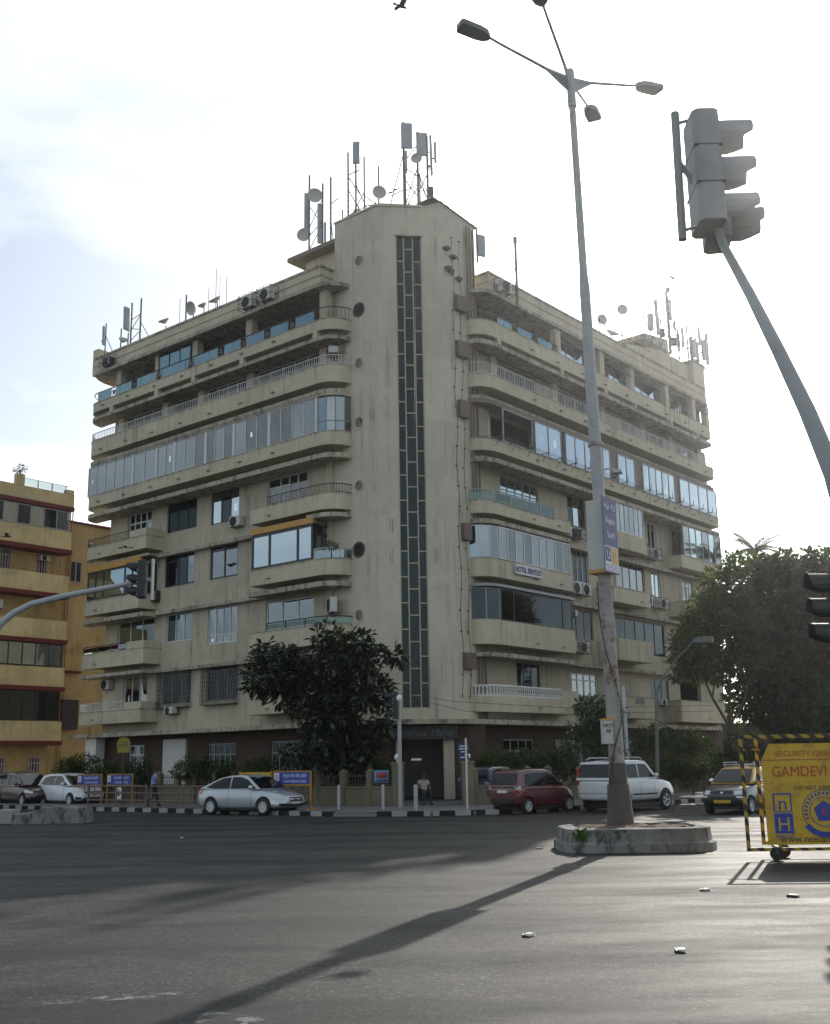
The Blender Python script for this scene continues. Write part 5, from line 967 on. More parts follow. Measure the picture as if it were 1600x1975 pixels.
def place(near_wheel, heading, sp, axle, side):
    """centre of a car whose wheel (axle 0 rear / 1 front, side -1 right / +1 left) touches the road at near_wheel"""
    h = Vector((math.cos(heading), math.sin(heading))); l = Vector((-h.y, h.x)); c = Vector(near_wheel)-h*sp['wx'][axle]-l*side*(sp['hw']-.1); return (c.x, c.y, 0)
hd = R(-33); car('sedan_car', 'silver sedan parked at the kerb beside the blue bank barricade', place((-6.0,43.8), hd, sedan, 1, -1), hd, sedan, PS, GR, 1.03)
hd = R(-44); car('hatchback_car', 'white hatchback parked behind the left divider, nose to the right', place((-17.7,57.6), hd, hatch, 1, -1), hd, hatch, PW, GR, 1.08)
hd = R(44); rc, dcl = car('hatchback_car', 'dark red tall hatchback parked right of the entrance', place((3.85,41.2), hd, tallh, 0, -1), hd, tallh, PR, GR, .99)
for s in (-1, 1): MB().prism([(-1.745,.56*s),(-1.60,.56*s),(-1.56,.765*s),(-1.69,.74*s)], .74, .86).obj('tail_light', M['taill'], rc, bevel=.015); MB().prism([(-1.73,.57*s),(-1.58,.57*s),(-1.55,.76*s),(-1.675,.735*s)], .862, 1.0).obj('reversing_light', M['headl'], rc, bevel=.015)
hd = R(44); cc, dcl = car('jeep_car', 'large white jeep with red upright tail lamps behind the lamp post', place((9.35,43.3), hd, jeep, 1, -1), hd, jeep, PJ, GR, .97)
for s in (-1, 1): MB().prism([(-2.115,.68*s),(-1.97,.68*s),(-1.97,.86*s),(-2.08,.845*s)], 1.0, [1.66,1.66,1.64,1.64]).obj('tail_light', M['taill'], cc, bevel=.02)
ro = MB()
for s in (-.62,.62): ro.path([(-1.7,s,1.93),(-1.5,s,2.0),(.0,s,2.0),(.2,s,1.93)], .022, 6)
ro.obj('roof_rail', M['steel'], cc)
tx = dict(small); tx['roof_paint'] = PY; hd = R(-128); cc, dcl = car('taxi', 'black taxi with yellow roof and roof rack behind the yellow barricade', (11.35,39.9,0), hd, tx, PB, GR, 1.08)
rk = MB()
for y in (-.5,.5): rk.path([(-.9,y,1.50),(.25,y,1.50)], .02, 5); rk.path([(-.9,y,1.58),(.25,y,1.58)], .015, 5)
for x in (-.9,-.6,-.3,0,.25): rk.path([(x,-.5,1.50),(x,.5,1.50)], .02, 5)
for x in (-.8,.15):
    for y in (-.5,.5): rk.path([(x,y,1.40),(x,y,1.58)], .02, 5)
rk.obj('roof_rack', M['steel'], cc)
hd = R(-46); car('minivan_car', 'maroon minivan standing left of the white hatchback', place((-20.7,59.3), hd, mpv, 1, -1), hd, mpv, PM, GR, 1.05)
hd = R(-50); car('sedan_car', 'white car whose nose just enters the left picture edge', (-22.4,52.6,0), hd, sedan, PW, GR, 1.0)
hd = R(-46); car('taxi', 'black and yellow taxi hidden behind the maroon minivan', (-21.9,65.0,0), hd, tx, PB, GR, 1.05)
hd = R(60); car('hatchback_car', 'navy hatchback inside the compound behind the wall, left of the red car', (3.2,49.0,.15), hd, hatch, PN, 'cars inside the compound', 1.0)
# ------------------------------------------------------------------ barricades
def stripes(name, ca, cb, scale):
    m, n, b = nodes(name); tcn = nnode(n, 'ShaderNodeTexCoord'); wv = nnode(n, 'ShaderNodeTexWave'); wv.bands_direction = 'DIAGONAL'; wv.inputs['Scale'].default_value = scale; wv.inputs['Distortion'].default_value = .3
    n.links.new(tcn.outputs['Object'], wv.inputs[0]); c = ramp(n, wv.outputs['Fac'], [(.49, ca), (.51, cb)]); P = nnode(n, 'ShaderNodeNewGeometry').outputs['Position']
    n.links.new(mixc(n, ramp(n, noise(n, P, 6, 5, .7), [(.45, (0,0,0)), (.75, (.6,.6,.6))]), c, (.06,.045,.03)), b.inputs['Base Color']); b.inputs['Roughness'].default_value = .6
    return m
M['chev'] = stripes('yellow_black_stripes', (.42,.27,.02), (.02,.018,.015), 2.4)
M['by'] = metal_paint('barricade_yellow', (.58,.37,.02), .55, .35, .5); M['bred'] = simple('barricade_red', (.38,.05,.02), .5); M['bblue'] = simple('barricade_blue', (.02,.05,.30), .45); M['bdark'] = simple('barricade_dark', (.05,.045,.03), .6); M['yframe'] = metal_paint('frame_yellow', (.42,.20,.02), .5, .3)
ga = thing('police_barricade', 'yellow wheeled police barricade panel lettered GAMDEVI with striped frame', 'barricade', (6.05,21.2,0), R(-4))
fr = MB()
for dy in (0, .62):
    x0 = 0 if dy == 0 else .42; zb_ = .17 if dy == 0 else .24
    fr.box(x0-.03, x0+.03, dy-.03, dy+.03, zb_, 2.27); fr.box(x0+.03, 3.1, dy-.028, dy+.028, zb_, zb_+.06); fr.box(x0+.03, 3.1, dy-.028, dy+.028, 2.21, 2.27); fr.box(3.1, 3.16, dy-.03, dy+.03, zb_, 2.27)
fr.box(.0,.42,.28,.31,1.98,2.02); fr.box(.55,.60,-.03,.03,.23,.3); fr.box(.55,.60,-.03,.6,.2,.24)
fr.obj('frame', M['chev'], ga)
for x, y in ((.5,0),(.78,.62),(2.8,0),(2.9,.62)):
    wh = MB().lathe([(.04,-.04),(.115,-.04),(.125,-.02),(.125,.02),(.115,.04),(.04,.04)], (x,y,.125), 'y', 18).obj('wheel', M['tyre'], ga, 50); MB().box(x-.03, x+.03, y-.05, y+.05, .12, .24).obj('fork', M['dark_rail'], ga)
pn = MB().add([(.36,-.03,.28),(3.0,-.03,.28),(3.0,-.03,1.80),(2.85,-.03,2.10),(.52,-.03,2.10),(.36,-.03,1.80),(.36,.01,.28),(3.0,.01,.28),(3.0,.01,1.80),(2.85,.01,2.10),(.52,.01,2.10),(.36,.01,1.80)], [(0,1,2,3,4,5),(11,10,9,8,7,6)]+[(i,(i+1)%6,6+(i+1)%6,6+i) for i in range(6)]).obj('panel', M['by'], ga)
MB().box(.38,2.98,-.036,-.03,1.795,1.81).obj('red_line', M['bred'], pn); fx = (R(90),0,0)
text('SECURITY CHECK', .145, M['bred'], pn, (.62,-.034,1.87), fx, align='LEFT', ext=.002)
text('GAMDEVI', .27, M['bred'], pn, (.52,-.034,1.50), fx, align='LEFT', ext=.002, sx=.88); text('DO NOT DRINK', .105, M['bdark'], pn, (.90,-.034,1.26), fx, align='LEFT', ext=.002)
MB().box(.50,.84,-.036,-.03,.86,1.20).obj('logo_outline', M['bblue'], pn); MB().box(.53,.81,-.040,-.036,.88,1.17).obj('logo_field', M['by'], pn); text('n', .36, M['bblue'], pn, (.67,-.042,.90), fx, ext=.002)
MB().box(.50,.84,-.036,-.03,.48,.84).obj('logo_block', M['bblue'], pn); text('H', .34, M['by'], pn, (.67,-.038,.53), fx, ext=.002); text('NEELAM', .085, M['bblue'], pn, (.67,-.034,.40), fx, ext=.002)
text('www.neelam', .19, M['bdark'], pn, (.58,-.034,.32-.0), fx, align='LEFT', ext=.002, sx=.95)
em = MB()
for r_ in (.40,.27): em.lathe([(r_-.012,-.006),(r_,-.006),(r_,0),(r_-.012,0),(r_-.012,-.006)], (1.42,-.031,.86), 'y', 36)
em.add([(1.42+.2*math.sin(2*math.pi*k/5), -.036, .86+.2*math.cos(2*math.pi*k/5)) for k in range(5)], [(0,1,2,3,4)])
em.add([(1.42+rr_*math.cos(a), -.037, .86+rr_*math.sin(a)) for a in [R(215+11*k) for k in range(11)] for rr_ in (.36,.46)], [(2*k,2*k+2,2*k+3,2*k+1) for k in range(10)]); em.obj('emblem', M['bblue'], pn)
text('e', .26, M['bred'], pn, (1.42,-.040,.80), fx, ext=.002)
for k in range(14):
    a = R(200-160*k/13); MB().box(-.018,.018,-.003,.003,-.028,.028).obj('emblem_mark', M['bblue'], pn, loc=(1.42+.335*math.cos(a),-.034,.86+.335*math.sin(a)), rot=(0,-(math.pi/2-a)*-1,0))
def bank(label, loc, rz, w=1.75, poster=False, group='blue bank barricades'):
    t = thing('bank_barricade', label, 'barricade', loc, rz, group)
    f = MB(); f.box(-w/2-.05,-w/2,-.03,.03,0,1.5); f.box(w/2,w/2+.05,-.03,.03,0,1.5); f.box(-w/2,w/2,-.025,.025,1.45,1.5); f.box(-w/2,w/2,-.025,.025,.92,.98)
    for x in (-w/2-.025, w/2+.025): f.box(x-.03,x+.03,-.3,.3,.0,.06)
    f.obj('frame', M['yframe'], t)
    g = MB()
    for z in (.25,.6): g.box(-w/2,w/2,-.015,.015,z,z+.05)
    for x in (-.45,.0,.45): g.box(x-.02,x+.02,-.012,.012,.1,.92)
    g.obj('lower_bars', M['dark_rail'], t)
    bd = MB().box(-w/2+.01,w/2-.01,-.035,-.02,.99,1.44).obj('board', M['bblue'], t); lg = MB().box(-w/2+.02,-w/2+.27,-.04,-.035,1.12,1.42).obj('logo', M['adwhite'], bd)
    MB().add([(-w/2+.145,-.042,1.38),(-w/2+.22,-.042,1.27),(-w/2+.145,-.042,1.16),(-w/2+.07,-.042,1.27)], [(0,1,2,3)]).obj('logo_mark', M['bred'], lg); MB().box(-w/2+.11,-w/2+.18,-.044,-.042,1.24,1.30).obj('logo_eye', M['adwhite'], lg)
    text('सेन्ट्रल बैंक ऑफ इंडिया', .17, M['adwhite'], bd, (.15,-.037,1.25), fx, ext=.002, sx=.78); text('Central Bank of India', .165, M['adwhite'], bd, (.15,-.037,1.05), fx, ext=.002, sx=.80, shear=.15)
    if poster:
        p = MB().box(-.28,.22,-.04,-.02,.30,.86).obj('poster', M['white'], t); MB().box(-.12,.07,-.045,-.04,.45,.68).obj('poster_print', simple('print_purple', (.06,.03,.16), .5), p)
        tc_ = MB()
        for k in range(7): a = R(30+20*k); tc_.box(-.03+.19*math.cos(a)-.02,-.03+.19*math.cos(a)+.02,-.045,-.04,.56+.19*math.sin(a)-.015,.56+.19*math.sin(a)+.015)
        tc_.obj('poster_arc', M['bdark'], p)
    return t
bank('blue bank barricade standing in front of the silver sedan', (-5.05,45.0,.15), R(-32), 1.8)
bank('blue bank barricade with a white poster, right of the white hatchback', (-14.6,55.2,.1), R(-40), 2.0, True)
bank('blue bank barricade half hidden behind the white hatchback', (-16.6,57.0,.1), R(-40), 2.0)
yb = thing('yellow_barricade', 'plain yellow barricade behind the silver sedan roof', 'barricade', (-6.9,47.6,.15), R(-34)); MB().box(-.9,.9,-.02,.02,1.1,1.45).obj('board', M['by'], yb)
for x in (-.88,.88): MB().box(x-.03,x+.03,-.03,.03,0,1.5).obj('post', M['yframe'], yb)
# pipe railing along the left kerb
for i, (p0, p1) in enumerate((((-7.5,4.8),(-7.5,9.4)),((-7.5,9.6),(-7.5,14.2)))):
    a, b = bw(*p0), bw(*p1); t = thing('pipe_railing', ('rusty horizontal pipe railing behind the silver sedan' , 'rusty horizontal pipe railing in front of the walking man')[i], 'railing', a); d = b-a
    for z in (.3,.62,.92): MB().path([(0,0,.15+z),(d.x/2,d.y/2,.13+z+.02*i),(d.x,d.y,.15+z)], .035, 6).obj('rail', M['hood'], t)
    for f in (0.02,.5,.98): MB().tube((d.x*f,d.y*f,.1), (d.x*f,d.y*f,1.15), .04, 6).obj('post', M['hood'], t)
# overhead cables
for i, (pts, lab) in enumerate((([(-.85,45.9,4.7),(1.5,46.6,4.35),(6.5,48.5,4.1),(14,53,4.3)],'upper thin cable strung from the signal pole along the right balconies'),([(-.85,45.9,4.62),(2.0,46.8,3.95),(6.5,48.7,3.85),(14,53,4.05)],'lower thin cable strung from the signal pole along the right balconies'))):
    tag(MB().path(pts, .012, 4).obj('overhead_cable', M['cable']), lab, 'cable', 'cables from the signal pole')
tag(MB().path([tuple(bw(6.9,.6,29.6)),tuple(bw(9.6,.2,28.9)),tuple(bw(14,-.2,28.1)),tuple(bw(24,0,27.9))], .018, 4).obj('overhead_cable', M['cable']), 'thin cable running from the tower antenna along the right roof edge', 'cable')
# ------------------------------------------------------------------ people
M['skin'] = simple('skin', (.16,.085,.05), .6); M['shirt'] = simple('shirt_blue', (.22,.27,.55), .8); M['trouser'] = simple('trousers_dark', (.02,.02,.025), .85); M['hair'] = simple('hair_black', (.008,.008,.008), .6); M['khaki'] = simple('shirt_pale', (.33,.32,.28), .8)
def skinned(name, joints, edges, m, parent, sub=2):
    me = bpy.data.meshes.new(name); me.from_pydata([j[:3] for j in joints], edges, []); o = link(name, me, parent, m)
    sk = o.modifiers.new('k', 'SKIN'); 
    bm = bmesh.new(); bm.from_mesh(me); ly = bm.verts.layers.skin.verify(); bm.verts.ensure_lookup_table()
    for v, j in zip(bm.verts, joints): v[ly].radius = (j[3], j[4] if len(j) > 4 else j[3])
    bm.verts[0][ly].use_root = True; bm.to_mesh(me); bm.free(); sk.use_smooth_shade = True
    s = o.modifiers.new('s', 'SUBSURF'); s.levels = s.render_levels = sub
    bpy.context.view_layer.update(); ev = bpy.data.meshes.new_from_object(o.evaluated_get(bpy.context.evaluated_depsgraph_get())); o.modifiers.clear(); o.data = ev; ev.materials.clear(); ev.materials.append(m)
    for p in ev.polygons: p.use_smooth = True
    return o
def person(label, loc, rz, J, shirt, trouser):
    """J: joints dict; x right of figure, y forward"""
    t = thing('person', label, 'person', loc, rz)
    names = ['pelvis','waist','chest','neck','head_low','head_mid','head_top','shl','ell','wrl','hal','shr','elr','wrr','har','hipl','knl','anl','tol','hipr','knr','anr','tor']
    rad = dict(pelvis=.13,waist=.12,chest=.14,neck=.055,head_low=.07,head_mid=.095,head_top=.075,shl=.06,ell=.042,wrl=.03,hal=.035,shr=.06,elr=.042,wrr=.03,har=.035,hipl=.09,knl=.06,anl=.042,tol=.04,hipr=.09,knr=.06,anr=.042,tor=.04)
    idx = {n: i for i, n in enumerate(names)}; E_ = [('pelvis','waist'),('waist','chest'),('chest','neck'),('neck','head_low'),('head_low','head_mid'),('head_mid','head_top'),('chest','shl'),('shl','ell'),('ell','wrl'),('wrl','hal'),('chest','shr'),('shr','elr'),('elr','wrr'),('wrr','har'),('pelvis','hipl'),('hipl','knl'),('knl','anl'),('anl','tol'),('pelvis','hipr'),('hipr','knr'),('knr','anr'),('anr','tor')]
    skinned('body', [(*J[n], rad[n]*.93) for n in names], [(idx[a], idx[b]) for a, b in E_], M['skin'], t)
    sn = ['waist','pelvis','chest','neck','shl','elm_l','shr','elm_r']; JJ = dict(J)
    for s in 'lr': JJ['elm_'+s] = tuple(J['sh'+s][k]*.35+J['el'+s][k]*.65 for k in range(3))
    JJ['neck'] = tuple(J['chest'][k]*.45+J['neck'][k]*.55 for k in range(3)); ix = {n: i for i, n in enumerate(sn)}; rs = dict(waist=.15,pelvis=.155,chest=.165,neck=.075,shl=.078,elm_l=.068,shr=.078,elm_r=.068)
    skinned('shirt', [(*JJ[n], rs[n]) for n in sn], [(ix[a], ix[b]) for a, b in (('pelvis','waist'),('waist','chest'),('chest','neck'),('chest','shl'),('shl','elm_l'),('chest','shr'),('shr','elm_r'))], shirt, t)
    tn = ['pelvis','hipl','knl','anl','hipr','knr','anr']; ix = {n: i for i, n in enumerate(tn)}; rt = dict(pelvis=.14,hipl=.105,knl=.078,anl=.065,hipr=.105,knr=.078,anr=.065)
    JT = dict(J); JT['anl'] = tuple(J['anl'][k]+(.05 if k == 2 else 0) for k in range(3)); JT['anr'] = tuple(J['anr'][k]+(.05 if k == 2 else 0) for k in range(3))
    skinned('trousers', [(*JT[n], rt[n]) for n in tn], [(ix[a], ix[b]) for a, b in (('pelvis','hipl'),('hipl','knl'),('knl','anl'),('pelvis','hipr'),('hipr','knr'),('knr','anr'))], trouser, t)
    for s in 'lr':
        a, b = Vector(J['an'+s]), Vector(J['to'+s]); MB().path([tuple(a+Vector((0,-.05,-.03))), tuple(a+Vector((0,.02,-.02))), tuple(b+Vector((0,.02,-.015)))], [.045,.055,.04], 8).obj('shoe', M['black'], t, 60)
    h = Vector(J['head_mid']); k = MB().lathe([(.001,.135),(.07,.115),(.105,.06),(.112,0),(.10,-.04)], tuple(h+Vector((0,-.02,.02))), 'z', 12).obj('hair', M['hair'], t, 60)
    MB().prism([(-.013,.085),(.013,.085),(.0,.125)], h.z-.03, h.z+.02).obj('nose', M['skin'], t, loc=(h.x,h.y,0))
    for s in (-1, 1): MB().lathe([(.001,-.01),(.012,0),(.001,.01)], (h.x+s*.035,h.y+.088,h.z+.015), 'y', 8).obj('eye', M['black'], t); MB().lathe([(.001,-.012),(.028,0),(.001,.012)], (h.x+s*.098,h.y,h.z-.01), 'x', 8).obj('ear', M['skin'], t)
    MB().box(h.x-.025,h.x+.025,h.y+.075,h.y+.092,h.z-.065,h.z-.056).obj('mouth', M['bred'], t)
    for s in 'lr':      # four fingers and a thumb
        w_, hh = Vector(J['wr'+s]), Vector(J['ha'+s]); d = (hh-w_).normalized(); sd_ = d.cross(Vector((0,1,0))); sd_ = sd_.normalized() if sd_.length > .1 else Vector((1,0,0)); cr_ = Vector((0,1,0))
        for i, L in enumerate((.06,.07,.075,.062)):
            b = hh+cr_*(i-1.5)*.018; MB().path([tuple(b), tuple(b+d*L*.55), tuple(b+d*L*.9+sd_*.02)], [.009,.008,.006], 5).obj('finger', M['skin'], t)
        b = w_+d*.03+cr_*.035; MB().path([tuple(b), tuple(b+d*.035+cr_*.02), tuple(b+d*.065+cr_*.015)], [.011,.01,.007], 5).obj('thumb', M['skin'], t)
    return t
walk = dict(pelvis=(0,0,.93),waist=(0,.01,1.08),chest=(0,.03,1.33),neck=(0,.05,1.47),head_low=(0,.065,1.53),head_mid=(0,.075,1.61),head_top=(0,.07,1.68),
  shl=(-.19,.03,1.38),ell=(-.24,-.08,1.14),wrl=(-.24,.05,.93),hal=(-.24,.10,.86),shr=(.19,.03,1.38),elr=(.25,.06,1.13),wrr=(.22,.22,.98),har=(.20,.29,.94),
  hipl=(-.09,0,.88),knl=(-.10,.16,.50),anl=(-.10,.22,.09),tol=(-.10,.36,.05),hipr=(.09,0,.88),knr=(.10,-.02,.48),anr=(.10,-.27,.13),tor=(.10,-.16,.05))
person('person in a pale blue shirt and dark trousers walking behind the pipe railing', (-12.1,51.6,.15), R(-70), walk, M['shirt'], M['trouser'])
sit = dict(pelvis=(0,0,.52),waist=(0,-.04,.67),chest=(0,-.05,.92),neck=(0,-.03,1.06),head_low=(0,-.01,1.12),head_mid=(0,0,1.20),head_top=(0,0,1.27),
  shl=(-.19,-.05,.97),ell=(-.25,.04,.72),wrl=(-.18,.24,.64),hal=(-.14,.31,.63),shr=(.19,-.05,.97),elr=(.25,.04,.72),wrr=(.18,.24,.64),har=(.14,.31,.63),
  hipl=(-.09,.03,.50),knl=(-.15,.42,.50),anl=(-.16,.40,.08),tol=(-.17,.54,.05),hipr=(.09,.03,.50),knr=(.15,.42,.50),anr=(.18,.48,.08),tor=(.2,.62,.05))
person('person in a pale shirt seated on a chair just inside the gate', (.15,47.9,.15), R(200), sit, M['khaki'], M['trouser'])
ch = thing('chair', 'dark plastic chair under the seated person at the gate', 'chair', (.15,47.9,.15), R(200)); MB().box(-.22,.22,-.22,.22,.37,.41).obj('seat', M['dark_rail'], ch); MB().box(-.22,.22,-.25,-.22,.41,.85).obj('backrest', M['dark_rail'], ch)
for x in (-.19,.19):
    for y in (-.2,.2): MB().box(x-.02,x+.02,y-.02,y+.02,0,.37).obj('leg', M['dark_rail'], ch)
# ------------------------------------------------------------------ birds
def bird(label, loc, rz, roll, s=1.0, perched=False):
    t = thing('crow', label, 'bird', loc, rz); t.scale = (s,)*3
    MB().lathe([(.001,-.24),(.03,-.2),(.06,-.06),(.065,.04),(.04,.14),(.042,.18),(.02,.22),(.001,.26)], axis='x', n=10).obj('body', M['black'], t, 60)
    MB().prism([(-.2,-.02),(-.2,.02),(-.36,.07),(-.36,-.07)], -.01, .01).obj('tail', M['black'], t)
    for sd_ in (-1, 1):
        if perched: MB().add([(.08,.06*sd_,.03),(-.05,.085*sd_,.02),(-.26,.03*sd_,-.03),(-.05,.07*sd_,-.05)], [(0,1,2),(0,2,3)]).obj('wing', M['black'], t)
        else: MB().add([(.10,.05*sd_,.02),(.12,.28*sd_,.02+roll*.14),(.0,.52*sd_,.02+roll*.10),(-.10,.40*sd_,.02+roll*.10),(-.12,.2*sd_,.02+roll*.08),(-.12,.05*sd_,.02)], [(0,1,4,5),(1,2,3,4)]).obj('wing', M['black'], t)
    return t
bird('crow flying at the top of the sky', (-.14,30,24.95), R(30), 1.2, .8); bird('crow flying near the mast at the right roof end', (15.4,60,29.4), R(120), .8, .9); bird('crow flying before the fourth floor balcony at the far left', (-16.1,60,13.86), R(90), -.6, 1.0); bird('crow flying in front of the plain left building', (-23.5,62,15.0), R(10), .9, 1.0)
# ------------------------------------------------------------------ yellow building at left
Y = thing('yellow_building', 'yellow balconied apartment block with dark red bands at the left edge', 'building', BO, BA)
FY = lambda u, d, z: (u, 36+d, z)
M['ylight'] = stucco('yellow_light', (.56,.45,.24), streak=.6, blotch=.5, mould=.15); M['ydeep'] = stucco('yellow_deep', (.44,.31,.14), streak=.8, blotch=.5, rust=.5, dirt=(.14,.06,.02)); M['yred'] = stucco('red_band', (.13,.022,.02), streak=.3); M['pinkwood'] = metal_paint('pink_wood', (.34,.27,.26), .6)
bz = [3.75, 7.37, 10.59, 13.78, 16.95, 20.06]; U0, U1 = -9., 4.85
MB(FY).box(U0, U1-.3, 1.2, 9, 0, 20.2).obj('wall', M['ydeep'], Y)
for k, z in enumerate(bz):
    MB(FY).box(U0, U1, -.12, 1.2, z-.28, z).obj('red_band', M['yred'], Y)
    if k < 5: MB(FY).ring([(U0,1.2),(U0,0),(U1-.05,0),(U1-.05,1.2)], [(U0+.12,1.2),(U0+.12,.12),(U1-.17,.12),(U1-.17,1.2)], z, z+1.30).obj('balcony', M['ylight'], Y)
MB(FY).box(U0, U1, 0, .2, 20.06, 21.0).obj('roof_parapet', M['ylight'], Y)
for u in (.6, 4.5): MB(FY).box(u-.28, u+.28, -.05, .4, 21.0, 21.75 if u < 2 else 21.3).obj('roof_pillar', M['ylight'], Y)
for (z0, z1, n, g, fm) in ((18.3,19.72,9,('g_dark','g_mid'),'grey_frame'),(8.72,10.28,9,('g_mid','g_mid'),'black_frame'),(5.1,7.05,10,'g_dark','black_frame')):
    window(FY, -4.5, 4.6, z0, z1, .1, n, fm, g, .07, (), .7, ('curtain2','curtain'), parent=Y)
MB(FY).box(-8.9, -4.5, .05, .12, 18.25, 19.75).obj('infill', M['ylight'], Y)
for u, z in ((.5,15.05),(3.3,15.05),(-2,15.05),(1.0,1.1),(3.6,1.1),(-1.5,1.1)):
    w_ = window(FY, u-.42, u+.42, z, z+1.62, 1.17, 4, 'pinkwood', 'g_dark', .08, (z+1.2,), 0, parent=Y)
gr = MB(FY)
for u in (.9,2.0,3.1,4.2): gr.box(u-.03,u+.03,.08,.14,21.0,21.55)
gr.path([(.9,.1,21.55),(4.4,.1,21.55)], .03, 5); gr.obj('roof_rail', M['steel'], Y)
MB(FY).box(.95, 4.2, .10, .11, 21.05, 21.5).obj('glass_panel', M['g_clear'], Y)
MB(FY).box(U1-.3, 14, 2.6, 9, 0, 19.6).obj('rear_wing', M['ydeep'], Y); MB(FY).box(U1-.3, 14, 2.45, 9, 19.6, 19.75).obj('rear_cornice', M['yred'], Y)
pp = MB(FY)
for u, r in ((4.72,.05),(5.1,.06),(5.35,.045),(6.2,.05),(6.4,.05)): pp.path([(u,2.5 if u > 4.8 else 1.1,.2),(u,2.5 if u > 4.8 else 1.1,20.6 if u > 5 else 19.5)], r, 6)
pp.obj('drain_pipes', M['ydeep'], Y); MB(FY).box(6.3,7.6,2.2,2.6,8.6,8.75).obj('red_hood', M['yred'], Y); MB(FY).box(6.2,7.5,2.2,2.62,4.6,6.7).obj('door', simple('door_dark', (.03,.01,.01), .6), Y); window(FY, 6.4, 7.4, 15.2, 16.8, 2.56, 2, 'pinkwood', 'g_dark', .08, (), 0, parent=Y)
# ------------------------------------------------------------------ air conditioners
def ac(label, F, u, d, z, w=.85, h=.62, depth=.34, cage=False, group='air conditioner outdoor units', face='front', dark=False, root=None, rz=0.):
    p = Vector(F(u, d, z)); p2 = Vector(F(u+1, d, z)); e = (p2-p); 
    wpos = bw(p.x, p.y, p.z); ang = math.atan2(e.y, e.x)+BA; out_ = Vector(F(u, d-1, z))-p; o_ang = math.atan2(out_.y, out_.x)+BA
    t = thing('air_conditioner', label, 'air conditioner', wpos, o_ang+math.pi/2+rz, group)      # local -y faces the street
    MB().box(-w/2, w/2, -depth/2, depth/2, .05, h).obj('casing', M['ac_dark'] if dark else M['ac'], t, bevel=.02)
    g = MB(); cx = -w*.12
    for r_ in (.07,.14,.21,.26):
        rr_ = r_*h/.62; g.lathe([(rr_,-.006),(rr_+.012,-.006),(rr_+.012,.006),(rr_,.006),(rr_,-.006)], (cx, -depth/2-.012, h*.53), 'y', 22)
    for k in range(6): a = math.pi*k/6; g.tube((cx+.27*h/.62*math.cos(a), -depth/2-.012, h*.53+.27*h/.62*math.sin(a)), (cx-.27*h/.62*math.cos(a), -depth/2-.012, h*.53-.27*h/.62*math.sin(a)), .006, 4)
    g.obj('fan_guard', M['dark_rail'], t); MB().lathe([(.001,-.003),(.265*h/.62,-.003)], (cx, -depth/2-.002, h*.53), 'y', 22).obj('fan_opening', M['ac_dark'], t)
    MB().box(w*.30, w*.44, -depth/2-.004, -depth/2, .12, h-.08).obj('side_panel', M['ac'], t)
    b = MB()
    for x in (-w*.35, w*.35): b.box(x-.02, x+.02, -depth/2, depth/2+.25, .0, .04)
    b.obj('bracket', M['dark_rail'], t)
    if cage:
        c = MB(); X, Yd = w/2+.12, depth/2+.12
        for z_ in (-.03, h*.5, h+.08):
            for a_, b_ in (((-X,-Yd),(X,-Yd)),((X,-Yd),(X,Yd+.2)),((-X,-Yd),(-X,Yd+.2))): c.tube((*a_, z_), (*b_, z_), .016, 4)
        for x, y in ((-X,-Yd),(X,-Yd),(0,-Yd),(X,Yd),(-X,Yd)): c.tube((x,y,-.03), (x,y,h+.08), .016, 4)
        c.obj('cage', M['dark_rail'], t)
    return t
ac('left unit of the caged pair on the left roof parapet', FL, 12.0, -.05, 26.75, .9, .7, cage=True); ac('right unit of the caged pair on the left roof parapet', FL, 10.5, -.05, 26.75, .9, .7, cage=True)
ac('dark caged unit on the roof parapet at the far left end', FL, 25.4, .0, 26.72, .8, .6, dark=True, cage=True); ac('small white unit behind the sixth floor railing next to the tower', FL, 6.35, .85, 22.75, .8, .42, .5, rz=R(-40))
ac('white unit hanging below the fourth floor sliding window, left facade', FL, 13.9, 1.0, 14.72, .85, .62); ac('black unit beside the far left picture window', FL, 21.1, 1.05, 11.3, .6, .7, dark=True)
ac('large white unit on the second floor balcony next to the tower', FL, 6.3, .75, 9.15, .95, .8, cage=False, rz=R(-35)); ac('white unit under the ledge of the first floor at the far left', FL, 25.4, 1.0, 6.45, .8, .6)
ac('unit under the first floor grilled window of the left facade', FL, 19.0, .85, 4.75, .75, .42)
ac('caged unit on the right roof parapet beside the tower', FR, 7.9, -.1, 26.72, .9, .7, cage=True)
ac('caged unit below the fourth floor window behind the banner', FR, 14.6, .95, 14.35, .8, .6, cage=True); ac('second caged unit below the fourth floor window behind the banner', FR, 15.8, .95, 14.35, .8, .6, cage=True, dark=True)
ac('left unit of the pair under the right bay window, fourth floor', FR, 23.2, .8, 14.3, .85, .66, cage=True); ac('right unit of the pair under the right bay window, fourth floor', FR, 24.8, .8, 14.3, .85, .66, cage=True)
for i, u in enumerate((14.1,15.1,16.1)): ac(('first','second','third')[i]+' of the three units in a row right of the hotel sign', FR, u, .8, 11.05, .85, .68, cage=(i == 0))
ac('left unit of the railed pair on the third floor, right facade', FR, 23.3, .7, 11.15, .85, .62, cage=True); ac('right unit of the railed pair on the third floor, right facade', FR, 25.2, .7, 11.15, .85, .62, cage=True)
ac('left unit of the caged pair beside the dark glazed balcony', FR, 14.3, .8, 7.75, .8, .62, cage=True); ac('right unit of the caged pair beside the dark glazed balcony', FR, 15.5, .8, 7.75, .8, .62, cage=True)
ac('window unit above the dark window right of the lamp post, second floor', FR, 14.9, 1.0, 9.75, .7, .42); ac('window unit below the first floor window left of the lamp post', FR, 16.4, 1.0, 5.0, .7, .42); ac('window unit on the first floor half hidden by the right tree', FR, 25.0, 1.0, 5.1, .7, .42)
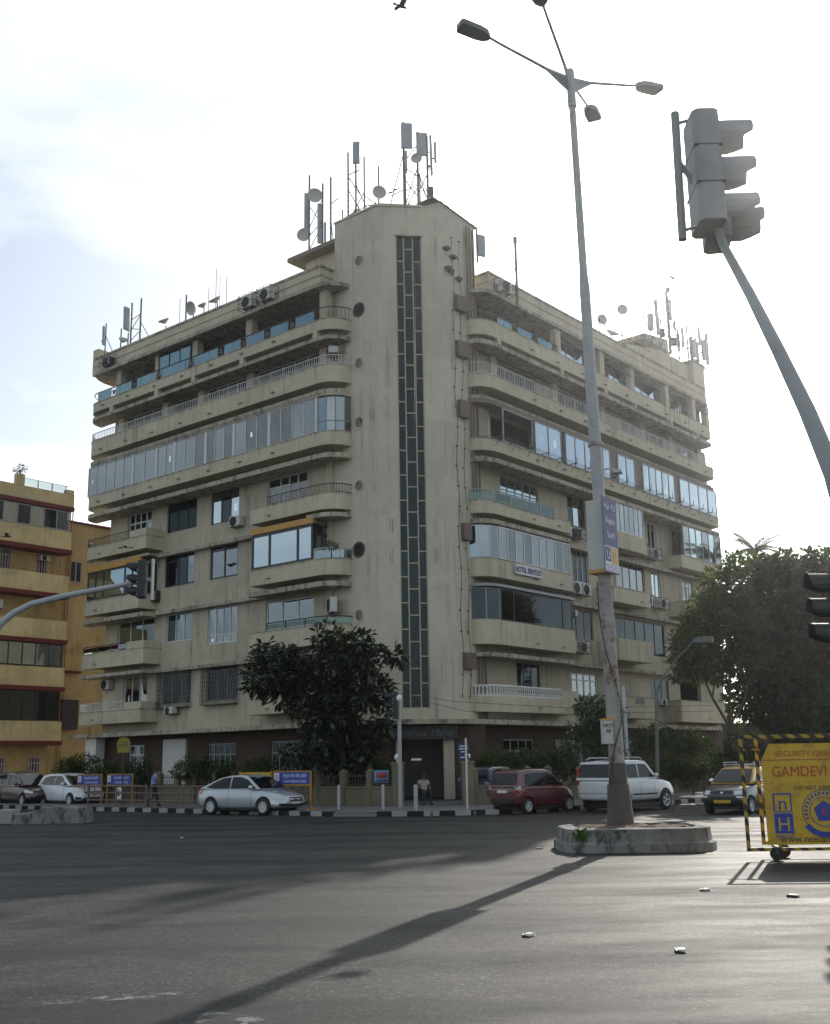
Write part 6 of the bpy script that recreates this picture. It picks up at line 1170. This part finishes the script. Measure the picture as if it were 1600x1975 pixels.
ac('unit on the plain wall of the left neighbouring block', FY, -.1, .95, 12.45, .9, .65); ac('window unit above a shuttered door of the left neighbouring block', FY, 3.35, 1.0, 16.1, .7, .42)
# ------------------------------------------------------------------ roof antennas
GA = 'rooftop antennas'
def antenna(label, poles, panels=(), dishes=(), struts=(), boxes=(), rungs=(), group=GA):
    """all in building-local coordinates"""
    x0, y0, z0 = poles[0][:3] if poles else panels[0][:3]; t = thing('antenna', label, 'antenna', BO, BA, group); t.location = bw(x0, y0, z0); L = lambda x, y, z: (x-x0, y-y0, z-z0)
    for p in poles: MB().tube(L(*p[:3]), L(p[0]+(p[5] if len(p) > 5 else 0), p[1], p[3]), (p[4] if len(p) > 4 else .035)*1.25, 7).obj('pole', M['antenna_pole'], t, 60)
    for x, y, za, zb, wd, ang in panels:
        MB().prism([(-wd/2,-.05),(-wd*.3,-.09),(wd*.3,-.09),(wd/2,-.05),(wd/2,.05),(-wd/2,.05)], 0, zb-za).obj('panel', M['antenna'], t, loc=L(x, y, za), rot=(R(random.uniform(-2,2)), 0, ang-BA), bevel=.015)
        MB().box(-.04,.04,.05,.16,(zb-za)*.2,(zb-za)*.25).obj('clamp', M['antenna_pole'], t, loc=L(x, y, za), rot=(0, 0, ang-BA))
    for x, y, z, r_, ang, tilt in dishes:
        MB().lathe([(.001,.0),(r_*.5,-.03),(r_*.9,-.10),(r_,-.14),(r_*.95,-.06),(r_*.4,.06),(r_*.15,.12),(.001,.14)], axis='y', n=22).obj('dish', M['dish'], t, 60, loc=L(x, y, z), rot=(tilt, 0, ang-BA))
    for a, b in struts: MB().tube(L(*a), L(*b), .026, 5).obj('strut', M['antenna_pole'], t)
    for x, y, z, w_, h_ in boxes: MB().box(-w_/2, w_/2, -.1, .1, 0, h_).obj('radio_box', M['antenna_pole'], t, loc=L(x, y, z), rot=(0,0,-BA))
    for x, y, za, zb in rungs:
        g = MB(); z = za
        while z < zb: g.tube(L(x-.12,y+.1,z), L(x+.12,y-.1,z), .01, 4); z += .32
        g.obj('rungs', M['antenna_pole'], t)
    return t
d5 = .5
antenna('slim panel antenna at the far left roof corner', [(d5,26.55,27.8,30.13)], [(d5,26.78,28.7,30.0,.16,R(70))], struts=[((d5,26.5,29.2),(d5+.1,25.7,27.8))])
antenna('short bare pole with small plate near the far left roof corner', [(d5,24.85,27.8,29.3),(d5,24.07,27.8,28.8)], dishes=[(d5,24.6,28.4,.3,R(30),R(-50))])
antenna('yellowish panel antenna on braced twin poles, left roof', [(d5,23.8,26.9,30.76,.045),(d5,22.83,26.9,30.77,.045)], [(d5-.1,24.12,28.95,30.5,.55,R(60))], struts=[((d5,23.8,28.9),(d5,22.83,29.7)),((d5,23.8,29.6),(d5,22.83,29.75)),((d5,22.83,28.7),(d5,23.8,29.0)),((d5,23.8,28.2),(d5,22.83,28.6)),((d5,22.83,29.2),(d5,21.8,27.8))])
antenna('pair of thin poles in the middle of the left roof edge', [(d5,18.3,27.0,29.66,.04),(d5,18.9,27.8,29.6,.015)]); antenna('tilted grey dish on the left roof parapet', [(d5,17.58,27.8,28.3,.03)], dishes=[(d5-.1,17.58,28.55,.42,R(-40),R(20))])
antenna('thin whip aerials above the middle of the left roof', [(d5,15.55,27.4,30.5,.015),(d5,14.6,27.4,29.7,.015),(d5,16.2,27.8,29.5,.015),(d5,15.2,27.8,30.0,.012)]); antenna('flat tilted dish between the thin aerials on the left roof', [(d5,15.4,27.8,28.3,.03)], dishes=[(d5-.1,15.45,28.4,.40,R(-50),R(-55))]); antenna('small flat dish on the left roof, seen edge on', [(d5,16.6,27.8,28.3,.025)], dishes=[(d5-.1,16.6,28.4,.28,R(-50),R(-60))]); antenna('edge-on dish left of the middle poles on the left roof', [(d5,20.2,27.8,28.2,.025)], dishes=[(d5-.1,20.25,28.45,.36,R(-40),R(-60))])
antenna('tall twin pole antenna with two drums left of the tower top', [(3.2,10.55,30.1,35.8,.045),(3.2,9.45,30.1,34.85,.045)], [(3.2,10.8,32.3,34.7,.26,R(10)),(3.2,9.7,31.15,33.65,.26,R(10))], [(3.1,10.0,34.2,.45,R(10),0),(3.1,10.85,32.0,.42,R(-10),0)], [((3.2,10.55,33.8),(3.2,9.45,32.2)),((3.2,10.55,32.4),(3.2,9.45,33.9)),((3.2,10.55,31.9),(3.2,9.45,32.5)),((3.2,10.55,31.0),(3.2,9.45,32.3))])
antenna('bare ladder pole just left of the tower top', [(3.2,8.8,30.1,35.0,.045)], [(3.2,9.25,31.0,32.3,.14,R(10))], struts=[((3.2,8.8,33.3),(2.6,7.6,33.0)),((3.2,8.8,32.5),(2.6,8.0,30.2))], rungs=[(3.2,8.8,30.5,34)])
antenna('tall thin pole with stubs at the left of the tower roof', [(.9+.5,5.72,30.5,34.56,.04)], struts=[((1.4,5.72,33.2),(1.8,5.2,33.5)),((1.4,5.72,33.1),(1.8,5.2,32.0)),((1.4,5.72,32.3),(1.9,5.0,30.6))], rungs=[(1.4,5.72,30.7,33.4)])
antenna('single tall panel antenna on a rung pole, left part of tower roof', [(1.5,5.24,30.5,34.4,.04)], [(1.47,5.16,33.7,34.97,.40,R(-5))], struts=[((1.5,5.24,32.5),(1.9,4.6,30.6))], rungs=[(1.5,5.24,30.7,33.6)])
antenna('plain pole on the tower roof between panel and dish', [(1.75,4.85,30.6,34.09,.035)], struts=[((1.75,4.85,31.8),(2.25,4.35,31.2)),((1.75,4.85,32.0),(1.3,5.3,30.7))]); antenna('pole with a round pale dish in the middle of the tower roof', [(2.3,4.3,30.6,33.56,.035)], dishes=[(2.22,4.22,31.9,.38,R(15),0)])
antenna('highest wide panel antenna on the tower roof', [(3.25,3.3,30.6,36.27,.05)], [(3.35,3.15,34.65,36.15,.62,R(5)),(3.33,3.22,33.2,34.5,.16,R(5))], struts=[((3.25,3.3,34.4),(2.6,3.9,30.7)),((3.25,3.3,32.2),(2.75,3.8,31.8)),((3.25,3.3,31.0),(3.75,2.8,33.6)),((3.25,3.3,30.9),(3.75,2.8,32.4))])
antenna('second wide panel antenna with drum on the tower roof', [(3.75,2.8,30.6,35.7,.05)], [(3.93,2.6,34.25,35.65,.60,R(10))], [(3.68,2.72,34.0,.30,R(-20),0)], struts=[((3.75,2.8,34.9),(3.25,3.3,33.8)),((3.75,2.8,33.0),(3.25,3.3,33.6)),((3.75,2.8,32.0),(4.12,2.4,33.2)),((3.75,2.8,33.2),(4.12,2.4,31.5))])
antenna('slanted slim antenna with equipment box at the right of the tower roof', [(4.12,2.42,30.6,35.44,.05)], [(4.28,2.26,33.1,35.5,.15,R(80)),(4.42,2.1,33.85,35.1,.08,R(80))], struts=[((4.12,2.42,32.0),(3.75,2.8,33.3)),((4.12,2.42,34.4),(4.3,2.25,34.6)),((4.12,2.42,33.4),(4.25,2.3,33.5))], boxes=[(4.2,2.3,31.8,.3,.55)])
antenna('ribbed panel antenna fixed to the right side of the tower top', [(6.45,.95,28.3,30.3,.045)], [(6.75,.9,28.75,30.0,.5,R(25))]); antenna('lamp pole with a small head on the right roof edge', [(9.5,.5,26.8,30.7,.06)], struts=[((9.5,.45,29.2),(8.9,.6,27.6))], boxes=[(9.42,.45,30.4,.2,.35)])
rx = .8
antenna('drum dish on a short pole, right roof behind the lamp post', [(19.0,rx,27.8,28.9,.03),(19.63,rx,27.7,29.6,.035)], dishes=[(19.25,rx,28.9,.35,R(20),0)]); antenna('round dish high on a thin pole over the right roof', [(21.8,rx,27.8,30.1,.03)], dishes=[(21.93,rx-.05,30.4,.36,R(0),0)], struts=[((21.8,rx,28.8),(21.3,rx,27.9)),((21.8,rx,28.8),(22.4,rx,27.9))]); antenna('flat tilted dish right of the drum dish on the right roof', [(20.4,rx,27.8,28.2,.03)], dishes=[(20.5,rx,28.35,.45,R(30),R(-50))])
antenna('cluster of three panel antennas above the tank room', [(26.3,rx,29.7,33.0,.03),(25.9,rx,29.7,32.0,.03)], [(25.9,rx,30.2,31.4,.42,R(0)),(26.85,rx,31.5,32.75,.24,R(10)),(26.95,rx,30.2,31.5,.26,R(10))]); antenna('tall lattice mast with dish at the right roof end', [(28.7,rx,29.6,35.1,.03),(28.6,rx,29.3,33.9,.09)], [(28.95,rx,31.9,33.4,.26,R(20)),(28.6,rx,32.4,33.2,.3,R(20))], [(29.4,rx,31.6,.48,R(75),0)], struts=[((28.6,rx,31.8),(27.6,rx,29.8)),((28.6,rx,31),(29.6,rx,29.3))], boxes=[(28.85,rx,34.0,.3,.3),(29.3,rx,30.1,.35,.6)])
antenna('thin poles with cable bundle near the right roof end', [(31.1,rx,29.3,33.0,.02),(31.4,rx,29.3,32.7,.05),(31.85,rx,29.3,31.5,.08)], struts=[((31.4,rx,30.4),(30.0,rx,29.8)),((31.4,rx,30.4),(32.9,rx,31.9)),((30.5,rx,29.4),(31.6,rx,30.6))]); antenna('three slim panel antennas on the rounded right corner', [(34.1,rx+.3,29.6,33.2,.03),(35.0,rx+.3,29.6,32.6,.03)], [(33.6,rx+.3,30.0,31.7,.22,R(20)),(34.1,rx+.3,31.6,33.0,.2,R(20)),(35.3,rx+.3,30.4,32.9,.2,R(20))], struts=[((33.6,rx+.3,30.1),(35.4,rx+.3,30.1)),((34.1,rx+.3,31.2),(35.0,rx+.3,31.9))])
antenna('lattice stub mast with cross braces between the two wide panels, tower roof', [(3.0,3.0,30.6,33.4,.03),(3.5,3.4,30.6,33.2,.03),(4.4,3.2,30.6,33.6,.03)], struts=[((3.0,3.0,30.8),(3.5,3.4,31.9)),((3.5,3.4,30.8),(4.4,3.2,32.0)),((3.0,3.0,32.9),(3.5,3.4,31.9)),((3.5,3.4,32.9),(4.4,3.2,32.0)),((3.0,3.0,31.9),(4.4,3.2,33.0)),((4.4,3.2,33.0),(4.12,2.42,31.6))])
antenna('low cable tray and clamps along the left rim of the tower roof', [(1.45,6.2,30.5,31.3,.03),(1.45,5.0,30.5,31.1,.03),(1.6,3.9,30.5,31.0,.03),(2.8,2.6,30.5,31.0,.03)], struts=[((1.45,6.4,30.75),(1.45,4.4,30.9)),((1.45,4.4,30.9),(1.75,3.7,30.9)),((1.75,3.7,30.9),(2.9,2.5,30.85)),((1.45,6.3,30.65),(1.5,5.0,31.0)),((1.45,5.4,30.6),(1.5,4.0,30.85))])
antenna('guyed whip masts and brackets beside the tank room, right roof', [(24.9,rx,29.6,31.9,.03),(27.4,rx,30.0,32.6,.04),(29.9,rx,29.2,31.6,.05),(30.6,rx,29.2,32.0,.035)], [(29.95,rx,29.9,31.2,.26,R(15)),(30.65,rx,30.4,31.8,.2,R(15))], struts=[((27.4,rx,31.5),(28.6,rx,30.2)),((27.4,rx,30.2),(28.6,rx,32.0)),((29.9,rx,31.0),(30.6,rx,30.0)),((24.9,rx,31.0),(25.9,rx,30.0)),((30.6,rx,31.2),(31.4,rx,30.2))], boxes=[(27.5,rx,30.2,.35,.6)])
antenna('dense rack of slim antennas near the rounded right corner', [(32.6,rx+.2,29.5,32.2,.04),(33.2,rx+.2,29.5,32.8,.035),(34.6,rx+.4,29.6,32.4,.035)], [(32.7,rx+.1,30.2,31.6,.26,R(20)),(34.7,rx+.3,30.6,32.2,.2,R(20))], struts=[((32.6,rx+.2,30.4),(34.6,rx+.4,30.4)),((32.6,rx+.2,31.8),(33.2,rx+.2,30.6)),((33.2,rx+.2,32.0),(34.6,rx+.4,31.0))], boxes=[(33.1,rx+.2,29.7,.4,.5)])
for i, (lab, x, y, z) in enumerate((('left of two crows perched on the antenna strut of the tower',2.72,3.84,32.0),('right of two crows perched on the antenna strut of the tower',2.9,3.66,32.18))): bird(lab, bw(x, y, z), R(150), 0, .7, True)
# ------------------------------------------------------------------ vegetation
def leafmat(name, ca, cb, trans=.3, rough=.4):
    m, n, b = nodes(name); P = nnode(n, 'ShaderNodeNewGeometry').outputs['Position']
    c = mixc(n, ramp(n, noise(n, P, 1.1, 3, .6), [(.35, (0,0,0)), (.7, (1,1,1))]), ca, cb); n.links.new(c, b.inputs['Base Color']); b.inputs['Roughness'].default_value = rough
    t = nnode(n, 'ShaderNodeBsdfTranslucent'); n.links.new(mixc(n, .5, c, (.20,.26,.02)), t.inputs[0]); mx = nnode(n, 'ShaderNodeMixShader'); mx.inputs[0].default_value = trans
    n.links.new(b.outputs[0], mx.inputs[1]); n.links.new(t.outputs[0], mx.inputs[2]); n.links.new(mx.outputs[0], n.nodes['Material Output'].inputs[0])
    return m
M['leaf_dark'] = leafmat('rubber_leaf', (.009,.016,.008), (.022,.036,.016), .06, .34); M['leaf_mid'] = leafmat('tree_leaf', (.014,.030,.010), (.066,.10,.025), .4); M['leaf_deep'] = leafmat('deep_leaf', (.008,.018,.007), (.034,.058,.018), .30); M['leaf_bush'] = leafmat('bush_leaf', (.018,.038,.012), (.05,.085,.022), .25)
M['bark'] = stucco('bark', (.09,.07,.055), streak=.6, blotch=.6, grain=1.5)
def leaves(clusters, L, W, droop=.25, sub=9, seed=1, spread=.42):
    """each cluster: (x,y,z, rx,ry,rz, count) -> twig clumps of folded leaves"""
    g = np.random.default_rng(seed); C_, D_ = [], []
    for x, y, z, rx_, ry, rz_, cnt in clusters:
        k = max(1, cnt//sub); v = g.normal(size=(k, 3)); v /= np.linalg.norm(v, axis=1)[:, None]; r = g.random((k, 1))**(1/2.2); c = v*r*np.array([rx_, ry, rz_])+np.array([x, y, z])
        c = np.repeat(c, sub, 0); d = g.normal(size=(len(c), 3)); d[:, 2] = d[:, 2]*.7-droop; d += np.repeat(v, sub, 0)*.7; d /= np.linalg.norm(d, axis=1)[:, None]
        C_.append(c+d*L*g.random((len(c), 1))*spread*2); D_.append(d)
    c, d = np.vstack(C_), np.vstack(D_); N = len(c); up = g.normal(size=(N, 3))*.5+np.array([0, 0, 1.]); s = np.cross(d, up); s /= np.linalg.norm(s, axis=1)[:, None]+1e-9; nrm = np.cross(s, d); sc_ = (.7+.6*g.random((N, 1)))
    a = c; mid = c+d*L*sc_*.5; tip = c+d*L*sc_-np.array([0, 0, 1])*L*.12; l_ = mid+s*W*sc_*.5+nrm*W*.18; r_ = mid-s*W*sc_*.5+nrm*W*.18
    V = np.stack([a, l_, tip, r_], 1).reshape(-1, 3); F = [(4*i, 4*i+1, 4*i+2) for i in range(N)]+[(4*i, 4*i+2, 4*i+3) for i in range(N)]
    me = bpy.data.meshes.new('foliage'); me.from_pydata(V.tolist(), [], F); me.update(); return me
def plant(name, label, cat, loc, clusters, L, W, leaf, stems=(), group=None, seed=1, droop=.25, sub=9, part='crown', spread=.42):
    t = thing(name, label, cat, loc, 0, group); cl = [(c[0]-loc[0], c[1]-loc[1], c[2]-loc[2], *c[3:]) for c in clusters]
    o = link(part, leaves(cl, L, W, droop, sub, seed, spread), t, M[leaf]); o['kind'] = 'stuff'
    if stems:
        for i, (pts, r0, r1) in enumerate(stems):
            n_ = len(pts); MB().path([(p[0]-loc[0], p[1]-loc[1], p[2]-loc[2]) for p in pts], [r0+(r1-r0)*k/(n_-1) for k in range(n_)], 8).obj('trunk' if i == 0 else 'limb', M['bark'], t, 70)
    return t
def px_cl(lst, Yd, kx, x0, kz, z0, y0, dy, dens):
    out_ = []
    for i, (cx, cy, rx_, ry) in enumerate(lst): out_.append(((cx-800)*kx+x0, Yd+random.uniform(-dy, dy)*.5, z0-(cy-y0)*kz, rx_*kx, dy, ry*kz, int(dens*rx_*ry)))
    return out_
# rubber tree before the tower: clump centres measured on the crown
fc = px_cl([(515,1262,20,26),(520,1300,36,30),(496,1318,22,18),(560,1268,30,20),(580,1300,40,30),(632,1228,20,20),(655,1262,40,30),(692,1238,22,22),(706,1272,34,24),(745,1266,26,9),(765,1272,10,8),(548,1338,36,20),(600,1330,45,32),(655,1318,40,36),(690,1345,28,26),(728,1340,20,36),(602,1380,34,26),(650,1385,40,30),(735,1390,14,18),(625,1425,34,24),(680,1425,34,32),(712,1420,20,20),(565,1458,22,14),(600,1460,28,18),(655,1465,36,26),(690,1480,24,20)], 49.7, .0239, 0, .0229, 8.02, 1205, .95, .44)
plant('rubber_tree', 'dark broad-leaved rubber tree standing in front of the tower foot', 'tree', (-3.4,49.9,.1), fc, .36, .17, 'leaf_dark', [([(-3.4,49.9,.1),(-3.3,49.9,1.6),(-3.5,49.9,3.0),(-3.6,49.8,5.0),(-3.4,49.7,6.8)],.22,.05),([(-3.4,49.9,2.4),(-4.6,49.8,4.0),(-6.2,49.8,5.6)],.12,.03),([(-3.45,49.9,3.0),(-2.4,49.7,4.6),(-1.4,49.6,6.6)],.11,.03),([(-3.3,49.9,1.6),(-2.5,49.6,3.0),(-1.9,49.6,4.3)],.08,.02),([(-3.5,49.9,3.6),(-4.2,49.6,5.6),(-5.2,49.6,6.9)],.08,.02)], seed=3, sub=8, droop=.1)
def pc(l, Yd=56., dy=2.2, dens=.62): return px_cl(l, Yd, .0265*Yd/56, 0, .0262*Yd/56, 1.85+(12.36-1.85)*Yd/56, 1060, dy, dens)
plant('street_tree', 'leafy green street tree with forked thin trunk before the right facade', 'tree', (15.2,55.5,.1), pc([(1345,1225,52,50),(1395,1140,52,46),(1420,1205,50,55),(1320,1285,34,26),(1375,1285,55,34),(1425,1090,26,26),(1300,1250,22,22),(1365,1180,45,40),(1440,1270,45,40)], 55.5, 2.0), .30, .14, 'leaf_mid',
  [([(15.2,55.5,.1),(15.3,55.5,2.2),(15.35,55.5,3.5)],.16,.12),([(15.35,55.5,3.4),(14.6,55.4,4.8),(14.0,55.3,6.4),(13.6,55.2,8)],.08,.03),([(15.35,55.5,3.4),(15.5,55.4,5.2),(15.6,55.3,7.5),(16,55.2,10)],.09,.03),([(15.35,55.5,3.4),(16.2,55.5,4.6),(16.8,55.4,6.6)],.08,.03),([(14.6,55.4,4.8),(15.0,55.2,6.8)],.05,.02)], seed=5)
plant('street_tree', 'tall dark tree right of the forked tree, below the palm', 'tree', (18.6,58.5,.1), pc([(1475,1120,48,44),(1450,1170,40,44),(1500,1180,55,50),(1480,1250,55,50),(1455,1310,45,45),(1510,1310,50,55),(1480,1375,52,36),(1460,1085,24,20),(1440,1350,50,45),(1500,1400,50,40),(1520,1230,40,60),(1465,1215,50,55),(1500,1100,34,30)], 58.5, 2.4, .85), .30, .15, 'leaf_deep', [([(18.6,58.5,.1),(18.7,58.5,4),(18.6,58.4,8),(18.9,58.3,11)],.2,.05)], seed=8)
plant('street_tree', 'spreading dark tree at the right picture edge behind the barricade', 'tree', (22.0,59.5,.1), pc([(1545,1110,44,40),(1590,1100,40,44),(1625,1150,45,60),(1560,1170,55,50),(1600,1220,60,50),(1560,1270,55,45),(1620,1300,50,60),(1570,1350,50,45),(1550,1400,55,38),(1610,1400,55,45),(1520,1340,40,50),(1580,1300,60,50),(1545,1215,45,55),(1580,1150,55,50),(1545,1300,50,50)], 59.5, 2.6, .85), .30, .15, 'leaf_deep', [([(22,59.5,.1),(21.8,59.5,4),(21.4,59.4,7),(21.6,59.3,11)],.22,.05),([(21.8,59.5,4),(23,59.3,7),(23.6,59.2,10)],.1,.03)], seed=9)
pt = thing('palm_tree', 'coconut palm rising above the right-hand trees', 'palm', (23.8,76,0)); MB().path([(0,0,0),(.1,0,6),(.05,0,11),(0,0,16.1)], [.22,.17,.14,.12], 10).obj('trunk', M['bark'], pt, 70)
for k in range(22):
    a = 2*math.pi*k/22+random.uniform(-.2,.2); el = R(random.uniform(0,66)); Lf = random.uniform(2.4,3.2); d = Vector((math.cos(a), math.sin(a), 0)); fr_ = MB(); P_ = []
    for j in range(12): f = j/11; P_.append(Vector((0,0,16.1))+d*Lf*f*math.cos(el)+Vector((0,0,Lf*f*math.sin(el)-1.5*f*f*(1.1-math.sin(el)*.4))))
    fr_.path([tuple(p) for p in P_], [.03-.002*j for j in range(12)], 4); s = Vector((-d.y, d.x, 0))
    for j in range(1, 12):
        for sd_ in (-1, 1):
            for q in (0, .5):
                p = P_[j].lerp(P_[j-1], q); L = .75*math.sin(math.pi*min(1, .15+j/13)); tip = p+s*sd_*L*.75+d*L*.45-Vector((0,0,L*.45)); fr_.add([tuple(p), tuple(p+d*.09), tuple(tip)], [(0,1,2)])
    fr_.obj('frond', M['leaf_mid'], pt)
# shrubs along the compound wall
def shrub(label, x, y, z, rx_, rz_, n, leaf='leaf_bush', L=.17, W=.07, seed=1, nm='shrub', base=.15, droop=0.):
    return plant(nm, label, 'plant', (x, y, base), [(x, y, z-rz_*.1, rx_*1.1, .7, rz_*.9, n), (x-rx_*.7, y+.1, max(base+.5, z-rz_*.8), rx_*.8, .6, rz_*.9, n), (x+rx_*.7, y-.1, max(base+.5, z-rz_*.75), rx_*.8, .6, rz_*.95, n)], L, W, leaf, [([(x, y, base), (x+.05, y, z)], .05, .02)], 'shrubs behind the compound wall', seed, droop, part='foliage')
def fl(px, py, Yd): return ((px-800)*Yd/2160., 1.85+(1473+.017*(800-px)-py)*Yd/2160.)
for i, (px_, py, rpx, rpy, Yd, n, lab) in enumerate(((150,1468,34,18,62,700,'flowering bush above the wall behind the white hatchback'),(205,1480,24,18,60,420,'low bush between hatchback and bank barricade'),(262,1478,24,22,58,520,'dark rounded bush right of the oval yellow sign'),(372,1472,30,18,55,520,'bush spilling over the wall left of the silver sedan roof'),(430,1478,22,16,54,300,'thin dark bush above the silver sedan roof'),(492,1472,22,18,53,360,'spiky bush right of the silver sedan roof'),(712,1474,32,16,50,520,'spiky green plant behind the wall left of the gate'),(945,1466,38,28,50.5,900,'green bush with a yellow flower right of the gate'),(1000,1462,34,26,51,800,'green bush above the red car'),(1060,1455,34,34,51.5,900,'tall bush between red car and white jeep'),(1255,1420,36,26,53,800,'bush behind the white jeep, under the far balcony'),(1320,1425,30,26,54,700,'bush left of the forked tree trunk'),(1420,1440,40,30,54,900,'dense bush behind the black taxi'),(1250,1470,44,26,52,800,'low dark hedge behind the white jeep'),(1340,1475,44,24,52,800,'low dark hedge behind the black taxi'))):
    x, z = fl(px_, py, Yd); k = Yd/2160.; shrub(lab, x, Yd, z, rpx*k, rpy*k, n, seed=20+i, leaf='leaf_bush')
x, z = fl(1150, 1410, 47.5); plant('small_tree', 'small frangipani-like tree beside the lamp post, above the white jeep', 'tree', (x, 47.5, .15), [(x-.3,47.5,z+.9,.7,.7,.6,420),(x+.4,47.5,z+.5,.6,.7,.7,420),(x-.6,47.6,z-.3,.8,.8,.7,520),(x+.2,47.4,z-.9,.9,.8,.7,520)], .30, .11, 'leaf_bush', [([(x,47.5,.15),(x,47.5,2),(x-.2,47.5,z)],.1,.04),([(x,47.5,1.8),(x+.4,47.5,z+.4)],.06,.02)], seed=50)
x, z = fl(692, 1060, 52.8)
fx_, fz = fl(655, 1052, 52.3); plant('potted_plant', 'small plant on the curved third floor balcony next to the tower', 'plant', tuple(bw(.35,6.0,11.9)), [(*bw(.35,5.95,12.5),.32,.25,.25,170)], .14, .06, 'leaf_bush', [([tuple(bw(.35,5.95,11.9)), tuple(bw(.35,5.95,12.45))],.05,.02)], seed=61, part='foliage')
plant('potted_plant', 'plant on the roof pillar of the yellow building', 'plant', tuple(bw(.6,36.1,21.75)), [(*bw(.6,36.1,22.1),.4,.3,.3,160)], .2, .07, 'leaf_bush', [([tuple(bw(.6,36.1,21.75)), tuple(bw(.6,36.1,22.1))],.06,.02)], seed=62, part='foliage')
# low wall and shed behind the trees at right
M['beige'] = stucco('garden_wall', (.34,.30,.22)); gw = thing('garden_wall', 'low beige garden wall under the dark trees at right', 'wall', (18,62.5,0)); MB().box(-1,14,0,.3,0,3.6).obj('wall', M['beige'], gw); MB().box(-1.1,14.1,-.1,.4,3.6,3.75).obj('coping', M['ledge'], gw)
# ------------------------------------------------------------------ sunlit city haze, its scattering shaped to add lens-like glare near the sun
hz = MB().box(-420, 420, -80, 920, -1.5, 40).obj('haze', None); tag(hz, kind='stuff')
m = bpy.data.materials.new('haze'); m.use_nodes = True; n = m.node_tree; n.nodes.clear(); o_ = nnode(n, 'ShaderNodeOutputMaterial'); pv = nnode(n, 'ShaderNodeVolumePrincipled')
pv.inputs['Color'].default_value = (.95,.96,1,1); pv.inputs['Density'].default_value = .0004; pv.inputs['Anisotropy'].default_value = .90
n.links.new(pv.outputs[0], o_.inputs['Volume']); hz.data.materials.append(m)
